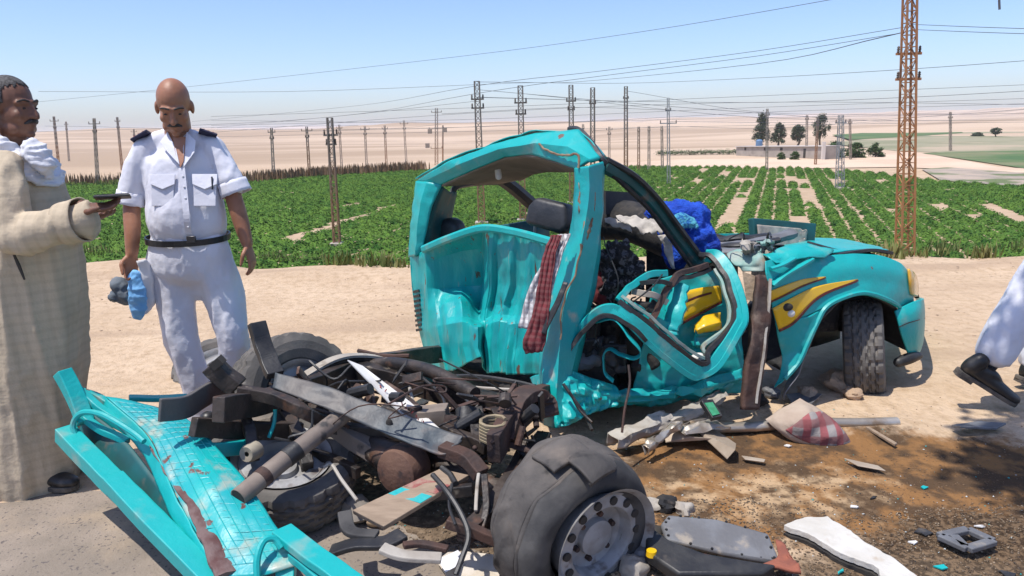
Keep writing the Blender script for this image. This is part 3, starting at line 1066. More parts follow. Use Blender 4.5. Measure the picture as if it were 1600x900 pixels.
wire([(1561, -14, 8), (1561.5, 4, 8), (1562, 15, 8)], 'dangling dark cord end at the top right corner', .012, 8)


# ------------------------------------------------------------------ block wall building, trees and bushes beyond the field
M_block = mat('grey_block_wall', (.33, .29, .25), (.39, .34, .29), .8, rough=.95, bump=.02, bscale=6, dirt=(.24, .21, .18), dscale=.6, dlo=.5, dhi=.7)
M_whitewall = mat('whitewash', (.62, .56, .5), rough=.9)
M_darkhole = mat('dark_opening', (.04, .035, .03), rough=.9)
M_roofsheet = mat('pale_roof_sheet', (.55, .50, .45), rough=.7)
bw0, bw1 = G(1150, 243, FIELD_Z), G(1288, 250, FIELD_Z)
bw1 = bw0 + (bw1 - bw0) * 1.0
broot = thing('block_building', 'long low grey block building at the far edge of the crop', 'building', tuple(bw0))
dirb = nrm(bw1 - bw0)
nb = np.array([dirb[1], -dirb[0], 0])
Lb = np.linalg.norm(bw1 - bw0)
midb = (bw0 + bw1) / 2
back = -nb * 3.0 if nb[1] < 0 else nb * 3.0
mb = MB()
h0, h1 = 1.6, 2.1
mb.add([bw0, bw1, bw1 + back, bw0 + back, bw0 + [0, 0, h0], bw1 + [0, 0, h1], bw1 + back + [0, 0, h1], bw0 + back + [0, 0, h0]],
       [(0, 1, 5, 4), (1, 2, 6, 5), (2, 3, 7, 6), (3, 0, 4, 7), (4, 5, 6, 7)])
obj('wall', mb, M_block, broot, smooth=False)
mb = MB().bar(bw0 + back * .5 + [0, 0, h0 + .09], bw1 + back * .5 + [0, 0, h1 + .09], 3.5, .12)
obj('roof', mb, M_roofsheet, broot, smooth=False)
fr_ = -back / 3.0
for f, w, h, z in ((.12, .5, .5, 1.3), (.36, .5, .5, 1.4), (.55, .6, .5, 1.5), (.80, .5, 1.5, .95)):
    c = bw0 + (bw1 - bw0) * f + fr_ * .02
    wm = MB().bar(c + [0, 0, z] - dirb * w / 2, c + [0, 0, z] + dirb * w / 2, .09, h)
    o = obj('door' if h > 1 else 'window', wm, M_darkhole, broot, smooth=False)
pm = MB().bar(bw1 + fr_ * .3 + [0, 0, 0], bw1 + fr_ * .3 + [0, 0, 2.9], .5, .5)
obj('pier', pm, M_whitewall, broot, smooth=False)
tank = MB().lathe([(0, 0), (.55, 0), (.6, .1), (.6, 1.0), (.4, 1.2), (0, 1.25)], bw0 + (bw1 - bw0) * .22 + back * .4 + [0, 0, h0 + .2], n=16)
obj('water_tank', tank, mat('blue_tank', (.12, .22, .36), rough=.5), broot)

M_leafA = mat('dusty_tree_leaf', (.05, .085, .04), (.085, .115, .06), 1.2, rough=.7)
M_leafB = mat('bush_leaf', (.045, .10, .025), (.08, .14, .035), 1.2, rough=.7)
M_trunk = mat('tree_bark', (.12, .085, .06), rough=.9)


def tree(px, py, w, h, kind, label, lm=M_leafA, name='tree', z=FIELD_Z, seed=0):
    "kind: 'cone', 'round', 'bush'"
    b = G(px, py, z)
    sc = b[1] / FPX * 1.02
    W, H = w * sc, h * sc
    root = thing(name, label, 'tree' if name == 'tree' else 'bush', tuple(b), 'far trees' if name == 'tree' else 'far bushes')
    g = np.random.default_rng(seed)
    tm = MB()
    th = H * (.55 if kind != 'bush' else .3)
    tm.tube(catmull([b, b + [g.normal(0, .06) * W, 0, th * .5], b + [g.normal(0, .08) * W, 0, th]], 6), np.linspace(.05 * W + .06, .03 * W, 6), 7)
    nlimb = 5
    for i in range(nlimb):
        a = 2 * math.pi * i / nlimb + g.uniform(0, 1)
        s = b + [0, 0, th * g.uniform(.5, .95)]
        tm.tube([s, s + [math.cos(a) * W * .2, math.sin(a) * W * .2, H * .16], s + [math.cos(a) * W * .33, math.sin(a) * W * .33, H * .26]], [.02 * W, .014 * W, .006 * W], 5)
    obj('trunk', tm, M_trunk, root)
    n = 44
    zf = g.uniform(0, 1, n)
    if kind == 'cone':
        rad = (1 - zf) ** .75 * .48 + .05
        cz = .16 + zf * .84
    elif kind == 'round':
        rad = np.sqrt(np.clip(1 - (2 * zf - 1) ** 2, .02, 1)) * .46
        cz = .3 + zf * .68
    else:
        rad = np.sqrt(1 - zf ** 2) * .5
        cz = .05 + zf * .85
    a = g.uniform(0, 2 * math.pi, n)
    rr = rad * np.sqrt(g.uniform(.1, 1, n)) * g.uniform(.7, 1.15, n)
    c = np.stack([np.cos(a) * rr * W, np.sin(a) * rr * W, cz * H], -1)
    c += b
    m = 90
    q = np.repeat(c, m, 0) + g.normal(0, 1, (n * m, 3)) * np.array([W * .062, W * .062, H * .05])
    v, f = leaf_quads(q, W * .095)
    npmesh('crown', v - b, f, lm, root)
    return root


tree(1189, 229, 30, 46, 'cone', 'tall conifer-like tree at the left end of the block building', seed=1)
tree(1216, 228, 27, 32, 'cone', 'second tree behind the block building, shorter and pointed', seed=2)
tree(1246, 228, 26, 30, 'round', 'rounded low tree over the middle of the block building', seed=3)
tree(1281, 232, 25, 48, 'round', 'tall ragged tree at the right end of the block building', seed=4)
tree(1305, 247, 28, 26, 'bush', 'dark bush right of the block building', M_leafB, 'bush', seed=5)
tree(1336, 247, 30, 24, 'bush', 'broad bush behind the stubby lattice tower', M_leafB, 'bush', seed=6)
tree(1368, 246, 24, 22, 'bush', 'round bush left of the orange tower', M_leafB, 'bush', seed=7)
tree(1221, 250, 13, 12, 'bush', 'small round bush in front of the block building wall', M_leafB, 'bush', seed=8)
tree(1242, 250, 16, 13, 'bush', 'small bush beside the building door', M_leafB, 'bush', seed=9)
tree(1556, 214, 16, 13, 'round', 'lone little tree on the far dunes', seed=10)
tree(1527, 213, 18, 6, 'bush', 'low grey scrub left of the lone little tree', M_leafA, 'bush', seed=11)
hp = np.array([G(1028 + 132 * t, 243 - 2 * t, FIELD_Z) for t in np.linspace(0, 1, 60)])
q = np.repeat(hp, 60, 0) + nr.normal(0, 1, (3600, 3)) * np.array([.3, .5, .25]) + [0, 0, .5]
hv, hf = leaf_quads(q, .28)
tag(npmesh('hedge', hv, hf, M_leafB), 'low dark green hedge left of the block building', 'hedge', kind='stuff')


# ------------------------------------------------------------------ dusty air over the plain
def build_haze():
    mb = MB().box((0, 3900, 3.0), (12000, 10300, 34.0))
    m = bpy.data.materials.new('haze_air')
    m.use_nodes = True
    N, L = m.node_tree.nodes, m.node_tree.links
    N.remove(N['Principled BSDF'])
    v = N.new('ShaderNodeVolumePrincipled')
    v.inputs['Color'].default_value = (.99, .965, .985, 1)
    v.inputs['Density'].default_value = HAZE
    v.inputs['Anisotropy'].default_value = .0
    L.new(v.outputs[0], N['Material Output'].inputs['Volume'])
    o = obj('haze', mb, m, smooth=False)
    o['kind'] = 'stuff'
    o['label'] = 'pale dusty air over the plain'
    o['category'] = 'haze'


HAZE = 0.0002
build_haze()
# ------------------------------------------------------------------ the wrecked pickup
def yr(px):
    "depth of the plane of the cab's rear wall"
    q = (px - 800) / FPX
    t = (.65 + 4.884 * q) / (1.02 + 1.076 * q)
    return 4.8 - 1.1 * t


def yf(px):
    "depth of the plane of the front right wing"
    q = (px - 800) / FPX
    s = (4.298 * q - 1.95) / (.906 - .411 * q)
    return 4.2 + .42 * s


def RP(px, py, off=0.0):
    return P(px, py, yr(px) + off)


def FP(px, py, off=0.0):
    return P(px, py, yf(px) + off)


def grid_y(g):
    "depth of a finished panel at a photo pixel"
    q = g.reshape(-1, 3) - EYE
    zc = q @ _F
    px = np.stack([800 + FPX * (q @ _R) / zc, 450 - FPX * (q @ _U) / zc], -1)
    yy = g.reshape(-1, 3)[:, 1]

    def f(a, b):
        d = ((px - (a, b)) ** 2).sum(1)
        k = np.argsort(d)[:6]
        w = 1 / (d[k] + .5)
        return float((w * yy[k]).sum() / w.sum())
    return f


grid_y_early = grid_y
truck = thing('wrecked_pickup', 'crushed turquoise pickup truck with bare chassis and torn open cab', 'pickup truck', (.2, 3.5, 0))


def part(name, g, m, parent=truck, solid=.006, **k):
    "sheet-metal part from a world grid"
    return obj(name, MB().grid(g), m, parent, solid=solid, **k)


# --- cab roof
rear = [(650, 283, 4.80), (700, 253, 4.55), (770, 227, 4.32), (838, 209, 4.10), (905, 204, 3.93), (938, 247, 3.72)]
front = [(774, 274, 5.40), (802, 263, 5.25), (832, 251, 5.10), (872, 238, 4.80), (915, 226, 4.50), (945, 254, 4.02)]
midr = [((a[0] * .55 + b[0] * .45), (a[1] * .55 + b[1] * .45) - 2, (a[2] * .55 + b[2] * .45)) for a, b in zip(rear, front)]
roof = part('roof', patch(PG([rear, midr, front]), 25, 61, .002, 4.0, 3.0, lin='uv', ridge=(.03, 3.2)), M_teal, angle=20)
hm = [(663, 283, 4.74), (715, 258, 4.48), (780, 233, 4.25), (836, 224, 4.03), (888, 230, 3.82), (922, 250, 3.68)]
hb = [(690, 288, 4.66), (735, 267, 4.46), (790, 244, 4.27), (832, 241, 4.07), (868, 252, 3.90), (902, 264, 3.75)]
hg = patch(PG([rear, hm, hb]), 13, 71, .001, 7.0, 1.0, lin='uv', ridge=(.010, 5.0))
part('rear_header', hg, M_teal, angle=22, solid=.02)
lin = [(788, 286, 5.36), (800, 283, 5.25), (815, 280, 5.1), (836, 272, 4.75), (858, 268, 4.4), (905, 268, 3.95)]
lg = patch(PG([[(a, b + 2, c) for a, b, c in hb], [(740, 287, 4.95), (766, 277, 4.85), (800, 266, 4.7), (832, 258, 4.4), (866, 259, 4.15), (904, 267, 3.85)], lin]), 10, 24, .006, 5.0, 2.0)
part('lining', lg, M_lining, roof, solid=.01)
# torn rim of bare metal across the roof corner
path = catmull([P(842, 224, 4.0), P(852, 232, 3.95), P(868, 240, 3.88), P(886, 243, 3.78), P(902, 242, 3.7), P(904, 262, 3.68)], 24)
path += np.stack([fbm(path, 22, 2, i) * .005 for i in (1., 5., 9.)], -1)
obj('torn_edge', MB().tube(path, .004 + .003 * np.abs(np.sin(np.arange(24) * 1.7)), 6), mat('rusty_bare_edge', (.26, .19, .12), (.17, .10, .06), 20, rough=.8), roof)
path = catmull([P(890, 202, 4.05), P(905, 204, 3.98), P(922, 222, 3.86), P(938, 246, 3.74), P(946, 256, 3.74)], 16)
obj('rubber_seal', MB().tube(path, .018, 6), M_black, roof)
lamp = MB().limb([P(777, 258, 4.6), P(779, 276, 4.58)], [.018, .02], 10)
obj('cabin_lamp', lamp, mat('white_lamp_plastic', (.75, .73, .68), rough=.4), roof)

# --- rear left pillar
pl = [[(651, 283, 4.80), (668, 284, 4.70), (690, 288, 4.66)], [(646, 320, 4.82), (658, 320, 4.70), (675, 322, 4.68)], [(642, 360, 4.84), (652, 360, 4.70), (667, 358, 4.69)],
      [(640, 402, 4.84), (650, 400, 4.70), (661, 390, 4.71)]]
part('corner_pillar', patch(PG(pl), 30, 11, .002, 6.0, 4.0, lin='v', ridge=(.012, 7.)), M_teal, solid=.02, angle=22)
# inner side of the far door pillar and door
ins = [[(690, 290, 4.68), (702, 300, 4.9), (712, 300, 5.05)], [(676, 325, 4.7), (694, 330, 4.9), (706, 330, 5.05)], [(664, 370, 4.72), (692, 366, 4.9), (700, 364, 5.05)], [(662, 395, 4.74), (690, 392, 4.9), (700, 392, 5.05)]]
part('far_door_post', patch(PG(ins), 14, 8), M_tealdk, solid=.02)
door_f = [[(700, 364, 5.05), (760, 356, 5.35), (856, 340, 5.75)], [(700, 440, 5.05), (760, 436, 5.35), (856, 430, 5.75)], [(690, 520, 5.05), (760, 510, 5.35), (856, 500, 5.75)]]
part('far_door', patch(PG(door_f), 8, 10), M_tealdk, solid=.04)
ap = catmull([P(778, 276, 5.42), P(800, 292, 5.5), P(830, 318, 5.62), P(858, 344, 5.75)], 10)
obj('windscreen_pillar', MB().tube(ap, .05, 8, flat=(1, 1.1)), M_black, truck)
tf = catmull([P(706, 303, 5.06), P(715, 291, 5.1), P(750, 285, 5.28), P(792, 284, 5.44)], 14)
obj('window_trim', MB().tube(tf, .022, 6), M_black, truck)
tf = catmull([P(706, 300, 5.06), P(702, 330, 5.06), P(698, 366, 5.06)], 8)
obj('window_trim', MB().tube(tf, .022, 6), M_black, truck)

# --- rear wall of the cab: dented sheet with ribs, pushed in at the top and bulging out below
cx_ = np.array([641, 664, 690, 720, 752, 762, 776, 795, 812, 830, 860, 893], float)
fr_c = (cx_ - 641) / 252.0
lx = [641, 642, 645, 649, 653, 655, 662, 672]
rx = [893, 892, 884, 870, 862, 858, 850, 846]
ry_ = [[402, 391, 378, 366, 357, 358, 360, 362, 365, 368, 377, 388], [426, 412, 400, 392, 388, 390, 394, 392, 396, 398, 402, 410], [456, 450, 452, 448, 446, 448, 446, 444, 446, 444, 442, 442],
       [486, 484, 476, 472, 482, 484, 478, 476, 478, 476, 474, 474], [502, 500, 496, 496, 502, 502, 494, 492, 494, 494, 492, 492], [516, 512, 508, 504, 512, 512, 506, 502, 508, 506, 506, 506],
       [546, 545, 545, 542, 545, 545, 545, 542, 545, 545, 545, 545], [578, 580, 580, 568, 558, 582, 584, 582, 586, 586, 586, 586]]
ro_ = [[0, -.06, -.03, .0, .06, .07, .08, .10, .10, .08, .03, -.03], [0, -.05, .06, .16, .22, .08, .13, .10, .12, .07, .05, -.03], [0, -.05, .10, .22, .34, .12, .18, .12, .16, .08, .06, -.02], [0, -.06, -.03, .02, .30, .12, .19, .12, .17, .08, .06, 0],
       [0, -.08, -.10, -.08, .12, .09, .15, .08, .13, .06, .03, 0], [0, -.08, -.14, -.18, -.13, .05, .01, .03, .03, .03, .02, 0], [.04, -.09, -.15, -.19, -.17, .0, -.03, .01, -.03, .02, 0, 0], [.05, -.10, -.16, -.21, -.18, -.03, -.07, -.02, -.06, -.02, 0, 0]]
ctrl = [[RP(lx[r] + fr_c[c] * (rx[r] - lx[r]), ry_[r][c], ro_[r][c]) for c in range(12)] for r in range(8)]
wl, ws = patch(ctrl, 99, 133, lin='uv', seed=2.0), patch(ctrl, 99, 133)
wall = wl * .82 + ws * .18
nback = np.array([-.733, -.68, .05])
q_ = wall.reshape(-1, 3)
sharp = np.abs(vnoise(q_ * np.array([7, 7, 4.0]) + 2.2)) * .022 + np.abs(vnoise(q_ * np.array([16, 16, 7.]) + 7.2)) * .012 + np.abs(vnoise(q_ * np.array([45, 45, 5.]) + 1.2)) * .006 * (np.tile(np.linspace(0, 1, 133), 99) > .5)
jw = np.linspace(0, 1, 133)
tri = np.abs(((jw * 13) % 1.0) - .5) * 2
ribs = (tri * .016 * ((jw > .14) & (jw < .95)))[None, :] * (.35 + .65 * np.clip((np.linspace(0, 1, 99) - .12) * 4, 0, 1))[:, None]
wall = wall - nback * (sharp.reshape(99, 133) * .8 + ribs)[..., None]
rw = part('rear_wall', wall, M_wall, angle=18)
# belt ridge over the wall and the rusty vertical tears
bp = catmull([RP(660, 390, -.08), RP(700, 373, -.05), RP(752, 357, .03), RP(800, 362, .07), RP(850, 375, .01), RP(890, 387, -.05)], 30)
obj('belt_flange', MB().tube(bp, .016, 6, flat=(1.5, .8)), M_teal, rw)
vent = MB()
for k in range(9):
    q0, q1 = RP(646.5 + k * .55, 456 + k * 7.5, -.005), RP(655 + k * .6, 454 + k * 7.5, -.02)
    vent.bar(q0, q1, .012, .016)
obj('vent_grille', vent, M_black, truck, smooth=False)
ls = [[RP(641, 402, 0), P(652, 400, 5.15)], [RP(645, 455, 0), P(656, 455, 5.15)], [RP(655, 515, .02), P(664, 515, 5.15)], [RP(672, 578, .05), P(680, 575, 5.15)]]
part('far_side_panel', patch(ls, 12, 4), M_teal)

# --- crushed rear right pillar
pr = [[(897, 263, 3.78), (900, 262, 3.70), (920, 259, 3.64), (943, 252, 3.72), (946, 254, 3.85)],
      [(897, 300, 3.78), (899, 300, 3.70), (921, 298, 3.62), (942, 296, 3.70), (944, 298, 3.82)],
      [(894, 340, 3.78), (897, 340, 3.69), (916, 340, 3.60), (940, 340, 3.68), (942, 342, 3.8)],
      [(884, 385, 3.76), (889, 385, 3.68), (908, 382, 3.56), (934, 390, 3.65), (938, 392, 3.8)],
      [(866, 430, 3.74), (873, 430, 3.66), (899, 425, 3.53), (926, 440, 3.62), (932, 442, 3.78)],
      [(852, 480, 3.72), (858, 480, 3.62), (884, 470, 3.49), (914, 490, 3.58), (922, 492, 3.74)],
      [(846, 530, 3.66), (851, 530, 3.58), (876, 525, 3.44), (904, 535, 3.54), (914, 536, 3.7)],
      [(842, 580, 3.6), (848, 580, 3.50), (872, 580, 3.40), (893, 585, 3.48), (902, 590, 3.6)],
      [(846, 625, 3.5), (852, 625, 3.42), (870, 625, 3.33), (890, 620, 3.42), (898, 620, 3.5)],
      [(858, 662, 3.4), (864, 662, 3.34), (880, 660, 3.28), (893, 655, 3.34), (896, 655, 3.4)]]
pg = patch(PG(pr), 100, 25, .002, 9.0, 8.0, lin='v', ridge=(.010, 5.0))
cp = part('crushed_pillar', pg, M_tealw, angle=20, solid=.008)
path = catmull([P(908, 380, 3.545), P(904, 410, 3.53), P(890, 445, 3.50), P(879, 480, 3.475), P(876, 530, 3.43)], 30)
path += np.stack([fbm(path, 16, 2, i) * .007 for i in (1., 5., 9.)], -1)
obj('bare_metal_fold', MB().tube(path, .0045, 6), mat('rusty_bare_edge', (.26, .19, .12), (.17, .10, .06), 20, rough=.8), cp)
pgy = grid_y_early(pg)
for a, b, c, d, w_ in ((904, 285, 905, 335, 4), (926, 340, 917, 375, 5), (913, 345, 909, 392, 4), (906, 300, 903, 318, 3), (930, 300, 929, 330, 2)):
    rows = []
    for t in np.linspace(0, 1, 9):
        x_, y_ = a + (c - a) * t, b + (d - b) * t
        hw = w_ * math.sin(math.pi * (.12 + .8 * t)) * (1 + .4 * math.sin(t * 23))
        rows.append([P(x_ - hw / 2, y_, pgy(x_ - hw / 2, y_) - .007), P(x_ + hw / 2, y_, pgy(x_ + hw / 2, y_) - .007)])
    part('paint_scrape', np.array(rows), MATS['rusty_bare_edge'], cp, solid=.001)

# --- roof rail / windscreen pillar falling to the cowl on the near side
rp = catmull([P(944, 257, 3.8), P(985, 282, 3.92), P(1022, 318, 4.02), P(1055, 362, 4.08), P(1094, 412, 4.12)], 30)
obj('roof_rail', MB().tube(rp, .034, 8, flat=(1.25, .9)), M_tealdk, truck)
for dx, dy, r in ((6, -8, .016), (-8, 9, .014)):
    q = catmull([P(946 + dx * .5, 254 + dy * .5, 3.79), P(985 + dx, 282 + dy, 3.88), P(1022 + dx, 318 + dy, 3.98), P(1055 + dx, 362 + dy, 4.04), P(1092 + dx, 412 + dy, 4.08)], 30)
    obj('rubber_seal', MB().tube(q, r, 6), M_black if dy < 0 else M_dark, truck)

# --- near sill and torn sheet under the door
sill = [[(880, 575, 3.62), (930, 598, 3.66), (1000, 606, 3.72), (1080, 596, 3.80), (1160, 574, 3.90)],
        [(885, 600, 3.55), (930, 612, 3.58), (1000, 618, 3.66), (1080, 610, 3.74), (1165, 590, 3.86)],
        [(890, 622, 3.55), (935, 628, 3.6), (1000, 630, 3.68), (1080, 622, 3.76), (1165, 604, 3.88)],
        [(892, 634, 3.66), (935, 638, 3.72), (1000, 640, 3.8), (1080, 632, 3.88), (1165, 614, 3.98)]]
part('sill', patch(PG(sill), 24, 80, .006, 8.0, 6.0, lin='u', ridge=(.05, 7.)), M_tealw, angle=24)
# crumpled sheet between pillar foot and sill
cr = [[(828, 590, 3.72), (850, 580, 3.55), (880, 575, 3.5), (920, 590, 3.6), (960, 602, 3.66)],
      [(836, 610, 3.6), (856, 608, 3.44), (885, 606, 3.42), (925, 612, 3.52), (965, 616, 3.62)],
      [(842, 632, 3.5), (862, 634, 3.38), (888, 634, 3.38), (925, 636, 3.5), (960, 632, 3.6)],
      [(850, 664, 3.42), (866, 668, 3.30), (890, 662, 3.32), (915, 648, 3.46), (935, 640, 3.56)]]
g = patch(PG(cr), 40, 50)
g += (np.abs(fbm(g.reshape(-1, 3), 12, 3, 1.0)) * .05).reshape(40, 50)[..., None] * np.array([.3, -.9, .2])
part('crumpled_quarter', g, M_tealw, angle=24)
# curled tongue of torn metal
cu = [[(930, 505, 3.55), (960, 500, 3.5), (985, 530, 3.46), (1000, 552, 3.46), (990, 562, 3.5), (968, 556, 3.56), (952, 548, 3.62), (942, 558, 3.62), (944, 585, 3.6), (958, 598, 3.56)]]
top = np.array(PG(cu)[0])
dn = top + np.array([.02, .10, -.02])
part('torn_tongue', patch([top, (top + dn) / 2 + [0, 0, .01], dn], 5, 50, .006, 10., 2.), M_teal, solid=.005, angle=60)

# --- door window frame, bent outward and hanging
def strip(name, pts, w, t, m, parent=truck, n=50, up=(0, -1, .15), noise=.0):
    path = catmull([P(*q) for q in pts], n)
    if noise:
        path = path + np.stack([fbm(path, 9, 2, i) * noise for i in (1., 5., 9.)], -1)
    sec = np.array([(-.5, -.42), (-.3, -.5), (.3, -.5), (.5, -.42), (.5, .42), (.3, .5), (-.3, .5), (-.5, .42)])
    return obj(name, MB().tube(path, 1.0, sect=sec * np.array([t, w]), up=up), m, parent, angle=50)


DF = [(962, 484, 3.56), (985, 500, 3.54), (1020, 528, 3.55), (1052, 555, 3.57), (1084, 578, 3.6), (1100, 579, 3.62), (1118, 562, 3.64), (1150, 516, 3.72), (1158, 494, 3.76), (1150, 455, 3.84), (1136, 422, 3.93), (1120, 402, 4.0), (1106, 400, 4.04)]
df = strip('door_frame', DF, .072, .05, M_teal, n=90)
strip('frame_flange', [(a + (3 if i > 5 else -4) * 1.6, b + (9 if 1 < i < 7 else 2), c - .02) for i, (a, b, c) in enumerate(DF)], .03, .03, M_teal, df, n=90)
strip('rubber_seal', [(a + (-11 if i > 5 else 5), b - (13 if i < 7 else 3), c + .0) for i, (a, b, c) in enumerate(DF)], .026, .04, M_black, df, n=90, noise=.006)
strip('inner_rim', [(a + (-19 if i > 5 else 9), b - (21 if i < 7 else 1), c + .02) for i, (a, b, c) in enumerate(DF[:-2])], .016, .03, M_mint, df, n=70, noise=.006)
df2 = strip('door_edge', [(872, 560, 3.52), (893, 534, 3.54), (918, 500, 3.56), (945, 484, 3.56), (968, 484, 3.56), (990, 500, 3.54)], .05, .035, M_teal, n=50, noise=.012)
strip('rubber_seal', [(885, 552, 3.5), (905, 524, 3.51), (930, 500, 3.52), (950, 494, 3.52), (975, 502, 3.51), (1010, 532, 3.52)], .022, .03, M_black, df2, n=50, noise=.01)
strip('bent_rail', [(968, 470, 3.62), (985, 448, 3.68), (1010, 430, 3.75), (1040, 424, 3.8)], .035, .02, M_teal, n=30, noise=.015)
strip('window_channel', [(1014, 516, 3.62), (1024, 486, 3.66), (1040, 452, 3.72), (1062, 428, 3.82), (1104, 412, 3.95)], .030, .03, M_rust, n=40, noise=.012)
strip('window_channel', [(1046, 446, 3.75), (1066, 436, 3.82), (1108, 420, 3.95)], .022, .03, M_black, n=30, noise=.012)
# lower door skin behind the frame, still carrying its yellow flash
sk = [[(1020, 440, 3.92), (1060, 428, 3.97), (1100, 424, 4.02), (1150, 420, 4.08)], [(1010, 500, 3.86), (1060, 500, 3.92), (1100, 500, 3.97), (1156, 490, 4.02)], [(1000, 560, 3.82), (1050, 566, 3.86), (1100, 566, 3.92), (1160, 556, 3.96)], [(990, 612, 3.80), (1050, 612, 3.84), (1100, 606, 3.9), (1165, 590, 3.95)]]
skin_g = patch(PG(sk), 60, 60, .02, 6., 5.)
skin = part('door_skin', skin_g, M_teal, angle=70)


def decal(name, pts, ymap, m, parent, off=.012, thick=.003):
    return obj(name, MB().prism([P(a, b, ymap(a, b) - off) for a, b in pts], thick), m, parent, smooth=False)


def surf_y(ctrl):
    "depth of a px/py/y control grid at a pixel (inverse distance weighting)"
    q = np.array([c for r in ctrl for c in r], float)

    def f(a, b):
        w = 1 / ((q[:, 0] - a) ** 2 + (q[:, 1] - b) ** 2 + 30.0) ** 2
        return float((w * q[:, 2]).sum() / w.sum())
    return f


def decal_grid(name, upper, lower, yfn, m, parent, off=.014, n=26, solid=.003):
    "curved flash between an upper and a lower outline in photo pixels, laid over a panel"
    u, l = catmull(np.array(upper, float), n), catmull(np.array(lower, float), n)
    rows = [[P(*(u[i] * (1 - t) + l[i] * t), yfn(*(u[i] * (1 - t) + l[i] * t)) - off) for i in range(n)] for t in np.linspace(0, 1, 7)]
    return part(name, np.array(rows), m, parent, solid=solid)


sy = grid_y(skin_g)
decal_grid('yellow_stripe', [(1050, 470), (1070, 456), (1098, 449), (1126, 446)], [(1050, 512), (1072, 500), (1098, 486), (1128, 470)], sy, M_yellow, skin, .035)
decal_grid('yellow_stripe', [(1085, 508), (1098, 496), (1112, 490), (1126, 488)], [(1085, 520), (1098, 514), (1112, 512), (1126, 510)], sy, M_yellow, skin, .035)
decal_grid('red_pinstripe', [(1070, 470), (1090, 462), (1112, 456)], [(1070, 474), (1090, 466), (1112, 459)], sy, M_redline, skin, .045)
decal_grid('red_pinstripe', [(1050, 512), (1072, 500), (1098, 486), (1128, 470)], [(1050, 516), (1072, 504), (1098, 490), (1128, 474)], sy, M_redline, skin, .038)
part('bent_yellow_fold', patch(PG([[(1086, 512, 3.80), (1100, 494, 3.82), (1116, 490, 3.86)], [(1088, 516, 3.77), (1104, 508, 3.76), (1124, 502, 3.80)], [(1090, 520, 3.78), (1108, 518, 3.78), (1128, 514, 3.82)]]), 10, 12, .008, 14, 2), M_yellow, skin)
g = patch(PG([[(1086, 516, 3.8), (1108, 514, 3.82), (1128, 514, 3.86)], [(1084, 540, 3.78), (1106, 540, 3.8), (1126, 536, 3.84)], [(1084, 556, 3.8), (1104, 558, 3.82), (1118, 556, 3.86)]]), 30, 12)
g[:, :, 1] -= (np.sin(np.linspace(0, 1, 30) * 18) * .012)[:, None]
part('pleated_skin', g, M_teal, skin)
path = catmull([P(1062, 446, 3.82), P(1056, 480, 3.74), P(1046, 510, 3.7), P(1040, 530, 3.7)], 20)
path += np.stack([fbm(path, 14, 2, i) * .012 for i in (1., 5., 9.)], -1)
obj('rolled_door_sheet', MB().tube(path, .045 + .004 * np.sin(np.arange(20) * 2.1), 10, flat=(.6, 1.2)), M_tealw, truck)
path = catmull([P(1000, 478, 3.7), P(1025, 488, 3.66), P(1055, 490, 3.68)], 12)
for k, (a, b, c, d, w) in enumerate([(990, 455, 1040, 470, .02), (975, 470, 1020, 500, .018), (1000, 440, 1045, 445, .015), (985, 490, 1050, 512, .022), (1006, 506, 1022, 470, .02)]):
    strip('broken_trim', [(a, b, 3.72), ((a + c) / 2, (b + d) / 2 - 5, 3.68), (c, d, 3.72)], w * 1.6, w, (M_palegrey, M_teal, M_black, M_teal, M_dark)[k], n=14, noise=.012)
mir = MB().ball(P(1092, 562, 3.66), (.045, .03, .036))
obj('torn_mirror_shell', mir, mat('white_plastic', (.72, .70, .66), rough=.4), truck)

# --- rusty door post and tan board between door and wing
pgp = [[(1182, 430, 3.9), (1200, 432, 3.92)], [(1176, 500, 3.78), (1200, 500, 3.82)], [(1166, 570, 3.68), (1192, 570, 3.74)], [(1158, 640, 3.62), (1184, 640, 3.66)]]
part('hinge_post', patch(PG(pgp), 40, 8, .012, 9, 3), M_rust, solid=.03, angle=60)
strip('post_flange', [(1203, 436, 3.9), (1198, 505, 3.8), (1189, 572, 3.72), (1180, 630, 3.66)], .014, .03, M_palegrey, n=30, noise=.004)
tb = MB().prism([P(1160, 424, 4.0), P(1182, 432, 3.98), P(1194, 462, 3.96), P(1190, 474, 3.95), P(1166, 468, 3.98)], .02)
obj('tan_insulation', tb, mat('tan_fibreboard', (.42, .30, .20), (.50, .38, .27), 12, rough=.95, bump=.006, bscale=40), truck, smooth=False)

# --- front right wing
FE_ = [[(1196, 408, .02), (1222, 402, .05), (1262, 402, .07), (1320, 398, .08), (1370, 399, .08), (1402, 410, .08), (1420, 426, .10)],
       [(1197, 430, -.02), (1224, 424, .0), (1264, 424, .02), (1320, 418, .0), (1372, 420, .0), (1408, 430, .02), (1425, 445, .08)],
       [(1203, 458, -.03), (1230, 450, -.03), (1268, 448, -.02), (1315, 440, -.03), (1366, 440, -.03), (1410, 450, .0), (1428, 464, .07)],
       [(1208, 486, -.03), (1236, 476, -.04), (1272, 470, -.04), (1312, 457, -.05), (1356, 449, -.05), (1402, 462, -.03), (1428, 478, .06)],
       [(1214, 512, -.03), (1246, 500, -.05), (1284, 482, -.06), (1316, 467, -.07), (1352, 459, -.07), (1394, 473, -.05), (1418, 492, .04)]]
fen_px = [[(a, b, yf(a) + c) for a, b, c in r] for r in FE_]
wing_g = patch(PG(fen_px), 60, 120, .006, 4., 1.)
wing = part('front_wing', wing_g, M_teal, angle=60)
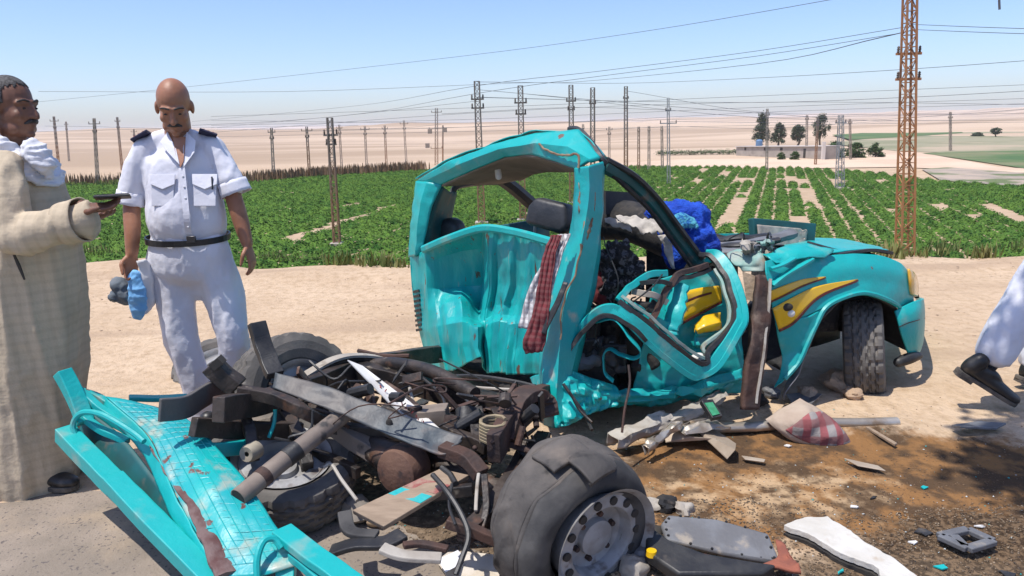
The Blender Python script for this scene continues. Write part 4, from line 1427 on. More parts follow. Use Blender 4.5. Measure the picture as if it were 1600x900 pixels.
tl = [[(1212, 505, -.03), (1236, 500, -.045), (1262, 493, -.05), (1290, 480, -.06)], [(1216, 530, -.02), (1236, 526, -.04), (1254, 522, -.05), (1274, 508, -.06)],
      [(1222, 558, .0), (1234, 556, -.03), (1246, 550, -.05), (1262, 534, -.06)], [(1218, 588, .0), (1226, 585, -.03), (1236, 578, -.05), (1246, 566, -.06)], [(1212, 606, .0), (1216, 603, -.02), (1221, 598, -.04), (1226, 590, -.05)]]
part('wing_tail', patch([[FP(a, b, c) for a, b, c in r] for r in tl], 40, 30, .012, 7., 4.), M_teal, wing, angle=60)
# crease and dents at the wing's rear upper corner
cz = catmull([FP(1206, 446, -.05), FP(1226, 430, -.05), FP(1250, 416, -.03), FP(1268, 405, .0)], 16)
obj('crease', MB().tube(cz, .016, 6, flat=(.7, 1.4)), M_teal, wing)
cz = catmull([FP(1204, 420, -.03), FP(1222, 414, -.04), FP(1240, 404, -.01)], 12)
obj('crease', MB().tube(cz, .014, 6, flat=(.7, 1.4)), M_teal, wing)
# rolled lip of the wheel arch
lip = catmull([FP(1226, 592, -.05), FP(1248, 566, -.062), FP(1263, 534, -.067), FP(1276, 506, -.067), FP(1290, 481, -.068), FP(1316, 466, -.078), FP(1352, 458, -.078), FP(1394, 472, -.058), FP(1419, 492, .03)], 60)
obj('arch_lip', MB().tube(lip, .014, 6), M_teal, wing)
wy = grid_y(wing_g)
decal_grid('yellow_stripe', [(1200, 456), (1228, 445), (1256, 436), (1290, 432)], [(1203, 471), (1228, 459), (1256, 445), (1290, 434)], wy, M_yellow, wing, .012)
decal_grid('yellow_stripe', [(1207, 482), (1238, 465), (1278, 447), (1340, 436)], [(1217, 516), (1240, 503), (1280, 463), (1340, 438)], wy, M_yellow, wing, .014)
decal_grid('red_pinstripe', [(1203, 471), (1228, 459), (1256, 445), (1290, 433)], [(1203, 474), (1228, 462), (1256, 448), (1291, 435)], wy, M_redline, wing, .014)
decal_grid('red_pinstripe', [(1217, 515), (1240, 502), (1280, 462), (1340, 437)], [(1218, 519), (1242, 505.5), (1281, 466), (1342, 439.5)], wy, M_redline, wing, .016)
ho = MB().ball(FP(1230, 480, -.055), (.032, .012, .022))
obj('torn_hole', ho, M_darkhole, wing)
ho = MB().ball(FP(1236, 490, -.06), (.022, .012, .02))
obj('indicator_stub', ho, mat('white_plastic', (.72, .70, .66)), wing)
# dark arch liner behind the lip and hanging grey liner sheet
A0 = [FP(1236, 588, -.03), FP(1262, 545, -.04), FP(1280, 505, -.05), FP(1316, 468, -.06), FP(1352, 461, -.06), FP(1392, 475, -.04), FP(1418, 500, .02), FP(1424, 550, .06)]
A1_ = [q + np.array([-.23, .5, .0]) for q in A0]
part('arch_liner', patch([A0, [(a + b) / 2 + [0, 0, .03] for a, b in zip(A0, A1_)], A1_], 10, 40, .01, 6, 2), M_black, solid=.01, angle=60)
inner_w = [[q + np.array([-.23, .5, .0]) for q in A0], [np.array([q[0] - .23, q[1] + .5, .12]) for q in A0]]
part('inner_wing', patch(inner_w, 6, 20), M_black, solid=.02)
lw = [[FP(1290, 484, -.05), FP(1268, 498, -.05)], [FP(1274, 520, -.06), FP(1256, 528, -.02)], [FP(1258, 560, -.07), FP(1242, 566, -.02)], [FP(1238, 600, -.07), FP(1226, 606, 0)], [FP(1226, 625, -.06), FP(1222, 622, 0)]]
part('hanging_liner', patch(lw, 24, 8, .02, 8, 2), M_grey, solid=.006)

# --- bonnet, folded up at its rear edge
bn = [[(1216, 402, 4.02), (1258, 401, 4.14), (1306, 397, 4.26), (1352, 392, 4.36), (1388, 394, 4.46)],
      [(1222, 393, 4.25), (1262, 389, 4.4), (1310, 384, 4.52), (1350, 385, 4.62), (1384, 391, 4.68)],
      [(1226, 384, 4.7), (1268, 378, 4.85), (1312, 377, 5.0), (1350, 382, 5.05), (1380, 389, 5.1)],
      [(1210, 374, 5.3), (1262, 372, 5.4), (1312, 375, 5.5), (1348, 381, 5.5), (1376, 388, 5.5)]]
bn[0] = [(a, b - 3, c) for a, b, c in bn[0]]
bonnet = part('bonnet', patch(PG(bn), 24, 50, .012, 3., 6.), M_teal, angle=60)
strip('bonnet_gap_shade', [(1306, 399, 4.24), (1340, 393, 4.32), (1366, 391, 4.38), (1390, 395, 4.46)], .02, .05, M_black, bonnet, n=24)  # black strip standing in for the dark gap between bonnet and wing
bf = [[(1192, 398, 4.05), (1222, 388, 4.1), (1262, 384, 4.2)], [(1200, 402, 3.98), (1232, 397, 4.03), (1300, 392, 4.18)], [(1214, 410, 3.95), (1250, 406, 4.02), (1290, 402, 4.12)]]
part('folded_bonnet_corner', patch(PG(bf), 16, 24, .02, 7., 6.), M_teal, bonnet, angle=50)
strip('wiper_arm', [(1262, 378, 4.5), (1290, 386, 4.4), (1320, 394, 4.3)], .012, .012, M_black, n=14)
# engine bay mass under the bonnet and the nose that faces away
eb = MB()
for a, b, c, sx, sy, sz in ((1290, 440, 4.55, .5, .5, .4), (1240, 450, 4.5, .4, .5, .45), (1330, 450, 4.7, .4, .4, .34)):
    eb.box(P(a, b, c + .15), (sx, sy, sz))
obj('engine_block', eb, M_dark, truck, bevel=.03, smooth=False)
# --- front bumper and headlamp
bu = [[(1398, 486, 4.30), (1412, 478, 4.33), (1430, 470, 4.40), (1441, 467, 4.52), (1440, 466, 4.9), (1432, 464, 5.5)],
      [(1402, 500, 4.28), (1416, 493, 4.30), (1434, 487, 4.36), (1443, 484, 4.52), (1442, 482, 4.9), (1434, 478, 5.5)],
      [(1408, 522, 4.28), (1420, 516, 4.30), (1435, 512, 4.36), (1443, 508, 4.52), (1442, 505, 4.9), (1434, 500, 5.5)],
      [(1416, 545, 4.31), (1424, 543, 4.33), (1434, 541, 4.38), (1441, 534, 4.54), (1440, 528, 4.9), (1432, 520, 5.5)],
      [(1420, 558, 4.36), (1427, 557, 4.37), (1434, 552, 4.42), (1438, 545, 4.56), (1437, 540, 4.9), (1430, 530, 5.5)]]
bumper = part('front_bumper', patch(PG(bu), 30, 40), M_teal, solid=.012, angle=60)
strip('bumper_groove', [(1405, 511, 4.265), (1418, 505, 4.285), (1435, 500, 4.345), (1445, 497, 4.51)], .006, .006, M_black, bumper, n=16)
tow = MB().limb([P(1404, 566, 4.3), P(1420, 560, 4.32), P(1434, 556, 4.36)], [.03, .034, .026], 10)
obj('fog_lamp_bracket', tow, M_black, bumper)
hl = [[(1419, 420, 4.42), (1425, 424, 4.46), (1430, 430, 4.6)], [(1421, 440, 4.40), (1428, 442, 4.44), (1434, 446, 4.6)], [(1422, 460, 4.41), (1428, 462, 4.45), (1433, 464, 4.6)]]
part('headlamp', patch(PG(hl), 12, 10), mat('amber_lamp_lens', (.75, .38, .03), (.6, .45, .2), 10, rough=.15, coat=.6), solid=.012)
ns = [[(1424, 430, 4.62), (1412, 424, 5.0), (1396, 412, 5.5)], [(1429, 446, 4.62), (1418, 440, 5.0), (1402, 430, 5.5)], [(1434, 466, 4.62), (1426, 462, 5.0), (1412, 456, 5.5)]]
part('grille', patch(PG(ns), 8, 10), M_black, solid=.02)

# --- cowl clutter: torn dash, hoses, mint inner metal, radiator panel standing up
for k, (pts, r, m) in enumerate([([(1092, 384, 4.5), (1140, 386, 4.4), (1190, 378, 4.4), (1234, 368, 4.5)], .045, M_grey), ([(1096, 374, 4.6), (1150, 374, 4.5), (1200, 370, 4.5)], .04, M_black),
                                 ([(1100, 396, 4.3), (1150, 394, 4.25), (1186, 388, 4.25)], .035, M_grey), ([(1118, 390, 4.4), (1160, 382, 4.3), (1216, 374, 4.35)], .028, M_black), ([(1095, 404, 4.2), (1130, 402, 4.2), (1160, 398, 4.2)], .025, M_rust)]):
    p = catmull([P(*q) for q in pts], 24)
    p += np.stack([fbm(p, 9, 2, i) * .012 for i in (1., 5., 9.)], -1)
    obj('cowl_hose', MB().tube(p, r * (1 + .15 * fbm(p, 15, 2, 3.)), 9, flat=(.7, 1.2)), m, truck)
strip('screen_base', [(1108, 368, 4.9), (1160, 367, 4.9), (1206, 366, 4.9)], .02, .02, M_teal, n=10)
g = patch(PG([[(1136, 400, 4.2), (1160, 392, 4.2), (1190, 384, 4.25), (1204, 380, 4.3)], [(1140, 408, 4.1), (1164, 402, 4.1), (1188, 396, 4.1), (1206, 392, 4.15)], [(1150, 414, 4.05), (1170, 412, 4.04), (1192, 410, 4.02), (1205, 410, 4.05)], [(1160, 424, 4.05), (1176, 424, 4.02), (1192, 424, 4.0), (1204, 424, 4.02)]]), 24, 30, .035, 9, 2)
part('inner_wing_metal', g, M_mint, angle=50)
g_ = np.random.default_rng(5)
for k, (a, b) in enumerate(((1160, 378), (1176, 384), (1186, 374), (1172, 396), (1190, 396))):
    q = [[P(a + i * 7 + g_.normal(0, 2), b + j * 6 + g_.normal(0, 2), 4.1 + g_.uniform(-.05, .05)) for i in range(4)] for j in range(4)]
    part('crumpled_metal', patch(q, 16, 16, .03, 22, float(k)), (M_palegrey, M_grey, M_mint, M_palegrey, M_rust)[k], solid=.003, angle=30)
rad = [P(1172, 341, 4.75), P(1272, 350, 4.95), P(1268, 388, 4.9), P(1176, 384, 4.7)]
rr_ = [P(1183, 351, 4.70), P(1262, 358, 4.88), P(1258, 386, 4.84), P(1186, 382, 4.66)]
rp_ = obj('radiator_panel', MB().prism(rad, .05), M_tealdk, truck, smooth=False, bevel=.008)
n_ = 16
gg = patch([[rr_[0] + (rr_[1] - rr_[0]) * t for t in np.linspace(0, 1, 5)], [rr_[3] + (rr_[2] - rr_[3]) * t for t in np.linspace(0, 1, 5)]], 16, 30)
gg[:, -4:, 2] += fbm(gg[:, -4:].reshape(-1, 3), 40, 2, 1.).reshape(16, 4) * .03
gg[:, :, 0] += (np.sin(np.arange(30) * 1.2) * .004)[None, :]
part('torn_mesh', gg, M_palegrey, rp_)

# --- inside the cab
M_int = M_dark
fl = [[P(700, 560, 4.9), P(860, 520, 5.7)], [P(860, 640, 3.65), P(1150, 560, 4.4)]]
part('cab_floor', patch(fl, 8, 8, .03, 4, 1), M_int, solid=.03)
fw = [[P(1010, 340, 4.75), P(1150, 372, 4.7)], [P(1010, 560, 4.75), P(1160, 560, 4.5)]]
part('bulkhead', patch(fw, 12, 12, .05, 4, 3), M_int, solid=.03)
dash = MB().limb([P(905, 352, 5.1), P(980, 345, 4.75), P(1060, 378, 4.4)], [.11, .13, .12], 12)
obj('dashboard', dash, M_dark, truck)
dp = MB().prism([P(944, 298, 4.7), P(1008, 302, 4.9), P(1010, 335, 4.9), P(944, 335, 4.7)], .03)
obj('sun_visor', dp, mat('charcoal_board', (.05, .048, .05), (.07, .065, .062), 9, rough=.8), truck, smooth=False)
M_torn = mat('torn_white_trim', (.50, .46, .41), (.30, .27, .24), 14, rough=.8)
for k, q in enumerate(([[(962, 338, 4.3), (990, 340, 4.28), (1016, 344, 4.25), (1040, 346, 4.2)], [(966, 346, 4.24), (992, 356, 4.2), (1018, 364, 4.18), (1036, 366, 4.15)]],
                       [[(1028, 368, 4.12), (1036, 384, 4.1), (1042, 404, 4.08), (1052, 420, 4.06)], [(1040, 366, 4.1), (1050, 384, 4.06), (1052, 402, 4.05), (1056, 418, 4.05)]],
                       [[(944, 342, 4.34), (962, 344, 4.32), (984, 348, 4.3)], [(946, 348, 4.3), (966, 354, 4.28), (988, 358, 4.26)]])):
    g = patch(PG(q), 12, 30, .02, 16, float(k))
    g[0, :, 2] += fbm(g[0], 40, 2, 1.) * .012
    g[-1, :, 2] += fbm(g[-1], 40, 2, 5.) * .02
    part('torn_trim', g, M_torn, solid=.004, angle=30)


def soft_box(c, size, M, name, m, parent, bev=.05):
    mb = MB().box(c, size, M)
    return obj(name, mb, m, parent, bevel=bev, angle=180)


def yaw(a, tilt=0.0):
    return np.array(Matrix.Rotation(a, 3, 'Z') @ Matrix.Rotation(tilt, 3, 'X'))


def rounded(poly, thick, name, m, parent=None, r=.03, sub=2):
    o = obj(name, MB().prism(poly, thick), m, parent, angle=180)
    md = o.modifiers.new('bevel', 'BEVEL')
    md.width = r
    md.segments = 3
    return o


st = rounded([P(832, 322, 4.12), P(845, 308, 4.12), P(892, 320, 4.0), P(893, 355, 3.98), P(884, 367, 4.0), P(826, 350, 4.12)], .12, 'headrest', M_darkfabric, truck, .04)
mb = MB().tube([P(836, 352, 4.12), P(835, 372, 4.12)], .008, 6)
mb.tube([P(876, 362, 4.03), P(876, 380, 4.03)], .008, 6)
obj('headrest_posts', mb, M_rim, st)
rounded([P(812, 380, 4.62), P(900, 388, 4.35), P(890, 520, 4.3), P(806, 510, 4.6)], .18, 'seat_back', M_darkfabric, truck, .05)
rounded([P(680, 350, 4.95), P(708, 338, 4.9), P(722, 350, 4.85), P(722, 372, 4.85), P(682, 374, 4.95)], .14, 'headrest', M_darkfabric, truck, .04)
rounded([P(690, 378, 5.2), P(748, 372, 4.95), P(748, 500, 4.9), P(690, 500, 5.15)], .18, 'seat_back', M_darkfabric, truck, .05)
# dark jumble behind the open door
mb = MB()
g_ = np.random.default_rng(8)
for k in range(34):
    c = P(900 + g_.uniform(0, 130), 470 + g_.uniform(0, 120), 3.85 + g_.uniform(0, .35))
    mb.box(c, g_.uniform(.05, .22, 3), np.array(Matrix.Rotation(g_.uniform(0, 3), 3, 'Z') @ Matrix.Rotation(g_.uniform(0, 3), 3, 'X')))
o = obj('crushed_interior', mb, M_int, truck, bevel=.015, smooth=False)
o['kind'] = 'stuff'
for k in range(6):
    c = P(896 + g_.uniform(0, 80), 525 + g_.uniform(0, 45), 3.78 + g_.uniform(0, .12))
    q = [[c + np.array([(i - 1.5) * .05, g_.uniform(-.03, .03), (j - 1.5) * .05]) for i in range(4)] for j in range(4)]
    part('torn_padding', patch(q, 18, 18, .03, 14, float(k)), (M_darkfabric, M_dark, M_grey)[k % 3], solid=.02, angle=40)


# ------------------------------------------------------------------ wheels
def axis_matrix(n, up=(0, 0, 1)):
    z = nrm(n)
    x = nrm(np.cross(up, z))
    return np.stack([x, np.cross(z, x), z], 1)


def tyre_mesh(R, W, c, M, r_in=.2, flat=0.0, nseg=96, squash=None):
    us = np.linspace(-1, 1, 33)
    vs, nprof = [], 0
    side = [(r_in, .62), (r_in + .012, .80), (r_in + (R - r_in) * .35, 1.0), (r_in + (R - r_in) * .62, 1.03), (R - .028, .97)]
    prof_n = len(side) * 2 + 33
    for s in range(nseg):
        a = 2 * math.pi * s / nseg
        ring = []
        for r, w in side:
            ring.append((r, -w * W / 2))
        for u in us:
            r = R - .014 * abs(u) ** 4
            zig = .05 * (1 if s % 4 < 2 else -1)
            for gc in (-.62, -.22, .22, .62):
                if abs(u - gc - zig) < .055:
                    r -= .011
            if abs(u) > .62 and s % 4 == 0:
                r -= .010
            elif abs(u) <= .62 and s % 6 == (0 if u > 0 else 3) and abs(u) > .25:
                r -= .006
            ring.append((r, u * W / 2 * .93))
        for r, w in reversed(side):
            ring.append((r, w * W / 2))
        for r, z in ring:
            q = np.array([r * math.cos(a), r * math.sin(a), z])
            vs.append(q)
    vs = np.array(vs) @ np.array(M).T + np.asarray(c)
    if squash is not None:
        vs = squash(vs)
    n = prof_n
    fs = [(s * n + k, ((s + 1) % nseg) * n + k, ((s + 1) % nseg) * n + k + 1, s * n + k + 1) for s in range(nseg) for k in range(n - 1)]
    mb = MB()
    mb.add(vs, fs)
    return mb


def rim_mesh(R, W, c, M):
    prof = [(R + .012, W * .5), (R + .004, W * .47), (R - .008, W * .40), (R - .016, W * .30), (R * .90, W * .33), (R * .86, W * .30), (R * .72, W * .33), (R * .65, W * .32), (R * .62, W * .26), (R * .59, W * .08), (R * .50, W * .04), (R * .34, W * .05), (R * .32, W * .18), (R * .22, W * .21), (.001, W * .21)]
    mb = MB().lathe(prof, c, M, 48)
    mb.lathe([(R + .012, W * .5), (R - .02, W * .3), (R - .035, -W * .3), (R + .012, -W * .5)], c, M, 48)
    return mb


def wheel(name, c, n, R, W, parent, rim_r=.19, squash=None, label=None, up=(0, 0, 1), nuts=True):
    M = axis_matrix(n, up)
    ty = obj(name, tyre_mesh(R, W, c, M, rim_r + .008, squash=squash), M_tyre, parent, angle=16)
    rm = obj('rim', rim_mesh(rim_r, W * .82, c, M), M_rim, ty)
    if nuts:
        c = np.asarray(c, float)
        for k in range(12):
            a = 2 * math.pi * k / 12
            p = c + M @ np.array([math.cos(a) * rim_r * .765, math.sin(a) * rim_r * .765, W * .82 * .325])
            h = MB().lathe([(0, .004), (.013, .004), (.014, -.004)], p, M, 10)
            obj('rim_hole', h, M_darkhole, ty, smooth=False)
        for k in range(6):
            a = 2 * math.pi * k / 6 + .3
            p = c + M @ np.array([math.cos(a) * rim_r * .40, math.sin(a) * rim_r * .42, W * .82 * .05])
            obj('wheel_nut', MB().lathe([(0, .016), (.009, .016), (.011, -.002)], p, M, 6), M_rust, ty, smooth=False)
    if label:
        ty['label'] = label
    return ty


def lean(dy_top):
    return lambda v: v


# front right wheel turned hard so that its tread faces the road
fwc = P(1349, 545, 4.42)
wheel('front_wheel', fwc + np.array([0, 0, 0]), (.90, -.40, .10), .305, .215, truck, .185, label='front wheel turned outward, tread towards the road')
# --- rear right wheel: tyre blown, its carcass shoved inboard and draped over the rim
rwc = P(915, 826, 2.46)
ax_ = nrm((.55, -.82, -.10))
Mw = axis_matrix(ax_)
M_tyrebare = mat('scuffed_blown_tyre', (.06, .054, .049), (.115, .10, .087), 5, rough=.8, bump=.004, bscale=45, dirt=(.20, .16, .125), dscale=5, dlo=.56, dhi=.78, dirt2=(.022, .02, .019), d2scale=9, d2lo=.58, d2hi=.66)


def collapse(v):
    d = v - rwc
    h = d @ ax_
    rad = d - h[:, None] * ax_
    r = np.linalg.norm(rad, axis=1)
    k = np.clip((r - .21) / .1, 0, 1)
    a = np.arctan2(rad @ Mw[:, 1], rad @ Mw[:, 0])
    q = np.stack([np.cos(a) * 2, np.sin(a) * 2, h * 6], -1)
    crease = 1 - 2.4 * np.abs(fbm(q, 1.3, 2, 4.0))
    v = v + rad / (r[:, None] + 1e-6) * (k * (crease * .010 + fbm(q, .8, 2, 8.) * .02))[:, None]
    v = v - ax_ * (k * .03 * fbm(q, 1.0, 2, 3.))[:, None]
    v[:, 2] = np.maximum(v[:, 2], .012)
    return v


prof = [(.198, .062), (.215, .085), (.25, .10), (.285, .095), (.306, .075), (.318, .052), (.314, .046), (.324, .040), (.320, .030), (.328, .024), (.331, -.03), (.332, -.07), (.329, -.105), (.322, -.112), (.326, -.12), (.318, -.134), (.30, -.155), (.265, -.168), (.23, -.165)]
tb_ = MB()
tyc = rwc + np.array([-.035, -.02, .015])
tb_.lathe([(q[0] * .86, q[1]) for q in catmull(np.array(prof), 90)], tyc, Mw, 120)
tb_.v = [tuple(q) for q in collapse(np.array(tb_.v))]
rt = obj('rear_wheel', tb_, M_tyrebare, truck, angle=40, solid=.010)
rt['label'] = 'rear wheel with blown scuffed tyre'
rt.data.materials.append(M_tyredk)
for p_ in rt.data.polygons:
    if p_.index < 120 * 89 and p_.index % 89 < 27:
        p_.material_index = 1
obj('rim', rim_mesh(.205, .19, rwc + ax_ * .03, Mw), M_rim, rt)
for k in range(14):
    a = 2 * math.pi * k / 14
    p = rwc + ax_ * .032 + Mw @ np.array([math.cos(a) * .157, math.sin(a) * .157, .19 * .325])
    obj('rim_hole', MB().lathe([(0, .004), (.0155, .004), (.0165, -.004)], p, Mw, 12), M_darkhole, rt, smooth=False)
for k in range(6):
    a = 2 * math.pi * k / 6 + .3
    p = rwc + ax_ * .03 + Mw @ np.array([math.cos(a) * .082, math.sin(a) * .086, .19 * .05])
    obj('wheel_nut', MB().lathe([(0, .018), (.010, .018), (.012, -.002)], p, Mw, 6), M_rust, rt, smooth=False)


def on_wheel(r, a, h):
    a = math.radians(a)
    return tyc + Mw @ np.array([r * .87 * math.cos(a), r * .87 * math.sin(a), h])


# torn sidewall: a frayed bead running round the shoulder and a curled lip standing off at the top
up_a = math.degrees(math.atan2(*(Mw.T @ np.array([0, 0, 1.0]))[[1, 0]]))
sgn = 1 if (Mw[:, 0] * math.cos(math.radians(up_a + 90)) + Mw[:, 1] * math.sin(math.radians(up_a + 90)))[0] < 0 else -1
lip_ = [[on_wheel(r - .002 * k, up_a - sgn * (k * 5 - 14), h - .008 * k) for k in range(11)] for r, h in ((.335, -.02), (.352, .035), (.345, .10), (.322, .135), (.30, .125))]
part('curled_sidewall', patch(lip_, 14, 50, .008, 9, 4), M_tyrebare, rt, solid=.012)
lip2 = [[on_wheel(r, up_a + sgn * (k * 4 - 6), h) for k in range(9)] for r, h in ((.338, -.11), (.346, -.06), (.346, -.01), (.338, .02))]
part('torn_tread_flap', patch(lip2, 14, 30, .008, 9, 2), M_tyrebare, rt, solid=.014)
# --- rear left wheel, leaning
lwc = P(462, 628, 3.55)
wheel('rear_wheel', lwc, (.72, -.60, .42), .34, .23, truck, .185, label='far rear wheel tilted over, tread up', nuts=False)
# --- spare wheel hung under the bed
wheel('spare_wheel', P(440, 735, 2.95), (.18, -.25, 1.0), .31, .20, truck, .19, label='spare wheel hanging low under the chassis', nuts=False)

# ------------------------------------------------------------------ chassis, axle and underbody
ch = MB()
def rail(pts, w, h, m, name='rail', n=24, parent=truck, noise=.006, up=(0, 0, 1)):
    path = catmull([P(*q) for q in pts], n)
    if noise:
        path = path + np.stack([fbm(path, 7, 2, i) * noise for i in (1., 5., 9.)], -1)
    sec = np.array([(-.5, -.5), (.5, -.5), (.5, .5), (-.5, .5)])
    return obj(name, MB().tube(path, 1.0, sect=sec * np.array([h, w]), up=up), m, parent, smooth=False, bevel=.004)


chassis = rail([(770, 700, 2.72), (800, 660, 2.95), (826, 634, 3.15), (850, 620, 3.4), (880, 612, 3.7)], .055, .12, M_rust, 'chassis_rail')
rail([(340, 640, 2.75), (420, 625, 3.1), (500, 600, 3.45), (560, 575, 3.75), (640, 560, 4.2), (690, 552, 4.5)], .055, .10, M_steel, 'chassis_rail')
rail([(372, 612, 2.95), (432, 622, 2.95), (470, 640, 2.9), (520, 668, 2.95), (600, 676, 2.95), (740, 690, 2.85)], .045, .05, M_steel, 'cross_member')
rail([(560, 580, 3.7), (640, 600, 3.6), (720, 620, 3.4), (800, 640, 3.25)], .07, .10, M_steel, 'cross_member')
rail([(250, 640, 2.72), (290, 636, 2.8), (330, 612, 2.95), (366, 606, 3.0)], .02, .09, M_bluesteel, 'gusset_plate')
rail([(402, 503, 3.25), (410, 535, 3.22), (420, 560, 3.18), (432, 586, 3.12)], .075, .04, M_black, 'stake_bracket')
rail([(330, 568, 2.98), (352, 590, 2.98), (372, 606, 2.98)], .075, .075, M_steel, 'box_tube')
rail([(336, 562, 2.96), (345, 572, 2.96)], .05, .05, M_darkhole, 'box_tube_bore')
bs = patch(PG([[(430, 582, 3.06), (500, 600, 2.97), (570, 626, 2.9), (640, 652, 2.85), (700, 672, 2.80), (724, 680, 2.77)], [(428, 594, 3.03), (494, 614, 2.94), (564, 640, 2.87), (636, 668, 2.81), (694, 690, 2.76), (714, 690, 2.75)],
               [(426, 606, 3.0), (488, 628, 2.9), (556, 656, 2.83), (630, 686, 2.76), (682, 706, 2.71), (700, 704, 2.71)]]), 13, 70, .004, 7, 3, lin='u', ridge=(.018, 6.))
bs[:, -1] += np.stack([fbm(bs[:, -1], 30, 2, 1.) * .03, 0 * bs[:, -1, 0], fbm(bs[:, -1], 30, 2, 4.) * .02], -1)
fb_ = part('bent_flat_bar', bs, M_bluesteel, solid=.007, angle=25)
obj('bar_hole', MB().ball(bs[6, 36] + [0, -.012, .0], (.014, .006, .02)), M_darkhole, fb_)
# axle, differential and drums
axl0, axl1 = P(838, 790, 2.62), P(486, 640, 3.5)
obj('axle_tube', MB().tube(catmull([axl0, axl0 * .5 + axl1 * .5, axl1], 12), .05, 14), M_steel, truck)
dfc = P(628, 733, 2.82)
dmat = axis_matrix((-.45, -.85, .05))
obj('differential', MB().lathe([(0, .06), (.05, .06), (.088, .045), (.10, .02), (.10, -.03), (.085, -.08), (.05, -.12), (0, -.13)], dfc, dmat, 28), M_drum, truck)
pr_ = catmull([P(560, 692, 3.0), P(596, 708, 2.9), P(622, 722, 2.86)], 10)
obj('prop_shaft', MB().tube(pr_, np.linspace(.05, .075, 10), 14), M_steel, truck)
rail([(540, 668, 3.1), (580, 690, 2.98), (610, 700, 2.92)], .06, .05, M_steel, 'link_arm')
# exhaust pipe pointing out at the back
ex = catmull([P(556, 634, 2.98), P(500, 676, 2.82), P(440, 722, 2.68), P(372, 778, 2.5)], 20)
M_pipe = mat('dusty_tan_pipe', (.24, .19, .15), (.17, .135, .11), 9, rough=.7, bump=.002, bscale=40, dirt=(.04, .036, .034), dscale=5, dlo=.55, dhi=.6)
ep = obj('exhaust_pipe', MB().tube(ex, .034, 16, caps=False), M_pipe, truck, solid=.004)
obj('pipe_mouth', MB().tube(ex[-2:] * np.array(1.0), .0295, 16), M_darkhole, ep)
obj('pipe_clamp', MB().tube(ex[10:13], .0385, 16), M_black, ep)
obj('pipe_clamp', MB().tube(ex[15:17], .0375, 16), M_rust, ep)
# fat curved hose and arched leaf spring
hs = catmull([P(576, 572, 3.75), P(610, 568, 3.7), P(660, 576, 3.55), P(700, 592, 3.4), P(742, 616, 3.25)], 30)
obj('curved_pipe', MB().tube(hs, .034, 12), M_steel, truck)
for k in range(4):
    lf = catmull([P(470, 590 + k * 5, 3.5), P(520, 562 + k * 5, 3.62), P(560, 555 + k * 5, 3.72), P(612, 560 + k * 5, 3.85)], 20)
    obj('leaf_spring', MB().tube(lf, 1.0, sect=np.array([(-.006, -.03), (.006, -.03), (.006, .03), (-.006, .03)]), up=(0, 0, 1)), M_steel if k else M_palegrey, truck, smooth=False)
for k in range(4):
    lf = catmull([P(724, 830 + k * 5, 2.42), P(766, 790 + k * 5, 2.55), P(800, 740 + k * 5, 2.72), P(850, 676 + k * 4, 3.1)], 20)
    obj('leaf_spring', MB().tube(lf, 1.0, sect=np.array([(-.006, -.03), (.006, -.03), (.006, .03), (-.006, .03)]), up=(0, 0, 1)), M_rust if k else M_steel, truck, smooth=False)
# shackle plates, brackets, dampers
for pts, w, h, m, nm in [([(776, 690, 2.85), (792, 640, 3.0), (808, 612, 3.1)], .03, .17, M_rust, 'rail_bracket'), ([(742, 640, 3.0), (748, 690, 2.85)], .10, .06, M_steel, 'bracket'),
                         ([(690, 670, 2.95), (760, 700, 2.8)], .06, .08, M_steel, 'bracket'), ([(650, 640, 3.1), (700, 655, 3.05), (745, 668, 3.0)], .05, .06, M_steel, 'bracket'),
                         ([(600, 600, 3.5), (640, 628, 3.3), (676, 660, 3.1)], .05, .05, M_rust, 'strut'), ([(440, 640, 3.2), (470, 690, 3.0), (480, 730, 2.9)], .08, .10, M_steel, 'bracket'),
                         ([(380, 640, 3.0), (392, 680, 2.9), (396, 720, 2.85)], .07, .08, M_steel, 'bracket'), ([(748, 740, 2.62), (746, 770, 2.56), (744, 800, 2.5)], .022, .03, M_palegrey, 'shackle_link'),
                         ([(756, 742, 2.6), (760, 800, 2.5), (748, 850, 2.42)], .04, .05, M_steel, 'damper'), ([(700, 815, 2.45), (740, 830, 2.42), (790, 850, 2.4)], .06, .06, M_rust, 'spring_seat'),
                         ([(560, 740, 2.85), (520, 720, 2.95), (470, 700, 3.05)], .05, .08, M_steel, 'link_arm'), ([(640, 780, 2.6), (690, 770, 2.6), (740, 765, 2.6)], .05, .07, M_steel, 'link_arm'),
                         ([(300, 668, 2.75), (380, 670, 2.95), (470, 672, 3.1)], .06, .12, M_steel, 'rear_cross_member'), ([(500, 660, 3.1), (560, 660, 3.05), (620, 668, 3.0)], .06, .08, M_steel, 'bracket'),
                         ([(840, 720, 2.75), (830, 760, 2.65), (826, 800, 2.55)], .12, .05, M_dark, 'brake_plate')]:
    rail(pts, w * .62, h * .62, m, nm, n=12)
rail([(786, 690, 2.86), (800, 640, 2.96), (822, 616, 3.05), (846, 618, 3.12), (856, 650, 3.1)], .10, .05, M_rust, 'rail_end_plate', n=24)
rail([(600, 640, 3.1), (650, 650, 3.06), (700, 648, 3.05)], .09, .07, M_pipe, 'muffler', n=10)
rail([(505, 655, 3.0), (560, 690, 2.93), (600, 716, 2.88)], .07, .07, M_pipe, 'axle_housing', n=12)
rail([(690, 700, 2.76), (730, 716, 2.7), (752, 742, 2.64)], .06, .05, M_rust, 'spring_hanger', n=12)
cy = MB().tube(catmull([P(728, 640, 3.0), P(729, 672, 2.94)], 4), .045, 14)
obj('bump_stop', cy, M_black, truck)
sp_ = []
for k in range(60):
    a = k * .7
    c = P(770, 656 + k * .55, 2.82)
    sp_.append(c + np.array([math.cos(a) * .05, math.sin(a) * .05, 0]))
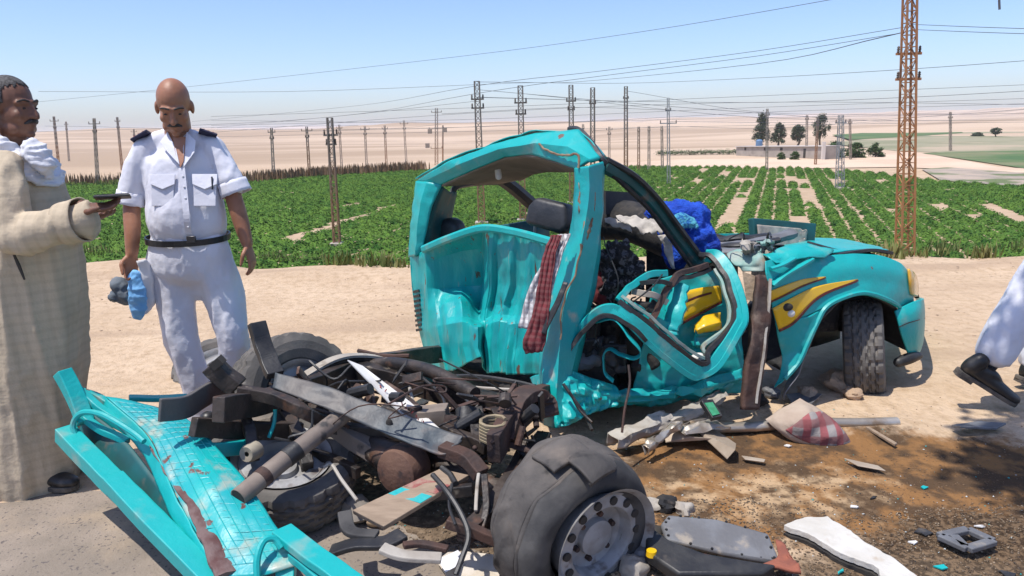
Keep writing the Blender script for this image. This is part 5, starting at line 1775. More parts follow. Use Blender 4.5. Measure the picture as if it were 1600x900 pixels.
obj('coil_spring', MB().tube(sp_, .008, 6), mat('yellow_dusty_steel', (.30, .24, .14), (.2, .15, .1), 12, rough=.7), truck)
bm = axis_matrix((-.3, -.95, .1))
bush = obj('rubber_bush', MB().lathe([(.010, .03), (.03, .035), (.036, .02), (.036, -.03), (.02, -.04)], P(393, 706, 2.8), bm, 20), mat('cream_rubber', (.38, .33, .24), (.28, .24, .18), 12, rough=.8), truck)
# cables and brake lines
for k, (pts, r, m) in enumerate([([(676, 742, 2.6), (700, 770, 2.5), (722, 806, 2.42), (732, 838, 2.36), (722, 872, 2.3), (712, 898, 2.26)], .010, M_black), ([(706, 756, 2.55), (702, 790, 2.48), (712, 820, 2.4)], .006, M_black),
                                 ([(506, 730, 2.8), (518, 726, 2.8), (534, 750, 2.72), (558, 782, 2.64)], .007, M_palegrey), ([(470, 650, 3.0), (490, 640, 3.0), (520, 650, 2.95), (545, 668, 2.92)], .007, M_rust),
                                 ([(430, 640, 3.0), (428, 662, 2.98), (420, 684, 2.95)], .008, M_teal), ([(880, 600, 3.35), (900, 628, 3.3), (915, 650, 3.28), (925, 672, 3.2)], .008, M_black),
                                 ([(890, 612, 3.32), (905, 640, 3.28), (925, 660, 3.22)], .006, M_steel), ([(660, 590, 3.5), (690, 618, 3.3), (700, 650, 3.1), (722, 668, 3.0)], .008, M_black), ([(600, 620, 3.3), (640, 640, 3.15), (660, 690, 2.95)], .008, M_rust),
                                 ([(690, 590, 3.7), (740, 588, 3.6), (800, 596, 3.5), (836, 604, 3.45)], .012, M_black), ([(700, 600, 3.6), (750, 606, 3.5), (820, 610, 3.4)], .008, M_palegrey), ([(640, 606, 3.4), (646, 636, 3.3), (640, 660, 3.2)], .008, M_palegrey),
                                 ([(560, 548, 3.9), (600, 556, 3.8), (640, 556, 3.75)], .012, M_rust)]):
    p = catmull([P(*q) for q in pts], 26)
    obj('brake_line', MB().tube(p, r, 7), m, truck)
st_ = catmull([P(982, 570, 3.4), P(984, 600, 3.36), P(976, 640, 3.3), P(972, 676, 3.25)], 16)
obj('bent_rod', MB().tube(st_, .006, 7), M_rust, truck)
# tangles of wiring and thin pipe through the underbody, the cab and the cowl
g_ = np.random.default_rng(44)
for nm, cnt, box, m in (('wiring_tangle', 12, (440, 850, 575, 720, 2.75, 3.5), M_black), ('pipe_tangle', 5, (450, 830, 580, 730, 2.75, 3.4), M_rust), ('cab_wiring', 10, (880, 1060, 420, 600, 3.62, 4.1), M_black), ('cowl_wiring', 8, (1100, 1215, 366, 420, 4.0, 4.5), M_black)):
    mb = MB()
    for k in range(cnt):
        pts, q = [], np.array([g_.uniform(box[0], box[1]), g_.uniform(box[2], box[3]), g_.uniform(box[4], box[5])])
        for s in range(5):
            w3 = P(*q)
            w3[2] = max(w3[2], .04)
            pts.append(w3)
            q = q + g_.normal(0, 1, 3) * np.array([(box[1] - box[0]) * .09, (box[3] - box[2]) * .12, .07])
        mb.tube(catmull(pts, 22), g_.uniform(.0025, .0065), 5)
    o = obj(nm, mb, m, truck)
    o['kind'] = 'stuff'
# grimy small lumps of mechanism filling the underbody
g_ = np.random.default_rng(21)
mbs = [MB(), MB(), MB()]
for k in range(190):
    t = g_.uniform(0, 1)
    px = 430 + t * 410 + g_.normal(0, 26)
    py = 632 + t * 60 + g_.normal(0, 30)
    c = P(px, py, 3.3 - .5 * t + g_.uniform(-.05, .35))
    if c[2] < .14:
        continue
    d = nrm(g_.normal(0, 1, 3) * np.array([1, 1, .5]))
    L = g_.uniform(.04, .16)
    q = mbs[k % 3]
    if k % 4 == 0:
        q.tube([c - d * L * .4, c + d * L * .4], g_.uniform(.010, .028), 9)
    elif k % 4 == 1:
        p = catmull([c - d * L, c + g_.normal(0, .03, 3), c + d * L], 7)
        q.tube(p, g_.uniform(.004, .009), 6)
    else:
        q.bar(c - d * L * .6, c + d * L * .6, g_.uniform(.02, .06), g_.uniform(.006, .016), g_.normal(0, 1, 3))
for q, m in zip(mbs, (M_steel, M_rust, M_black)):
    o = obj('mechanism_clutter', q, m, truck, bevel=.002, smooth=False)
    o['kind'] = 'stuff'
# bolt heads along the rails and brackets
for a, b, y in ((800, 640, 2.90), (812, 632, 2.98), (826, 626, 3.06), (790, 668, 2.84), (770, 690, 2.72), (742, 700, 2.76), (846, 628, 3.3)):
    obj('bolt_head', MB().ball(P(a, b, y), .011, nu=8, nv=6), M_rust, truck)

# ------------------------------------------------------------------ rear step bumper, twisted round at the back of the chassis
M_plate = None


def checker_material():
    m = mat('teal_tread_plate', TEAL, (0.01, 0.33, 0.36), 5.0, rough=.4, dirt=(.36, .40, .33), dscale=9, dlo=.54, dhi=.70, dirt2=(.14, .055, .045), d2scale=13, d2lo=.62, d2hi=.66, bump=.003, bscale=30)
    return m


bump_r = thing('dummy', 'x', 'x')
bpy.data.objects.remove(bump_r)
pl_ = [[(166, 622, 3.0), (212, 628, 3.0), (262, 640, 3.02)], [(232, 680, 2.82), (272, 672, 2.84), (312, 672, 2.86)], [(262, 745, 2.62), (318, 735, 2.62), (378, 745, 2.64)], [(300, 820, 2.42), (360, 812, 2.42), (424, 812, 2.44)], [(352, 905, 2.22), (410, 900, 2.22), (470, 880, 2.26)]]
plg = patch(PG(pl_), 60, 30, .008, 6, 3)
step = part('step_plate', plg, checker_material(), solid=.006, angle=60)
# raised tread ribs on the plate
rb = MB()
for i in range(2, 58, 2):
    a, b = plg[i, 2], plg[max(i - 1, 0), 27]
    nn = np.array([0, 0, .006])
    rb.tube([plg[i, 2] + nn * .7, plg[max(i - 0, 0), 14] + nn * .7, plg[i, 27] + nn * .7], .0022, 4)
for j in range(3, 28, 4):
    rb.tube([plg[i, j] + np.array([0, 0, .006]) for i in range(2, 58, 3)], .002, 4)
o = obj('tread_ribs', rb, checker_material(), step)
o['kind'] = 'stuff'
vf = [[(166, 622, 3.0), (232, 682, 2.82), (262, 747, 2.62), (300, 822, 2.42), (350, 906, 2.22)], [(160, 640, 2.99), (222, 706, 2.81), (252, 772, 2.61), (290, 846, 2.41), (334, 925, 2.22)]]
vg = patch(PG(vf), 8, 60, .006, 8, 2)
part('front_lip', vg, M_teal, step, solid=.006)
path = catmull([P(236, 690, 2.81), P(262, 735, 2.66), P(290, 775, 2.53), P(312, 812, 2.43), P(330, 850, 2.33), P(352, 898, 2.22)], 40)
path += np.stack([fbm(path, 18, 2, i) * .008 for i in (1., 5., 9.)], -1)
obj('rusty_tear', MB().tube(path, .010 + .014 * np.linspace(0, 1, 40) ** 2, 6, flat=(.5, 1.6)), mat('maroon_rust', (.10, .04, .035), (.17, .11, .10), 14, rough=.7, bump=.004, bscale=50), step)
lb = rail([(100, 676, 2.92), (180, 756, 2.68), (262, 838, 2.44), (350, 925, 2.22)], .075, .065, M_teal, 'lower_bar', n=30, noise=.003)
rail([(176, 750, 2.67), (230, 808, 2.5), (290, 868, 2.34), (346, 925, 2.2)], .078, .058, M_teal, 'lower_bar_sleeve', n=20, noise=.0)
gp = patch(PG([[(130, 650, 2.93), (180, 690, 2.82), (235, 760, 2.62), (300, 850, 2.4), (345, 915, 2.24)], [(108, 690, 2.95), (170, 750, 2.74), (226, 812, 2.55), (290, 880, 2.36), (330, 925, 2.24)]]), 6, 30, .004, 5, 1)
part('web_plate', gp + np.array([0, .05, 0]), M_tealdk, truck, solid=.006)  # shade between lower bar and step put into the dark colour
rail([(97, 580, 3.02), (110, 604, 3.0), (124, 634, 2.97), (134, 660, 2.94)], .062, .05, M_teal, 'end_post', n=12, noise=.004)
for pts in ([(100, 588, 3.04), (140, 624, 3.0), (196, 664, 2.92)], [(118, 612, 3.02), (160, 646, 2.98), (204, 678, 2.9)], [(112, 606, 3.06), (150, 620, 3.06), (186, 640, 3.02)], [(120, 640, 2.97), (160, 672, 2.9), (200, 690, 2.86)]):
    rail(pts, .03, .028, M_tealw, 'bent_strut', n=16, noise=.006)
obj('hoop_handle', MB().tube(catmull([P(122, 690, 2.88), P(114, 664, 2.9), P(128, 645, 2.9), P(160, 648, 2.87), P(205, 674, 2.8), P(225, 690, 2.76)], 30), .012, 8), M_teal, truck)
obj('hoop_handle', MB().tube(catmull([P(402, 905, 2.2), P(402, 872, 2.23), P(412, 846, 2.27), P(428, 842, 2.29), P(440, 856, 2.28)], 26), .012, 8), M_teal, truck)
rail([(444, 836, 2.34), (448, 870, 2.3), (446, 910, 2.24)], .06, .05, M_teal, 'end_post', n=10, noise=.003)
rail([(440, 828, 2.36), (480, 860, 2.25), (520, 890, 2.16), (560, 920, 2.08)], .075, .03, M_teal, 'end_bar', n=16, noise=.003)
rail([(456, 868, 2.28), (478, 884, 2.22), (500, 905, 2.16)], .03, .03, M_tealw, 'bent_strut', n=10)
rail([(200, 622, 3.1), (240, 623, 3.15), (292, 620, 3.2)], .05, .02, M_teal, 'bed_side_rail', n=12)
rail([(300, 705, 2.75), (345, 702, 2.82), (384, 698, 2.9)], .02, .06, M_teal, 'bed_side_rail', n=12)
# ------------------------------------------------------------------ soft forms: voxel-remeshed unions
def remesh(mb, voxel, smooth=6, factor=.5):
    me = bpy.data.meshes.new('tmp')
    me.from_pydata(mb.v, [], mb.f)
    o = bpy.data.objects.new('tmp', me)
    COL.objects.link(o)
    m = o.modifiers.new('r', 'REMESH')
    m.mode = 'VOXEL'
    m.voxel_size = voxel
    if smooth:
        s = o.modifiers.new('s', 'SMOOTH')
        s.iterations = smooth
        s.factor = factor
    dg = bpy.context.evaluated_depsgraph_get()
    dg.update()
    ev = o.evaluated_get(dg)
    em = ev.to_mesh()
    v = np.empty(len(em.vertices) * 3)
    em.vertices.foreach_get('co', v)
    n = np.empty(len(em.vertices) * 3)
    em.vertices.foreach_get('normal', n)
    f = [tuple(p.vertices) for p in em.polygons]
    ev.to_mesh_clear()
    bpy.data.objects.remove(o)
    bpy.data.meshes.remove(me)
    return v.reshape(-1, 3), n.reshape(-1, 3), f


def soft(name, mb, voxel, m, parent=None, smooth=6, folds=(), angle=180):
    "remeshed body; folds = list of (amplitude, scale, stretch xyz, seed)"
    v, n, f = remesh(mb, voxel, smooth)
    d = np.zeros(len(v))
    for amp, sc, st, seed in folds:
        k = fbm(v * np.array(st), sc, 3, seed)
        d += amp * (1 - 2.6 * np.abs(k) ** .8)
    v = v + n * d[:, None]
    q = MB()
    q.v = [tuple(x) for x in v]
    q.f = f
    return obj(name, q, m, parent, angle=angle)


def hand(mb, wrist, d, n, s, curl=.35, k=1.0, spread=.02, thumb=.5):
    "five-fingered hand: d along the fingers, n out of the palm, s towards the thumb"
    wrist, d, n = np.asarray(wrist, float), nrm(d), nrm(n)
    n = nrm(n - d * n.dot(d))
    s = nrm(np.asarray(s, float))
    s = nrm(s - d * s.dot(d) - n * s.dot(n))
    K = wrist + d * .088 * k
    mb.limb([wrist, wrist + d * .04 * k, K], np.array([(.017, .026), (.016, .038), (.012, .041)]) * k, 12, up=n)
    for i, (L, off) in enumerate(((.072, .030), (.080, .010), (.075, -.010), (.058, -.029))):
        p = K + s * off * k - d * .006 * k
        pts, a = [p], curl * .5 + i * .05
        for seg, r_ in ((.45, 1), (.32, 1.3), (.23, 1.0)):
            dd = nrm(d * math.cos(a) + n * math.sin(a) + s * off * spread * 20)
            p = p + dd * L * seg * k
            pts.append(p)
            a += curl * r_
        mb.limb(pts, np.array([.0098, .0090, .0082, .0070]) * k, 8)
    p = wrist + d * .022 * k + s * .032 * k
    t1 = nrm(d * .75 + s * .65 + n * thumb * .5)
    t2 = nrm(d * .95 + s * .15 + n * thumb)
    mb.limb([p - s * .008, p + t1 * .035 * k, p + t1 * .035 * k + t2 * .03 * k, p + t1 * .035 * k + t2 * .054 * k], np.array([.014, .0118, .0105, .008]) * k, 8)


def head_frame(c, fwd, up=(0, 0, 1)):
    f = nrm(fwd)
    x = nrm(np.cross(f, up))
    return np.asarray(c, float), np.stack([x, f, np.cross(x, f)], 1)


def head(mb, c, M, k=1.0, neck=None):
    def w(*q):
        return c + M @ (np.array(q) * k)

    def b(q, r):
        mb.ball(w(*q), np.array(r) * k, M, 20, 14)
    b((0, -.012, .036), (.076, .098, .094))
    b((0, .028, -.028), (.064, .074, .082))
    b((0, .040, -.078), (.050, .050, .043))
    b((0, .080, -.106), (.021, .018, .016))
    for s in (-1, 1):
        b((s * .040, .064, -.030), (.024, .026, .026))
        b((s * .079, -.012, -.012), (.011, .022, .034))
        b((s * .045, .030, -.085), (.018, .040, .026))
        b((s * .011, .108, -.034), (.009, .011, .009))
        mb.limb([w(s * .050, .076, .020), w(s * .012, .090, .024)], np.array([.010, .012]) * k, 8)
        b((s * .031, .079, .000), (.014, .012, .010))
    mb.limb([w(0, .090, .016), w(0, .108, -.014), w(0, .120, -.034)], np.array([.010, .012, .013]) * k, 8)
    mb.limb([w(-.022, .089, -.066), w(0, .098, -.064), w(.022, .089, -.066)], np.array([.006, .009, .006]) * k, 8)
    mb.limb([w(-.018, .087, -.078), w(0, .094, -.079), w(.018, .087, -.078)], np.array([.006, .009, .006]) * k, 8)
    if neck is not None:
        mb.limb([w(0, -.022, -.045), w(0, -.018, -.10), np.asarray(neck)], [.060, .062, .070], 16)
    return w


def face_bits(w, k, parent, hair_m, brow=True, mous=True, eyes=True, skin=None):
    M_eye = mat('dark_eye', (.02, .014, .012), rough=.2)
    for s in (-1, 1):
        if eyes:
            mb = MB().ball(w(s * .031, .0885, -.001), np.array((.0095, .005, .0045)) * k)
            obj('eye', mb, M_eye, parent)
        if brow:
            mb = MB().limb([w(s * .052, .082, .026), w(s * .034, .0955, .033), w(s * .013, .100, .028)], np.array([.003, .0045, .004]) * k, 8)
            obj('eyebrow', mb, hair_m, parent)
    if mous:
        mb = MB().limb([w(-.030, .088, -.062), w(-.016, .101, -.052), w(0, .106, -.050), w(.016, .101, -.052), w(.030, .088, -.062)], np.array([.004, .0075, .008, .0075, .004]) * k, 10)
        obj('mustache', mb, hair_m, parent)


def skin_mat(name, c, c2):
    m = mat(name, c, c2, 9, rough=.5, bump=.0012, bscale=70, dirt=tuple(x * .75 for x in c), dscale=16, dlo=.5, dhi=.7, spec=.45)
    b = m.node_tree.nodes['Principled BSDF']
    b.inputs['Subsurface Weight'].default_value = .12
    b.inputs['Subsurface Radius'].default_value = (.02, .008, .004)
    b.inputs['Subsurface Scale'].default_value = .3
    return m


M_skinA = skin_mat('warm_brown_skin', (.36, .165, .09), (.31, .135, .075))
M_skinB = skin_mat('deep_brown_skin', (.19, .088, .052), (.155, .07, .042))
M_hairblk = mat('black_hair', (.018, .015, .014), (.04, .036, .033), 60, rough=.6, bump=.003, bscale=200)
M_hairgry = mat('greying_short_hair', (.035, .031, .029), (.10, .095, .09), 90, rough=.8, bump=.003, bscale=220)
M_white = mat('white_uniform_cotton', (.70, .70, .75), (.64, .64, .70), 6, rough=.85, bump=.004, bscale=26, detail=3)
M_belt = mat('black_belt_leather', (.012, .012, .014), rough=.4)
M_shoe = mat('black_shoe_leather', (.016, .015, .015), (.03, .028, .027), 12, rough=.42, dirt=(.16, .13, .10), dscale=9, dlo=.58, dhi=.75)
M_sole = mat('dusty_shoe_sole', (.07, .062, .055), (.13, .11, .09), 20, rough=.9)


def shoe(heel, toe, up, parent, name='shoe'):
    heel, toe = np.asarray(heel, float), np.asarray(toe, float)
    L = np.linalg.norm(toe - heel)
    d = nrm(toe - heel)
    u = nrm(np.asarray(up, float) - d * np.dot(up, d))

    def q(a, h):
        return heel + d * a * L + u * h
    mb = MB()
    mb.limb([q(.10, .045), q(.28, .05), q(.55, .043), q(.80, .034), q(.93, .030)], np.array([(.042, .036), (.044, .036), (.038, .042), (.030, .047), (.026, .034)]), 16, up=u)
    mb.limb([q(.12, .06), q(.16, .11)], [.045, .046], 14)
    mb.limb([q(.28, .07), q(.45, .075), q(.6, .058)], [.036, .033, .022], 12)
    o = soft(name, mb, .006, M_shoe, parent, 6)
    sl = MB()
    side = np.cross(d, u)
    ring = []
    for a, w in ((0, .018), (.04, .032), (.15, .037), (.35, .033), (.5, .036), (.72, .047), (.88, .043), (.97, .028), (1.0, .012)):
        ring.append((a, w))
    poly = [heel + d * a * L + side * w for a, w in ring] + [heel + d * a * L - side * w for a, w in reversed(ring)]
    sl.prism([p + u * .006 for p in poly], .022)
    obj('sole', sl, M_sole, o, smooth=False, bevel=.003)
    hb = MB().prism([heel + d * a * L + side * w + u * -.008 for a, w in ((.01, .022), (.06, .034), (.26, .034))] + [heel + d * a * L - side * w + u * -.008 for a, w in ((.26, .034), (.06, .034), (.01, .022))], .026)
    obj('heel_block', hb, M_sole, o, smooth=False)
    return o


# ------------------------------------------------------------------ officer in white
OY = 3.92
off = thing('person', 'bald moustached person in white uniform looking down beside the wreck', 'person', tuple(G(318, 690)))


def O(px, py, dy=0.0):
    return P(px, py, OY + dy)


hc, hM = head_frame(O(272, 166, -.03), (.24, -.84, -.42))
mb = MB()
w = head(mb, hc, hM, 1.03, neck=O(279, 226, .05))
mb.limb([O(279, 226, .04), O(284, 262, .05), O(290, 330, .05), O(294, 385, .04), O(298, 420, .04)], np.array([(.06, .09), (.10, .16), (.11, .16), (.11, .15), (.10, .15)]), 16, up=(0, -1, 0))
mb.limb([O(240, 232, .05), O(318, 230, .05)], [.032, .032], 12)
mb.limb([O(226, 232, .04), O(212, 270, .03), O(206, 322, .0), O(207, 362, -.05), O(206, 396, -.08)], [.034, .042, .043, .04, .031], 14)
mb.limb([O(334, 230, .04), O(352, 268, .03), O(368, 318, .0), O(378, 352, -.02), O(386, 380, -.04)], [.034, .042, .043, .04, .030], 14)
hand(mb, O(206, 396, -.08), (-.15, -.1, -1), (.75, -.45, 0), (.2, -1, -.1), curl=.75, k=1.05)
hand(mb, O(386, 381, -.04), (.25, -.12, -1), (-.9, .1, 0), (-.1, -1, 0), curl=.38, k=1.05)
mb.limb([O(272, 420, .04), O(286, 530, .02), O(316, 640, .0), O(318, 676, 0)], [.09, .06, .045, .04], 12)
mb.limb([O(334, 420, .04), O(366, 530, .0), O(366, 640, .06), O(366, 676, .06)], [.09, .06, .045, .04], 12)
obody = soft('body', mb, .0055, M_skinA, off, 5)
face_bits(w, 1.03, obody, M_hairblk)
# stubble fringe of hair round the back
FOLD_S = [(.005, 7.0, (1, 1, .35), 3.0), (.002, 19.0, (1.2, 1, .5), 8.0)]
mb = MB()
mb.limb([O(277, 232, .045), O(281, 252, .04), O(286, 300, .02), O(291, 340, .0), O(294, 368, .01)], np.array([(.075, .125), (.125, .180), (.148, .190), (.165, .203), (.145, .186)]), 24, up=(0, -1, 0), res=24)
mb.limb([O(232, 230, .05), O(262, 218, .05), O(294, 217, .05), O(326, 228, .05)], [.052, .054, .054, .052], 14)
mb.limb([O(228, 232, .04), O(214, 262, .03), O(207, 296, .02), O(206, 304, .02)], [.056, .060, .064, .064], 16)
mb.limb([O(333, 230, .04), O(350, 258, .03), O(361, 280, .01), O(364, 288, .01)], [.056, .060, .064, .064], 16)
shirt = soft('shirt', mb, .010, M_white, off, 5, FOLD_S)
for a_, b_ in ((O(206, 300, .02), O(203, 319, .015)), (O(362, 284, .01), O(370, 303, .005))):
    cone = MB().tube(catmull([a_, b_], 5), np.linspace(.070, .079, 5), 28, caps=False, flat=(1, .92))
    cv_ = np.array(cone.v)
    cone.v = [tuple(q) for q in cv_ + nr.normal(0, .0012, cv_.shape)]
    obj('sleeve_hem', cone, M_white, shirt, solid=.004)
FOLD_T = [(.008, 6.0, (1, 1, .2), 5.0), (.0025, 16.0, (1.2, 1, .5), 2.0)]
mb = MB()
mb.limb([O(294, 366, .01), O(296, 392, .0), O(298, 420, .01), O(300, 440, .02)], np.array([(.143, .188), (.150, .215), (.145, .225), (.10, .18)]), 24, up=(0, -1, 0), res=16)
mb.limb([O(270, 415, .0), O(274, 455, .0), O(284, 530, -.02), O(304, 590, -.01), O(316, 640, .0), O(318, 682, .0)], [.110, .103, .085, .078, .077, .082], 20, res=30)
mb.limb([O(332, 415, .0), O(348, 455, .0), O(364, 520, -.03), O(366, 590, .02), O(366, 640, .06), O(366, 682, .06)], [.112, .105, .085, .077, .077, .082], 20, res=30)
trous = soft('trousers', mb, .011, M_white, off, 5, FOLD_T)
bl = []
for k in range(40):
    a = 2 * math.pi * k / 40
    c = O(294, 371, .01)
    bl.append(c + np.array([math.cos(a) * .210, math.sin(a) * .170, .01 * math.sin(a)]))
bl.append(bl[0])
belt = obj('belt', MB().tube(bl, 1, sect=np.array([(-.015, -.004), (.015, -.004), (.015, .004), (-.015, .004)]), up=(0, 0, 1), caps=False), M_belt, off, smooth=False)
obj('buckle', MB().box(O(299, 374, -.166), (.045, .012, .034)), mat('dull_buckle', (.06, .06, .065), rough=.3, metal=.6), belt, bevel=.003)
# collar flaps, open at the throat
for s, pts in ((-1, [(262, 206, -.02), (250, 222, -.055), (262, 238, -.095), (281, 258, -.125), (275, 232, -.08)]), (1, [(292, 206, -.02), (306, 220, -.055), (304, 238, -.09), (287, 262, -.128), (286, 232, -.085)])):
    obj('collar', MB().prism([O(*q) for q in pts], .006), M_white, shirt, smooth=False, bevel=.002)
M_throat = M_skinA
obj('open_neck', MB().prism([O(270, 214, -.05), O(290, 214, -.05), O(287, 252, -.118), O(282, 262, -.125), O(275, 244, -.10)], .006), M_skinA, shirt, smooth=True)
# placket, pockets, flaps, buttons
pk = catmull([O(284, 262, -.118), O(288, 300, -.15), O(292, 340, -.178), O(295, 366, -.152)], 20)
obj('placket', MB().tube(pk, 1, sect=np.array([(-.0025, -.016), (.0025, -.016), (.0025, .016), (-.0025, .016)]), up=(0, -1, 0)), M_white, shirt, smooth=False)
for cx in (254, 320):
    pts = [O(cx - 20, 272, -.112), O(cx + 20, 272, -.112), O(cx + 19, 288, -.132), O(cx, 296, -.142), O(cx - 19, 288, -.132)]
    fl_ = obj('pocket_flap', MB().prism(pts, .006), M_white, shirt, smooth=False, bevel=.002)
    obj('pocket', MB().prism([O(cx - 18, 284, -.122), O(cx + 18, 284, -.122), O(cx + 17, 322, -.146), O(cx - 17, 322, -.146)], .005), M_white, shirt, smooth=False, bevel=.002)
obj('pen', MB().tube([O(331, 276, -.128), O(332, 296, -.14)], .004, 6), M_belt, shirt)
for k in range(5):
    p = catmull([O(286, 276, -.134), O(290, 310, -.162), O(294, 355, -.175)], 5)[k]
    obj('button', MB().ball(p, (.006, .003, .006)), mat('pearl_button', (.6, .6, .62), rough=.3), shirt)
M_navy = mat('navy_epaulette', (.022, .022, .055), rough=.7)
M_red = mat('red_braid', (.40, .06, .06), (.55, .35, .2), 60, rough=.7)
for (a, b, c, d) in (((206, 222, .0), (232, 207, -.02), (240, 212, .06), (214, 228, .08)), ((314, 205, -.02), (342, 214, .0), (338, 222, .08), (312, 212, .06))):
    q = [O(*a), O(*b), O(*c), O(*d)]
    e = obj('epaulette', MB().prism([x + np.array([0, -.015, .012]) for x in q], .012), M_navy, shirt, smooth=False, bevel=.004)
    for t in (.25, .5, .75):
        p0, p1 = q[0] + (q[1] - q[0]) * t, q[3] + (q[2] - q[3]) * t
        up_ = np.array([0, -.016, .021])
        obj('braid', MB().bar(p0 * .85 + p1 * .15 + up_, p0 * .15 + p1 * .85 + up_, .012, .004), M_red, e, smooth=False)
shoe(G(322, 694) + [0, .08, .012], G(318, 720) + [0, -.02, .012], (0, 0, 1), off)
shoe(G(366, 688) + [0, .1, .012], G(372, 712) + [0, -.02, .012], (0, 0, 1), off)
# what he holds: a folded blue-banded cap and white sheets
capr = thing('uniform_cap', 'blue banded grey cap hanging from the officer hand', 'cap', tuple(O(205, 465, -.1)))
mb = MB().limb([O(210, 428, -.12), O(214, 455, -.13), O(216, 480, -.12), O(214, 496, -.1)], np.array([(.02, .03), (.022, .048), (.022, .045), (.012, .025)]), 14, up=(0, -1, 0))
soft('cap_band', mb, .006, mat('sky_blue_cloth', (.16, .42, .75), (.20, .46, .78), 20, rough=.8), capr, 4, [(.004, 18, (1, 1, 1), 2.)])
mb = MB()
mb.ball(O(188, 446, -.08), (.05, .05, .045))
mb.ball(O(182, 462, -.08), (.035, .05, .03))
mb.ball(O(196, 462, -.08), (.045, .05, .055))
soft('cap_crown', mb, .006, mat('slate_grey_cloth', (.10, .125, .15), (.16, .18, .20), 14, rough=.85), capr, 4, [(.006, 14, (1, 1, 1), 5.)])
pgr = patch([[O(213, 408, -.13), O(228, 406, -.12), O(236, 412, -.1)], [O(222, 440, -.11), O(236, 438, -.1), O(242, 444, -.07)], [O(222, 470, -.09), O(238, 466, -.08), O(244, 470, -.05)], [O(226, 492, -.08), O(232, 490, -.07), O(238, 484, -.05)]], 16, 10, .012, 12, 3)
o = obj('paper_sheets', MB().grid(pgr), mat('white_paper', (.74, .74, .76), rough=.8), None, solid=.004)
tag(o, 'crumpled white sheets held beside the blue banded cap', 'paper')

# ------------------------------------------------------------------ person in the checked robe
RY = 3.24
robe_p = thing('person', 'person in beige checked robe and white scarf holding out a phone', 'person', tuple(G(60, 772)))


def Q(px, py, dy=0.0):
    return P(px, py, RY + dy)


hc, hM = head_frame(Q(18, 168, .02), (1.0, -.22, -.06))
mb = MB()
w = head(mb, hc, hM, 1.0, neck=Q(8, 232, .03))
mb.limb([Q(8, 228, .03), Q(18, 280, .03), Q(35, 380, .03), Q(38, 440, .03)], np.array([(.06, .05), (.09, .08), (.1, .1), (.1, .1)]), 16, up=(0, -1, 0))
mb.limb([Q(14, 262, -.14), Q(18, 320, -.19), Q(30, 372, -.20), Q(80, 352, -.22), Q(128, 324, -.23)], [.03, .035, .04, .038, .03], 14)
hand(mb, Q(126, 326, -.23), (1, .05, .04), (-.05, -.3, 1), (.0, -1, .1), curl=.22, k=1.05, thumb=.3)
mb.limb([Q(20, 272, .16), Q(35, 330, .22), Q(60, 372, .2), Q(110, 350, .1), Q(136, 336, .02)], [.055, .05, .045, .04, .03], 14)
hand(mb, Q(132, 338, -.04), (1, -.35, -.02), (.0, -.25, 1), (.1, 1, .2), curl=.3, k=1.0)
mb.limb([Q(38, 440, .0), Q(45, 600, .0), Q(50, 740, .0)], [.1, .06, .04], 12)
mb.limb([Q(50, 440, .1), Q(80, 600, .14), Q(92, 720, .2)], [.1, .06, .04], 12)
rbody = soft('body', mb, .0055, M_skinB, robe_p, 5)
face_bits(w, 1.0, rbody, M_hairblk)


def hair_cap(w, k, M, parent, m, cond, off=.006, name='hair'):
    nu, nv = 60, 40
    r = np.array((.076, .098, .094)) + off
    keep, vs, idx = [], [], {}
    mb = MB()
    grid_ = [[None] * nu for _ in range(nv)]
    for j in range(nv):
        a = math.pi * (j + .5) / nv
        for i in range(nu):
            b = 2 * math.pi * i / nu
            q = np.array([math.sin(a) * math.cos(b) * r[0], math.sin(a) * math.sin(b) * r[1] - .012, math.cos(a) * r[2] + .036])
            grid_[j][i] = q
    for j in range(nv - 1):
        for i in range(nu):
            q = [grid_[j][i], grid_[j][(i + 1) % nu], grid_[j + 1][(i + 1) % nu], grid_[j + 1][i]]
            c = sum(q) / 4
            if cond(c + np.array([0, 0, 1.0]) * (.006 * math.sin(i * 2.3 + j) + .004 * math.sin(i * 5.1))):
                mb.add([w(*x) for x in q], [(0, 3, 2, 1)])
    bm = bmesh.new()
    me = bpy.data.meshes.new(name)
    me.from_pydata((np.array(mb.v) - base_of(parent)).tolist(), [], mb.f)
    bm.from_mesh(me)
    bmesh.ops.remove_doubles(bm, verts=bm.verts, dist=1e-4)
    bm.to_mesh(me)
    bm.free()
    o = link(name, me, m, parent)
    md = o.modifiers.new('solid', 'SOLIDIFY')
    md.thickness = .003
    return o


hair_cap(w, 1.0, hM, rbody, M_hairgry, lambda c: (c[2] > .072 + .35 * max(c[1] - .0, 0)) or (c[1] < -.02 and c[2] > -.04) or (c[1] < .028 and c[2] > .0 + .8 * max(c[1], 0)), .0015)


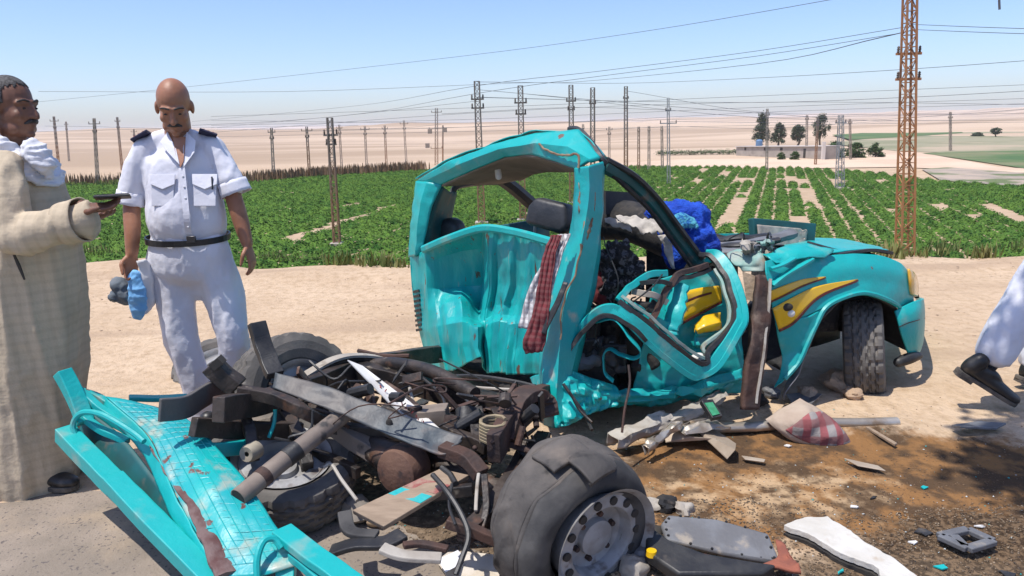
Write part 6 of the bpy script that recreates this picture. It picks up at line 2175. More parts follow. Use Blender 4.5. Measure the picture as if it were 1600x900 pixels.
def robe_material():
    m = mat('beige_checked_robe', (.56, .455, .32), (.51, .415, .29), 5, rough=.9, bump=.003, bscale=60)
    N, L = m.node_tree.nodes, m.node_tree.links
    b = N['Principled BSDF']
    src = b.inputs['Base Color'].links[0].from_socket
    tc = N.new('ShaderNodeTexCoord')
    sp = N.new('ShaderNodeSeparateXYZ')
    L.new(tc.outputs['Object'], sp.inputs[0])
    tot = None
    for ax, k in (('X', 150), ('Z', 150), ('Y', 150)):
        a = N.new('ShaderNodeMath')
        a.operation = 'MULTIPLY'
        L.new(sp.outputs[ax], a.inputs[0])
        a.inputs[1].default_value = k
        s_ = N.new('ShaderNodeMath')
        s_.operation = 'SINE'
        L.new(a.outputs[0], s_.inputs[0])
        g_ = N.new('ShaderNodeMapRange')
        g_.inputs[1].default_value = .1
        g_.inputs[2].default_value = .7
        g_.inputs[4].default_value = .09 if ax != 'Y' else .03
        L.new(s_.outputs[0], g_.inputs[0])
        if tot is None:
            tot = g_.outputs[0]
        else:
            t = N.new('ShaderNodeMath')
            L.new(tot, t.inputs[0])
            L.new(g_.outputs[0], t.inputs[1])
            tot = t.outputs[0]
    x = N.new('ShaderNodeMix')
    x.data_type = 'RGBA'
    L.new(tot, x.inputs[0])
    L.new(src, x.inputs[6])
    x.inputs[7].default_value = (.11, .09, .06, 1)
    L.new(x.outputs[2], b.inputs['Base Color'])
    return m


M_robe = robe_material()
mb = MB()
mb.limb([Q(4, 232, .03), Q(14, 262, .03), Q(26, 300, .03), Q(38, 370, .03), Q(44, 450, .04), Q(44, 540, .05), Q(40, 640, .06), Q(38, 715, .06), Q(38, 748, .06)],
        np.array([(.11, .085), (.18, .135), (.20, .17), (.205, .205), (.215, .225), (.225, .24), (.235, .25), (.24, .255), (.235, .25)]), 32, up=(0, -1, 0), res=40)
mb.limb([Q(8, 256, -.12), Q(12, 310, -.19), Q(22, 366, -.21), Q(70, 360, -.23), Q(120, 346, -.24)], [.07, .076, .078, .078, .085], 18)
mb.limb([Q(20, 258, .18), Q(36, 330, .24), Q(60, 376, .2), Q(100, 362, .12), Q(122, 352, .05)], [.07, .076, .078, .076, .08], 18)
robe = soft('robe', mb, .013, M_robe, robe_p, 4, [(.013, 4.5, (1.4, 1.4, .12), 3.0), (.004, 11.0, (1, 1, .4), 6.0)])
obj('pocket_slit', MB().limb([Q(20, 394, -.19), Q(29, 414, -.195), Q(38, 436, -.195)], [.004, .007, .004], 8), mat('slit_shadow_cloth', (.06, .05, .04), rough=.95), robe)
cu_ = catmull([Q(100, 350, -.235), Q(131, 343, -.242)], 6)
cuff = MB().tube(cu_, np.linspace(.082, .088, 6), 30, caps=False)
cvv = np.array(cuff.v)
cuff.v = [tuple(q) for q in cvv + np.stack([0 * cvv[:, 0], fbm(cvv, 14, 2, 1.) * .006, fbm(cvv, 14, 2, 5.) * .008], -1)]
obj('cuff', cuff, M_robe, robe, solid=.005)
# white scarf wound round neck and shoulder
M_scarf = mat('white_scarf_cotton', (.72, .72, .74), (.62, .62, .65), 8, rough=.9, bump=.004, bscale=30)
mb = MB()
for k, (dz, rr, sx) in enumerate(((206, .014, .080), (214, .018, .088), (223, .019, .098), (232, .019, .106), (241, .019, .112), (250, .018, .118), (258, .015, .12))):
    c = Q(12 + k * 5, dz, .03)
    ring = [c + np.array([math.cos(a) * sx + .0, math.sin(a) * (sx + .02), -math.cos(a) * .075 + .01 * math.sin(3 * a + k)]) for a in np.linspace(0, 2 * math.pi, 28)]
    mb.tube(ring, rr, 10)
mb.limb([Q(54, 236, -.06), Q(70, 255, -.07), Q(76, 272, -.06)], [.05, .045, .02], 12)
soft('scarf', mb, .007, M_scarf, robe_p, 2, [(.008, 9, (1, 1, 2.4), 4.)])
shoe(Q(40, 775, -.02) * np.array([1, 1, 0]) + [0, 0, .012], Q(40, 775, -.02) * np.array([1, 1, 0]) + [.27, -.04, .012], (0, 0, 1), robe_p)
shoe(Q(70, 740, .2) * np.array([1, 1, 0]) + [0, 0, .012], Q(70, 740, .2) * np.array([1, 1, 0]) + [.27, -.02, .012], (0, 0, 1), robe_p)
ph = [Q(146, 312, -.28), Q(204, 309, -.26), Q(206, 313, -.16), Q(150, 316, -.18)]
phr = thing('phone', 'dark phone lying in the open hand of the robed person', 'phone', tuple(ph[0]))
obj('case', MB().prism([p + [0, 0, .012] for p in ph], .010), M_black, phr, smooth=False, bevel=.003)
sc = sum(ph) / 4
obj('screen', MB().prism([sc + (p - sc) * .92 + [0, 0, .0185] for p in ph], .002), mat('phone_glass', (.02, .022, .026), rough=.08), phr, smooth=False)

# ------------------------------------------------------------------ person walking out of the picture on the right
WY = 4.02
wk = thing('person', 'person in white trousers and black shoes walking off past the right edge', 'person', tuple(G(1640, 640)))


def W_(px, py, dy=0.0):
    return P(px, py, WY + dy)


mb = MB()
hip = W_(1690, 260, .05)
top = hip + np.array([.10, .0, .52])
hc, hM = head_frame(top + [.06, 0, .22], (1, .1, -.1))
w = head(mb, hc, hM, 1.0, neck=top + [.02, 0, .02])
mb.limb([hip, hip + [.03, 0, .2], top + [0, 0, -.02]], np.array([(.11, .13), (.11, .14), (.13, .17)]), 16, up=(1, 0, 0))
mb.limb([top + [0, -.17, -.02], top + [.02, -.24, -.28], top + [.12, -.24, -.5]], [.05, .043, .03], 12)
mb.limb([top + [0, .17, -.02], top + [-.04, .24, -.28], top + [.04, .24, -.52]], [.05, .043, .03], 12)
hand(mb, top + [.12, -.24, -.5], (.3, 0, -1), (0, 1, 0), (1, 0, .2), .35)
hand(mb, top + [.04, .24, -.52], (.3, 0, -1), (0, -1, 0), (1, 0, .2), .35)
mb.limb([hip + [0, -.08, 0], W_(1628, 420, -.06), W_(1550, 560, -.06)], [.09, .06, .042], 12)
mb.limb([hip + [0, .1, 0], W_(1660, 430, .16), W_(1610, 575, .2)], [.09, .06, .042], 12)
wbody = soft('body', mb, .007, M_skinA, wk, 5)
face_bits(w, 1.0, wbody, M_hairblk)
hair_cap(w, 1.0, hM, wbody, M_hairblk, lambda c: (c[2] > .05) or (c[1] < -.02 and c[2] > -.03), .006)
mb = MB()
mb.limb([hip + [0, 0, .02], hip + [.03, 0, .2], top + [0, 0, -.03]], np.array([(.14, .16), (.14, .17), (.15, .19)]), 16, up=(1, 0, 0))
mb.limb([top + [0, -.16, -.02], top + [.01, -.24, -.24]], [.07, .075], 14)
mb.limb([top + [0, .16, -.02], top + [-.03, .24, -.24]], [.07, .075], 14)
soft('shirt', mb, .012, M_white, wk, 4, FOLD_S)
mb = MB()
mb.limb([hip + [0, 0, .06], hip + [0, 0, -.08]], np.array([(.135, .16), (.15, .18)]), 18, up=(1, 0, 0))
mb.limb([hip + [0, -.08, -.03], W_(1640, 400, -.06), W_(1600, 470, -.06), W_(1556, 546, -.06)], [.12, .098, .096, .104], 20, res=26)
mb.limb([hip + [0, .1, -.03], W_(1668, 420, .16), W_(1642, 500, .18), W_(1622, 560, .2)], [.12, .095, .09, .1], 20, res=26)
soft('trousers', mb, .010, M_white, wk, 4, FOLD_T)
sk_ = MB().limb([W_(1558, 545, -.06), W_(1545, 570, -.06)], [.05, .045], 12)
obj('sock', sk_, mat('dark_sock', (.02, .022, .03), rough=.95), wk)
shoe(W_(1494, 578, -.06), W_(1586, 634, -.10), (.55, -.25, .8), wk)
shoe(W_(1588, 590, .2), W_(1690, 612, .2), (0, 0, 1), wk)
# ------------------------------------------------------------------ cloth left in and on the cab
def check_mat(name, ca, cb, cc, k=220, lines=.55):
    m = mat(name, ca, None, rough=.95, bump=.003, bscale=80)
    N, L = m.node_tree.nodes, m.node_tree.links
    b = N['Principled BSDF']
    tc = N.new('ShaderNodeTexCoord')
    sp = N.new('ShaderNodeSeparateXYZ')
    L.new(tc.outputs['Object'], sp.inputs[0])
    outs = []
    for ax in ('X', 'Z'):
        a = N.new('ShaderNodeMath')
        a.operation = 'MULTIPLY'
        L.new(sp.outputs[ax], a.inputs[0])
        a.inputs[1].default_value = k
        s_ = N.new('ShaderNodeMath')
        s_.operation = 'SINE'
        L.new(a.outputs[0], s_.inputs[0])
        g_ = N.new('ShaderNodeMapRange')
        g_.inputs[1].default_value = -.1
        g_.inputs[2].default_value = .3
        g_.inputs[4].default_value = lines
        L.new(s_.outputs[0], g_.inputs[0])
        outs.append(g_.outputs[0])
    x = N.new('ShaderNodeMix')
    x.data_type = 'RGBA'
    L.new(outs[0], x.inputs[0])
    x.inputs[6].default_value = (*ca, 1)
    x.inputs[7].default_value = (*cb, 1)
    y = N.new('ShaderNodeMix')
    y.data_type = 'RGBA'
    L.new(outs[1], y.inputs[0])
    L.new(x.outputs[2], y.inputs[6])
    y.inputs[7].default_value = (*cc, 1)
    L.new(y.outputs[2], b.inputs['Base Color'])
    return m


def cloth(name, rows, m, label, cat='scarf', noise=.012, ns=14, nu=40, nv=16, solid=.006, pleat=0.0):
    g = patch(PG(rows), nu, nv, noise, ns, 3.)
    if pleat:
        g[:, :, 1] -= (np.sin(np.linspace(0, 1, nv) * 2 * math.pi * 3) * pleat)[None, :]
    o = obj(name, MB().grid(g), m, None, solid=solid, angle=180)
    return tag(o, label, cat)


cloth('checked_scarf', [[(872, 368, 3.60), (892, 366, 3.56)], [(862, 392, 3.55), (880, 392, 3.52)], [(838, 430, 3.52), (868, 432, 3.48)], [(820, 470, 3.50), (858, 474, 3.46)], [(810, 512, 3.48), (838, 516, 3.44)]],
      check_mat('black_white_check', (.62, .60, .58), (.10, .09, .10), (.30, .26, .27), 260), 'black and white checked scarf hanging over the cab rear wall', pleat=.006)
cloth('red_scarf', [[(862, 368, 3.57), (878, 368, 3.54)], [(850, 396, 3.53), (868, 396, 3.50)], [(842, 440, 3.49), (862, 440, 3.46)], [(832, 490, 3.46), (858, 492, 3.42)], [(818, 535, 3.44), (852, 530, 3.40)], [(822, 552, 3.44), (846, 550, 3.40)]],
      check_mat('dark_red_check', (.17, .028, .032), (.09, .02, .024), (.20, .08, .075), 240, .5), 'dark red scarf hanging beside the checked scarf', pleat=.006)
cloth('belt_webbing', [[(880, 440, 3.46), (888, 442, 3.45)], [(868, 470, 3.44), (876, 474, 3.43)], [(852, 500, 3.42), (860, 506, 3.41)], [(846, 520, 3.40), (852, 524, 3.40)]], M_black, 'black seat belt webbing hanging beside the red scarf', 'belt', .006, 14, 20, 5, .004)
mb = MB()
g_ = np.random.default_rng(3)
for px, py, y, r in ((1062, 338, 4.35, .11), (1080, 345, 4.35, .12), (1096, 365, 4.3, .10), (1104, 378, 4.28, .08), (1050, 352, 4.4, .10), (1075, 370, 4.35, .11), (1058, 390, 4.25, .08), (1056, 404, 4.22, .06), (1020, 336, 4.5, .05), (1038, 332, 4.45, .07)):
    mb.ball(P(px, py, y), (r, r, r * .85))
M_blue = mat('royal_blue_fleece', (.008, .055, .42), (.012, .09, .55), 14, rough=.95, bump=.02, bscale=60, dirt=(.004, .03, .26), dscale=10, dlo=.5, dhi=.65)
blanket = soft('blanket', mb, .014, M_blue, None, 3, [(.016, 7, (1, 1, 1), 3.), (.005, 26, (1, 1, 1), 6.)])
tag(blanket, 'bright blue fleece blanket bundled on the broken dashboard', 'blanket')
g = patch(PG([[(1050, 340, 4.25), (1066, 335, 4.24), (1084, 340, 4.22)], [(1052, 350, 4.22), (1070, 348, 4.2), (1092, 352, 4.2)], [(1056, 355, 4.22), (1072, 357, 4.2), (1090, 358, 4.2)]]), 10, 16, .02, 18, 2)
o = obj('cyan_print', MB().grid(g), mat('cyan_printed_fleece', (.10, .42, .50), (.02, .14, .40), 60, rough=.95, bump=.01, bscale=80), blanket, solid=.01)
mb = MB()
for px, py, y, r in ((950, 415, 4.0, .09), (968, 405, 4.0, .09), (975, 435, 3.98, .10), (950, 445, 3.95, .09), (962, 460, 3.95, .08), (985, 420, 4.0, .07)):
    mb.ball(P(px, py, y), (r, r, r))
bundle = soft('cloth_bundle', mb, .012, mat('black_cloth_grey_print', (.014, .013, .014), (.10, .095, .10), 42, rough=.95, bump=.008, bscale=40, lo=.5, hi=.56), None, 3, [(.03, 9, (1, 1, 1), 7.), (.012, 24, (1, 1, 1), 3.)])
tag(bundle, 'black cloth with grey print bundled on the cab seat', 'cloth')
mb = MB()
for px, py, y, r in ((938, 430, 4.0, .06), (934, 446, 3.96, .065), (935, 462, 3.93, .06)):
    mb.ball(P(px, py, y), (r, r, r))
tag(soft('red_cloth', mb, .012, mat('dark_red_cloth', (.14, .015, .018), (.06, .01, .012), 14, rough=.95), None, 3, [(.02, 10, (1, 1, 1), 3.)]), 'dark red cloth stuffed beside the black bundle', 'cloth')

# ------------------------------------------------------------------ debris on the ground
def slab(name, px, thick, m, label, cat, ys=None, z=0.02, parent=None, bevel=.003, wob=0.0):
    "flat fragment lying at height z (or with its own depths)"
    pts = [G(a, b, z) if ys is None else P(a, b, ys[i]) for i, (a, b) in enumerate(px)]
    if wob:
        g_ = np.random.default_rng(int(px[0][0]))
        pts = [p + [0, 0, g_.uniform(0, wob)] for p in pts]
    o = obj(name, MB().prism(pts, thick), m, parent, smooth=False, bevel=bevel)
    if label:
        tag(o, label, cat)
    return o


M_wood = mat('weathered_plank_wood', (.33, .245, .17), (.26, .19, .13), 9, rough=.9, bump=.003, bscale=40, stretch=(1, 4, 1))
pk_ = [P(551, 800, 2.5), P(600, 826, 2.44), P(733, 745, 2.66), P(688, 735, 2.70)]
plank = obj('plank', MB().prism(pk_, .022), M_wood, None, smooth=False, bevel=.003)
tag(plank, 'weathered wooden plank with teal and red paint under the chassis', 'plank')
def on_quad(q, u0, u1, lift, w=(0.03, .97)):
    a = lambda u, v: (q[0] * (1 - v) + q[1] * v) * (1 - u) + (q[3] * (1 - v) + q[2] * v) * u + np.array([0, 0, lift])
    return [a(u0, w[0]), a(u1 - .03, w[0]), a(u1, w[1]), a(u0 + .04, w[1])]


nn_ = nrm(np.cross(pk_[1] - pk_[0], pk_[3] - pk_[0]))
nn_ = nn_ if nn_[2] > 0 else -nn_
for u0, u1, m in ((.38, .56, M_teal), (.56, .78, mat('faded_red_paint', (.26, .07, .06), (.33, .2, .15), 30, rough=.8))):
    obj('paint_band', MB().prism([p + nn_ * .0125 for p in on_quad(pk_, u0, u1, 0)], .0015), m, plank, smooth=False)
obj('rubber_strap', MB().tube([P(690, 731, 2.70), P(704, 742, 2.66), P(712, 756, 2.6)], .012, 8), M_black, plank)
# white painted board with red lettering remains
wb = [P(543, 563, 3.30), P(566, 572, 3.30), P(640, 628, 3.10), P(700, 682, 2.92), P(708, 706, 2.88), P(690, 700, 2.88), P(610, 632, 3.05)]
board = obj('sign_board', MB().prism(wb, .006), mat('white_board', (.66, .65, .63), (.54, .52, .49), 8, rough=.6), None, smooth=False)
tag(board, 'narrow white board with red lettering wedged across the chassis', 'sign')
nb_ = nrm(np.cross(wb[2] - wb[0], wb[6] - wb[0]))
nb_ = nb_ if nb_[1] < 0 else -nb_
g_ = np.random.default_rng(77)
mbr = MB()
for k in range(9):
    c0 = P(594 + k * 8.2, 606.5 + k * 7.0, 3.165 - k * .027) + nb_ * .010
    ex, ez = nrm(wb[3] - wb[1]), np.array([0, 0, 1.0])
    for s in range(2):
        a0, b0 = c0 + ex * g_.uniform(-.008, .008) + ez * g_.uniform(-.012, .0), c0 + ex * g_.uniform(-.008, .008) + ez * g_.uniform(0, .012)
        mbr.bar(a0, b0, .005, .002, nb_)
o = obj('red_lettering', mbr, mat('red_letter_paint', (.36, .05, .05), rough=.6), board, smooth=False)
# bent aluminium trims and tube lying along the far side of the stain
pp = catmull([P(1056, 668, 3.66), P(1120, 668, 3.66), P(1200, 664, 3.68), P(1300, 660, 3.72), P(1402, 660, 3.74)], 30)
pp[:, 2] += fbm(pp, 4, 2, 1.) * .006
tag(obj('metal_tube', MB().tube(pp, .030, 14, flat=(.85, 1)), M_chrome), 'long pale metal tube lying across the sand below the front wing', 'tube')
for k, (pts, w_, h_, m, l) in enumerate([([(958, 690, 3.42), (1000, 672, 3.5), (1045, 652, 3.6)], .10, .07, M_palegrey, 'boxy tan sheet beam sticking out behind the blown tyre'), ([(1040, 660, 3.58), (1086, 640, 3.7), (1130, 616, 3.84)], .09, .05, M_palegrey, 'tan bent beam running up under the sill'),
                                         ([(1008, 704, 3.32), (1030, 684, 3.4), (1062, 660, 3.52)], .05, .05, M_chrome, 'short golden metal bar leaning by the blown tyre'), ([(1060, 672, 3.5), (1100, 660, 3.55), (1130, 664, 3.6)], .12, .02, M_chrome, 'crumpled shiny trim at the end of the metal tube')]):
    p = catmull([P(*q) for q in pts], 6)
    side = nrm(np.cross(p[-1] - p[0], (0, 0, 1)))
    upv = np.array([0, 0, 1.0])
    cr_ = [(side, -.5, -.5), (side, -.5, .5), (side, .5, .5), (side, .5, -.4)]
    rows = [[q + side * a * w_ + upv * b * h_ for q in p] for _, a, b in cr_]
    g = patch(rows, 19, 50, .004, 10, float(k), lin='u', ridge=(.035, 9.))
    tag(obj('metal_beam', MB().grid(g), m, None, solid=.004, angle=22), l, 'metal beam')
cb = thing('circuit_board', 'green circuit board in a broken black housing by the sill', 'circuit board', tuple(P(1105, 640, 3.5)))
q = [P(1094, 628, 3.56), P(1112, 626, 3.58), P(1128, 652, 3.5), P(1112, 656, 3.48)]
obj('housing', MB().prism(q, .03), M_black, cb, smooth=False, bevel=.003)
obj('board', MB().prism([sum(q) / 4 + (p - sum(q) / 4) * .7 + np.array([0, -.016, .012]) for p in q], .004), mat('green_board', (.03, .22, .10), (.05, .3, .15), 40, rough=.5), cb, smooth=False)
# plaid cushion
cs = [[(1196, 655, 3.66), (1220, 640, 3.70), (1250, 622, 3.74)], [(1214, 672, 3.60), (1248, 655, 3.60), (1282, 642, 3.68)], [(1240, 690, 3.56), (1280, 672, 3.56), (1312, 668, 3.62)], [(1300, 708, 3.52), (1318, 700, 3.54), (1334, 702, 3.56)]]
M_plaid = check_mat('red_grey_plaid', (.30, .27, .25), (.33, .04, .05), (.20, .06, .06), 75, .75)
g = patch(PG(cs), 40, 34)
du, dv = np.gradient(g, axis=0), np.gradient(g, axis=1)
nc_ = np.cross(du, dv)
nc_ /= np.linalg.norm(nc_, axis=2, keepdims=True) + 1e-9
if nc_[20, 17, 2] < 0:
    nc_ = -nc_
bul = (np.clip(np.sin(np.linspace(0, math.pi, 40)), 0, 1) ** .5)[:, None] * (np.clip(np.sin(np.linspace(0, math.pi, 34)), 0, 1) ** .5)[None, :]
wr = fbm(g.reshape(-1, 3), 13, 3, 2.).reshape(40, 34) * .014 + np.abs(vnoise(g.reshape(-1, 3) * 20 + 3)).reshape(40, 34) * -.012
top_c = g + nc_ * (bul * (.055 + wr))[..., None]
bot_c = g - nc_ * (bul * .03)[..., None]
mb = MB().grid(top_c)
mb.grid(bot_c[:, ::-1])
cush = obj('cushion', mb, mat('cream_cushion_cloth', (.46, .37, .29), (.40, .31, .24), 7, rough=.95, bump=.004, bscale=40), None, angle=180)
tag(cush, 'cream and red plaid cushion lying over the metal tube', 'cushion')
obj('plaid_panel', MB().grid(top_c[16:39, 4:30] + nc_[16:39, 4:30] * .003), M_plaid, cush, solid=.002)
# thin sheet fragments in front of it
M_sheet = mat('bare_dusty_sheet', (.46, .38, .29), (.38, .30, .22), 8, rough=.55, metal=.25, bump=.003, bscale=30)
slab('sheet_fragment', [(1090, 690), (1118, 676), (1150, 702), (1148, 720), (1136, 720)], .006, M_sheet, 'curved pale sheet fragment on the brown stain', 'metal sheet', wob=.08)
slab('sheet_fragment', [(1034, 684), (1086, 680), (1110, 690), (1120, 702), (1078, 698), (1040, 694)], .006, M_sheet, 'jagged tan sheet fragment beside the curved one', 'metal sheet', wob=.06)
slab('sheet_fragment', [(1158, 712), (1196, 718), (1194, 722), (1164, 718)], .006, M_sheet, 'thin sliver of tan sheet on the brown stain', 'metal sheet')
slab('sheet_fragment', [(1318, 716), (1372, 728), (1384, 736), (1340, 728)], .006, M_sheet, 'grey sheet sliver near the cushion corner', 'metal sheet')
slab('dark_plate', [(1486, 668), (1530, 660), (1572, 664), (1556, 672), (1500, 676)], .012, M_grey, 'dark bent plate lying in the walker shadow', 'metal plate', wob=.03)
slab('plank_splinter', [(1352, 668), (1358, 668), (1402, 694), (1398, 696)], .014, M_wood, 'thin dark splinter slanting by the metal tube end', 'splinter', z=.012)
# white foam board
M_foam = mat('white_foam', (.60, .58, .53), (.52, .49, .43), 9, rough=.9, bump=.006, bscale=30, dirt=(.45, .38, .3), dscale=12, dlo=.62, dhi=.75)
fp = [(1226, 823), (1244, 813), (1268, 809), (1292, 809), (1306, 818), (1330, 832), (1352, 850), (1392, 872), (1436, 904), (1376, 906), (1373, 893), (1366, 886), (1340, 877), (1312, 868), (1284, 850), (1262, 836), (1236, 828)]
fq = lerp_pts(np.array([G(a, b, .04) for a, b in fp + fp[:1]]), 120)[:-1]
fq += np.stack([fbm(fq, 30, 3, 1.) * .007, fbm(fq, 30, 3, 5.) * .007, fbm(fq, 3, 2, 5.) * .008], -1)
o = obj('foam_board', MB().prism(fq, .024), M_foam, None, bevel=.003, smooth=False)
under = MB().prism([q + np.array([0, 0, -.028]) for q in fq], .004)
obj('dark_lower_edge', MB().prism([fq.mean(0) + (q - fq.mean(0)) * .985 + np.array([-.006, -.008, -.026]) for q in fq], .018), M_dark, o, smooth=False)  # dark slab under the foam, shifted slightly to its near left
tag(o, 'broken slab of white foam on the dark gravel', 'foam board')
# grey seat panel on black tray with red-brown cloth
sp_root = thing('seat_panel', 'grey plastic panel on a black tray by the blown tyre', 'panel', tuple(G(1110, 880)))
top_ = [P(1032, 822, 2.62), P(1044, 807, 2.66), P(1120, 814, 2.62), P(1200, 836, 2.52), P(1218, 878, 2.42), P(1210, 882, 2.42), P(1130, 868, 2.46), P(1040, 846, 2.54)]
obj('panel', MB().prism(top_, .022), M_grey, sp_root, smooth=True, bevel=.008)
ct = sum(top_) / len(top_)
for k in range(len(top_)):
    for t in (.2, .6):
        p = top_[k] + (top_[(k + 1) % len(top_)] - top_[k]) * t
        p = ct + (p - ct) * .93 + [0, 0, .012]
        obj('rivet', MB().ball(p, .006, nu=6, nv=4), M_black, sp_root)
ti = [P(1010, 826, 2.56), P(1046, 852, 2.46), P(1100, 872, 2.40), P(1180, 886, 2.36), P(1212, 890, 2.34), P(1190, 905, 2.3), P(1060, 905, 2.3), P(1008, 870, 2.42)]
obj('tray', MB().prism(ti, .05), M_black, sp_root, bevel=.01)
M_brick = mat('red_brown_cloth', (.30, .10, .06), (.22, .075, .05), 20, rough=.95, bump=.006, bscale=40)
rg_ = patch(PG([[(1212, 846, 2.5), (1226, 850, 2.48), (1236, 870, 2.42)], [(1214, 872, 2.42), (1232, 876, 2.4), (1246, 886, 2.36)], [(1180, 886, 2.38), (1214, 892, 2.34), (1252, 898, 2.3)]]), 14, 14, .02, 12, 3.)
o = obj('red_cloth', MB().grid(rg_), M_brick, None, solid=.012)
tag(o, 'red-brown cloth spilling from the grey panel tray', 'cloth')
p = catmull([P(1080, 866, 2.43), P(1120, 874, 2.4), P(1170, 884, 2.37)], 14)
tag(obj('cloth_strip', MB().tube(p, .012, 7), M_brick), 'red-brown strip squeezed under the grey panel', 'cloth')
# black plastic fragment with a square hole
fr = thing('plastic_bracket', 'black plastic bracket with a square hole on the gravel', 'plastic bracket', tuple(G(1510, 845, 0)))
for (a, b) in (((1468, 838), (1512, 828)), ((1512, 828), (1552, 846)), ((1552, 846), (1512, 858)), ((1512, 858), (1468, 838)), ((1490, 838), (1508, 856))):
    obj('arm', MB().bar(G(*a, .03), G(*b, .03), .035, .02), M_grey, fr, smooth=False, bevel=.004)
# sand lumps by the front tyre
M_lump = mat('sand_clod', (.47, .33, .22), (.42, .29, .19), 14, rough=.98, bump=.02, bscale=30)


def clod(px, py, r, seed, m=M_lump, name='sand_clod', label=None, cat='clod', sq=.7, sink=.3):
    c = G(px, py)
    mb = MB().ball((0, 0, 0), r, nu=18, nv=12)
    v = np.array(mb.v)
    n = v / (np.linalg.norm(v, axis=1, keepdims=True) + 1e-9)
    v = v + n * (fbm(v / r, 1.6, 3, seed) * r * .38)[:, None]
    v[:, 2] *= sq
    mb.v = [tuple(q + c + np.array([0, 0, r * sq * (1 - sink)])) for q in v]
    o = obj(name, mb, m, None, angle=45)
    tag(o, label, cat)
    return o


clod(1308, 606, .085, 3., label='big clod of sand pushed up beside the front tyre')
clod(1332, 622, .05, 9., label='smaller clod of sand at the foot of the front tyre')
clod(1262, 622, .06, 5., label='clod of sand below the hanging liner')
clod(1180, 632, .06, 6., M_dark, 'charred_lump', 'dark lump at the foot of the rusty door post', 'lump')
clod(1205, 620, .05, 8., M_grey, 'grey_lump', 'grey lump of broken plastic below the front wing', 'lump')
clod(556, 812, .075, 2., mat('concrete_lump', (.24, .21, .18), (.17, .15, .13), 10, rough=.95), 'concrete_lump', 'broken concrete lump behind the plank end', 'concrete')
clod(594, 818, .05, 4., mat('tan_stone', (.34, .24, .15), rough=.95), 'stone', 'tan stone at the plank end', 'stone')
slab('liner_shard', [(1228, 622), (1268, 612), (1284, 622), (1262, 640), (1236, 640)], .005, M_grey, 'grey torn shard below the wing tail', 'plastic shard', wob=.05)
# rubber straps, scraps and cardboard under the chassis
for k, (pts, w_, m, l) in enumerate([([(516, 862, 2.36), (556, 850, 2.36), (600, 848, 2.36), (630, 834, 2.4)], .07, M_black, 'black rubber mat curled under the plank'), ([(596, 856, 2.32), (630, 868, 2.3), (690, 872, 2.3)], .05, M_palegrey, 'tan metal strip with a dark band under the wheel'),
                                     ([(630, 852, 2.34), (660, 850, 2.36), (700, 858, 2.34)], .03, M_rust, 'thin brown strip behind the tan one'), ([(538, 800, 2.5), (548, 830, 2.42), (590, 836, 2.4)], .05, M_tyredk, 'short rubber strap below the concrete lump')]):
    p = catmull([P(*q) for q in pts], 18)
    p[:, 2] = np.maximum(p[:, 2], .018)
    sec = np.array([(-.5, -.5), (.5, -.5), (.5, .5), (-.5, .5)]) * np.array([.018, w_])
    tag(obj('scrap_strip', MB().tube(p, 1, sect=sec, up=(0, 0, 1)), m, None, smooth=False, bevel=.004), l, 'scrap')
slab('cardboard', [(682, 880), (700, 868), (726, 862), (790, 876), (780, 905), (700, 905)], .004, mat('pale_cardboard', (.52, .44, .33), (.60, .55, .48), 8, rough=.9), 'pale cardboard sheet beside the blown tyre foot', 'cardboard', wob=.02)
slab('paper_scrap', [(684, 882), (716, 866), (722, 872), (712, 896), (696, 896)], .003, mat('white_paper', (.74, .74, .76)), 'white paper scrap on the cardboard', 'paper', z=.05, wob=.03)
# loose tyre behind the officer
lt = wheel('loose_tyre', P(352, 588, 4.9), (.1, -.35, 1.0), .33, .24, None, .2, nuts=False)
tag(lt, 'dusty tyre lying on the sand behind the officer legs', 'tyre')
# black rags and bits crowded between the blown tyre and the panel
g_ = np.random.default_rng(31)
for k, (px, py, r, m, l) in enumerate([(1012, 850, .06, M_dark, 'black crumpled rag pressed against the blown tyre'), (1000, 880, .06, M_grey, 'grey plastic crumple at the foot of the blown tyre'), (1024, 886, .05, M_dark, 'black wire tangle below the panel tray'),
                                       (1040, 800, .05, M_dark, 'dark torn rag above the grey panel'), (1068, 806, .04, M_palegrey, 'dusty lump behind the grey panel'), (1020, 800, .045, M_palegrey, 'crushed pale foil beside the blown tyre'), (990, 900, .05, M_palegrey, 'pale crushed plastic at the bottom edge')]):
    clod(px, py, r, float(k * 3 + 1), m, 'crushed_scrap', l, 'scrap', .8, .2)
tag(obj('yellow_cap', MB().lathe([(0, .02), (.018, .02), (.02, 0)], G(1018, 868, .09), n=12), M_yellow), 'small yellow cap among the black scraps', 'cap')
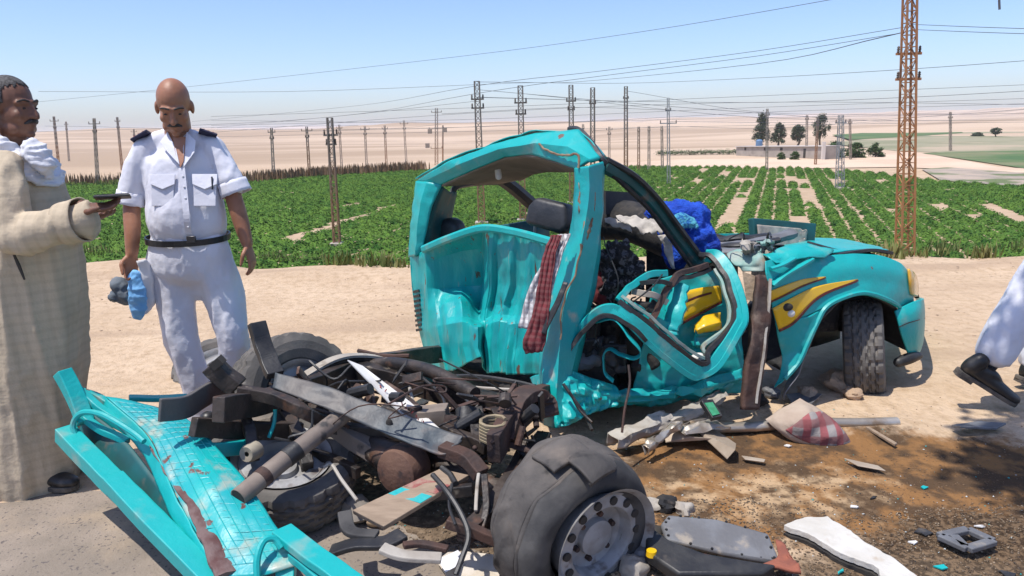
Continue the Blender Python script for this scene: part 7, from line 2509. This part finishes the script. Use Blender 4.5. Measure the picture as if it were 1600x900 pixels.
# a few larger chips
M_wp = mat('white_plastic', (.72, .70, .66))
for a, b, m, l, r in ((1470, 885, M_teal, 'turquoise paint chip below the plastic bracket', .022), (1312, 898, M_teal, 'turquoise paint chip beside the foam board', .02), (1445, 763, M_teal, 'turquoise paint chip in the middle of the stain', .014), (610, 818, M_teal, 'turquoise paint chip beside the plank', .016),
                      (1528, 823, M_wp, 'white plastic chip just above the plastic bracket', .02), (1428, 848, M_wp, 'white plastic chip between foam board and bracket', .016), (1230, 696, M_wp, 'white chip in front of the cushion', .016), (1335, 795, M_wp, 'white chip above the foam board', .014),
                      (1360, 778, M_black, 'black chip above the foam board', .018), (1442, 832, M_black, 'black shard left of the plastic bracket', .028), (1572, 892, M_black, 'black shard at the bottom right corner', .026)):
    c = G(a, b)
    c[2] = float(terrain(c[0:1], c[1:2])[0]) + .004
    ang = np.sort(g_.uniform(0, 2 * math.pi, 6))
    poly = [c + np.array([math.cos(t) * r * g_.uniform(.6, 1.5), math.sin(t) * r * g_.uniform(.6, 1.2), g_.uniform(0, .005)]) for t in ang]
    tag(obj('debris_chip', MB().prism(poly, .005), m, None, smooth=False), l, 'debris chip')


# ------------------------------------------------------------------ gravel on the soaked earth and pebbles on the sand
def pebbles(name, xs, ys, r, m, label):
    n = len(xs)
    base = np.array([(1, 0, 0), (-1, 0, 0), (0, 1, 0), (0, -1, 0), (0, 0, 1), (0, 0, -1)], float)
    f0 = np.array([(0, 2, 4), (2, 1, 4), (1, 3, 4), (3, 0, 4), (2, 0, 5), (1, 2, 5), (3, 1, 5), (0, 3, 5)])
    sc = r[:, None, None] * nr.uniform(.55, 1.3, (n, 6, 1)) * np.array([1, 1, .6])
    a = nr.uniform(0, 2 * math.pi, n)
    R = np.zeros((n, 3, 3))
    R[:, 0, 0], R[:, 0, 1], R[:, 1, 0], R[:, 1, 1], R[:, 2, 2] = np.cos(a), -np.sin(a), np.sin(a), np.cos(a), 1
    v = np.einsum('nij,nkj->nki', R, base[None] * sc)
    z = terrain(xs, ys) + r * .2
    v += np.stack([xs, ys, z], -1)[:, None, :]
    f = (np.arange(n)[:, None, None] * 6 + f0[None]).reshape(-1, 3)
    o = npmesh(name, v.reshape(-1, 3), f, m)
    return tag(o, label, 'gravel', kind='stuff')


M_gravel = mat('oily_gravel', (.075, .05, .03), (.20, .14, .085), 30, rough=.75, dirt=(.32, .24, .16), dscale=55, dlo=.55, dhi=.62)
M_pebble = mat('sand_pebbles', (.46, .335, .23), (.40, .29, .20), 20, rough=.95)
n = 22000
xs, ys = nr.uniform(-.9, 4.2, n), nr.uniform(1.75, 2.95, n)
k = fbm(np.stack([xs, ys, 0 * xs], -1), 1.4, 3, 5.) * .35 + np.clip((2.75 - ys) / .5, -1, 1) > -.1
pebbles('gravel', xs[k], ys[k], nr.uniform(.0025, .0075, k.sum()), M_gravel, 'oil-darkened gravel strewn along the road edge')
n = 4500
xs, ys = nr.uniform(-5.5, 6, n), 2.9 + nr.uniform(0, 1, n) ** 1.5 * 6
k = fbm(np.stack([xs, ys, 0 * xs], -1), .9, 3, 15.) > -.15
pebbles('pebbles', xs[k], ys[k], nr.uniform(.003, .009, k.sum()) * nr.choice([1, 1, 1, 1.8], k.sum()), M_pebble, 'small pebbles and crumbs strewn over the sand')

# crumbs of glass, paint and plastic broken over the ground
for nm, m, cnt, lab in (('glass_crumbs', mat('greenish_glass_crumbs', (.45, .52, .50), (.6, .62, .6), 40, rough=.15), 420, 'glass crumbs glinting round the wreck'), ('paint_crumbs', M_teal, 160, 'turquoise paint crumbs strewn round the wreck'), ('plastic_crumbs', M_black, 700, 'black plastic crumbs strewn round the wreck'), ('earth_crumbs', mat('dark_earth_crumbs', (.12, .07, .04), (.22, .14, .08), 30, rough=.9), 2600, 'dark crumbs of soaked earth on the stain')):
    if nm == 'earth_crumbs':
        xs, ys = nr.normal(1.9, .9, cnt), nr.normal(2.95, .3, cnt)
    else:
        xs, ys = np.concatenate([nr.normal(1.2, .9, cnt // 2), nr.normal(-.3, .5, cnt - cnt // 2)]), np.concatenate([nr.normal(2.9, .5, cnt // 2), nr.normal(2.5, .3, cnt - cnt // 2)])
    pebbles(nm, xs, ys, nr.uniform(.002, .006, cnt), m, lab)


# ------------------------------------------------------------------ roadside tree just outside the frame on the right; it shades the ground by the walker
tr = thing('roadside_tree', 'leafy roadside tree beyond the right edge shading the sand', 'tree', (3.7, .9, 0))
tm = MB()
tm.tube(catmull([(3.7, .9, -.05), (3.65, .95, 1.4), (3.4, 1.1, 2.8), (3.0, 1.3, 3.8)], 16), np.linspace(.16, .09, 16), 10)
g_ = np.random.default_rng(91)
tips = []
for k in range(9):
    e = np.array([.78 + 1.5 * (k % 5) / 5 + g_.uniform(0, .3), 2.15 + .9 * ((k * 3) % 7) / 7 + g_.uniform(0, .15), g_.uniform(4.0, 4.5)])
    s0 = np.array([3.3 - .3 * g_.uniform(0, 1), 1.2, 3.0 + .8 * g_.uniform(0, 1)])
    tm.tube(catmull([s0, (s0 + e) / 2 + [0, 0, .3], e], 12), np.linspace(.06, .012, 12), 6)
    tips += [s0 + (e - s0) * t + [0, 0, .3 * 4 * t * (1 - t) * .5] for t in np.linspace(.45, 1, 9)]
obj('trunk', tm, M_trunk, tr)
tips = np.array(tips)
q = np.repeat(tips, 130, 0) + g_.normal(0, .12, (len(tips) * 130, 3))
lv, lf = leaf_quads(q, .10)
npmesh('crown', lv - np.array([3.7, .9, 0]), lf, M_leafB, tr)
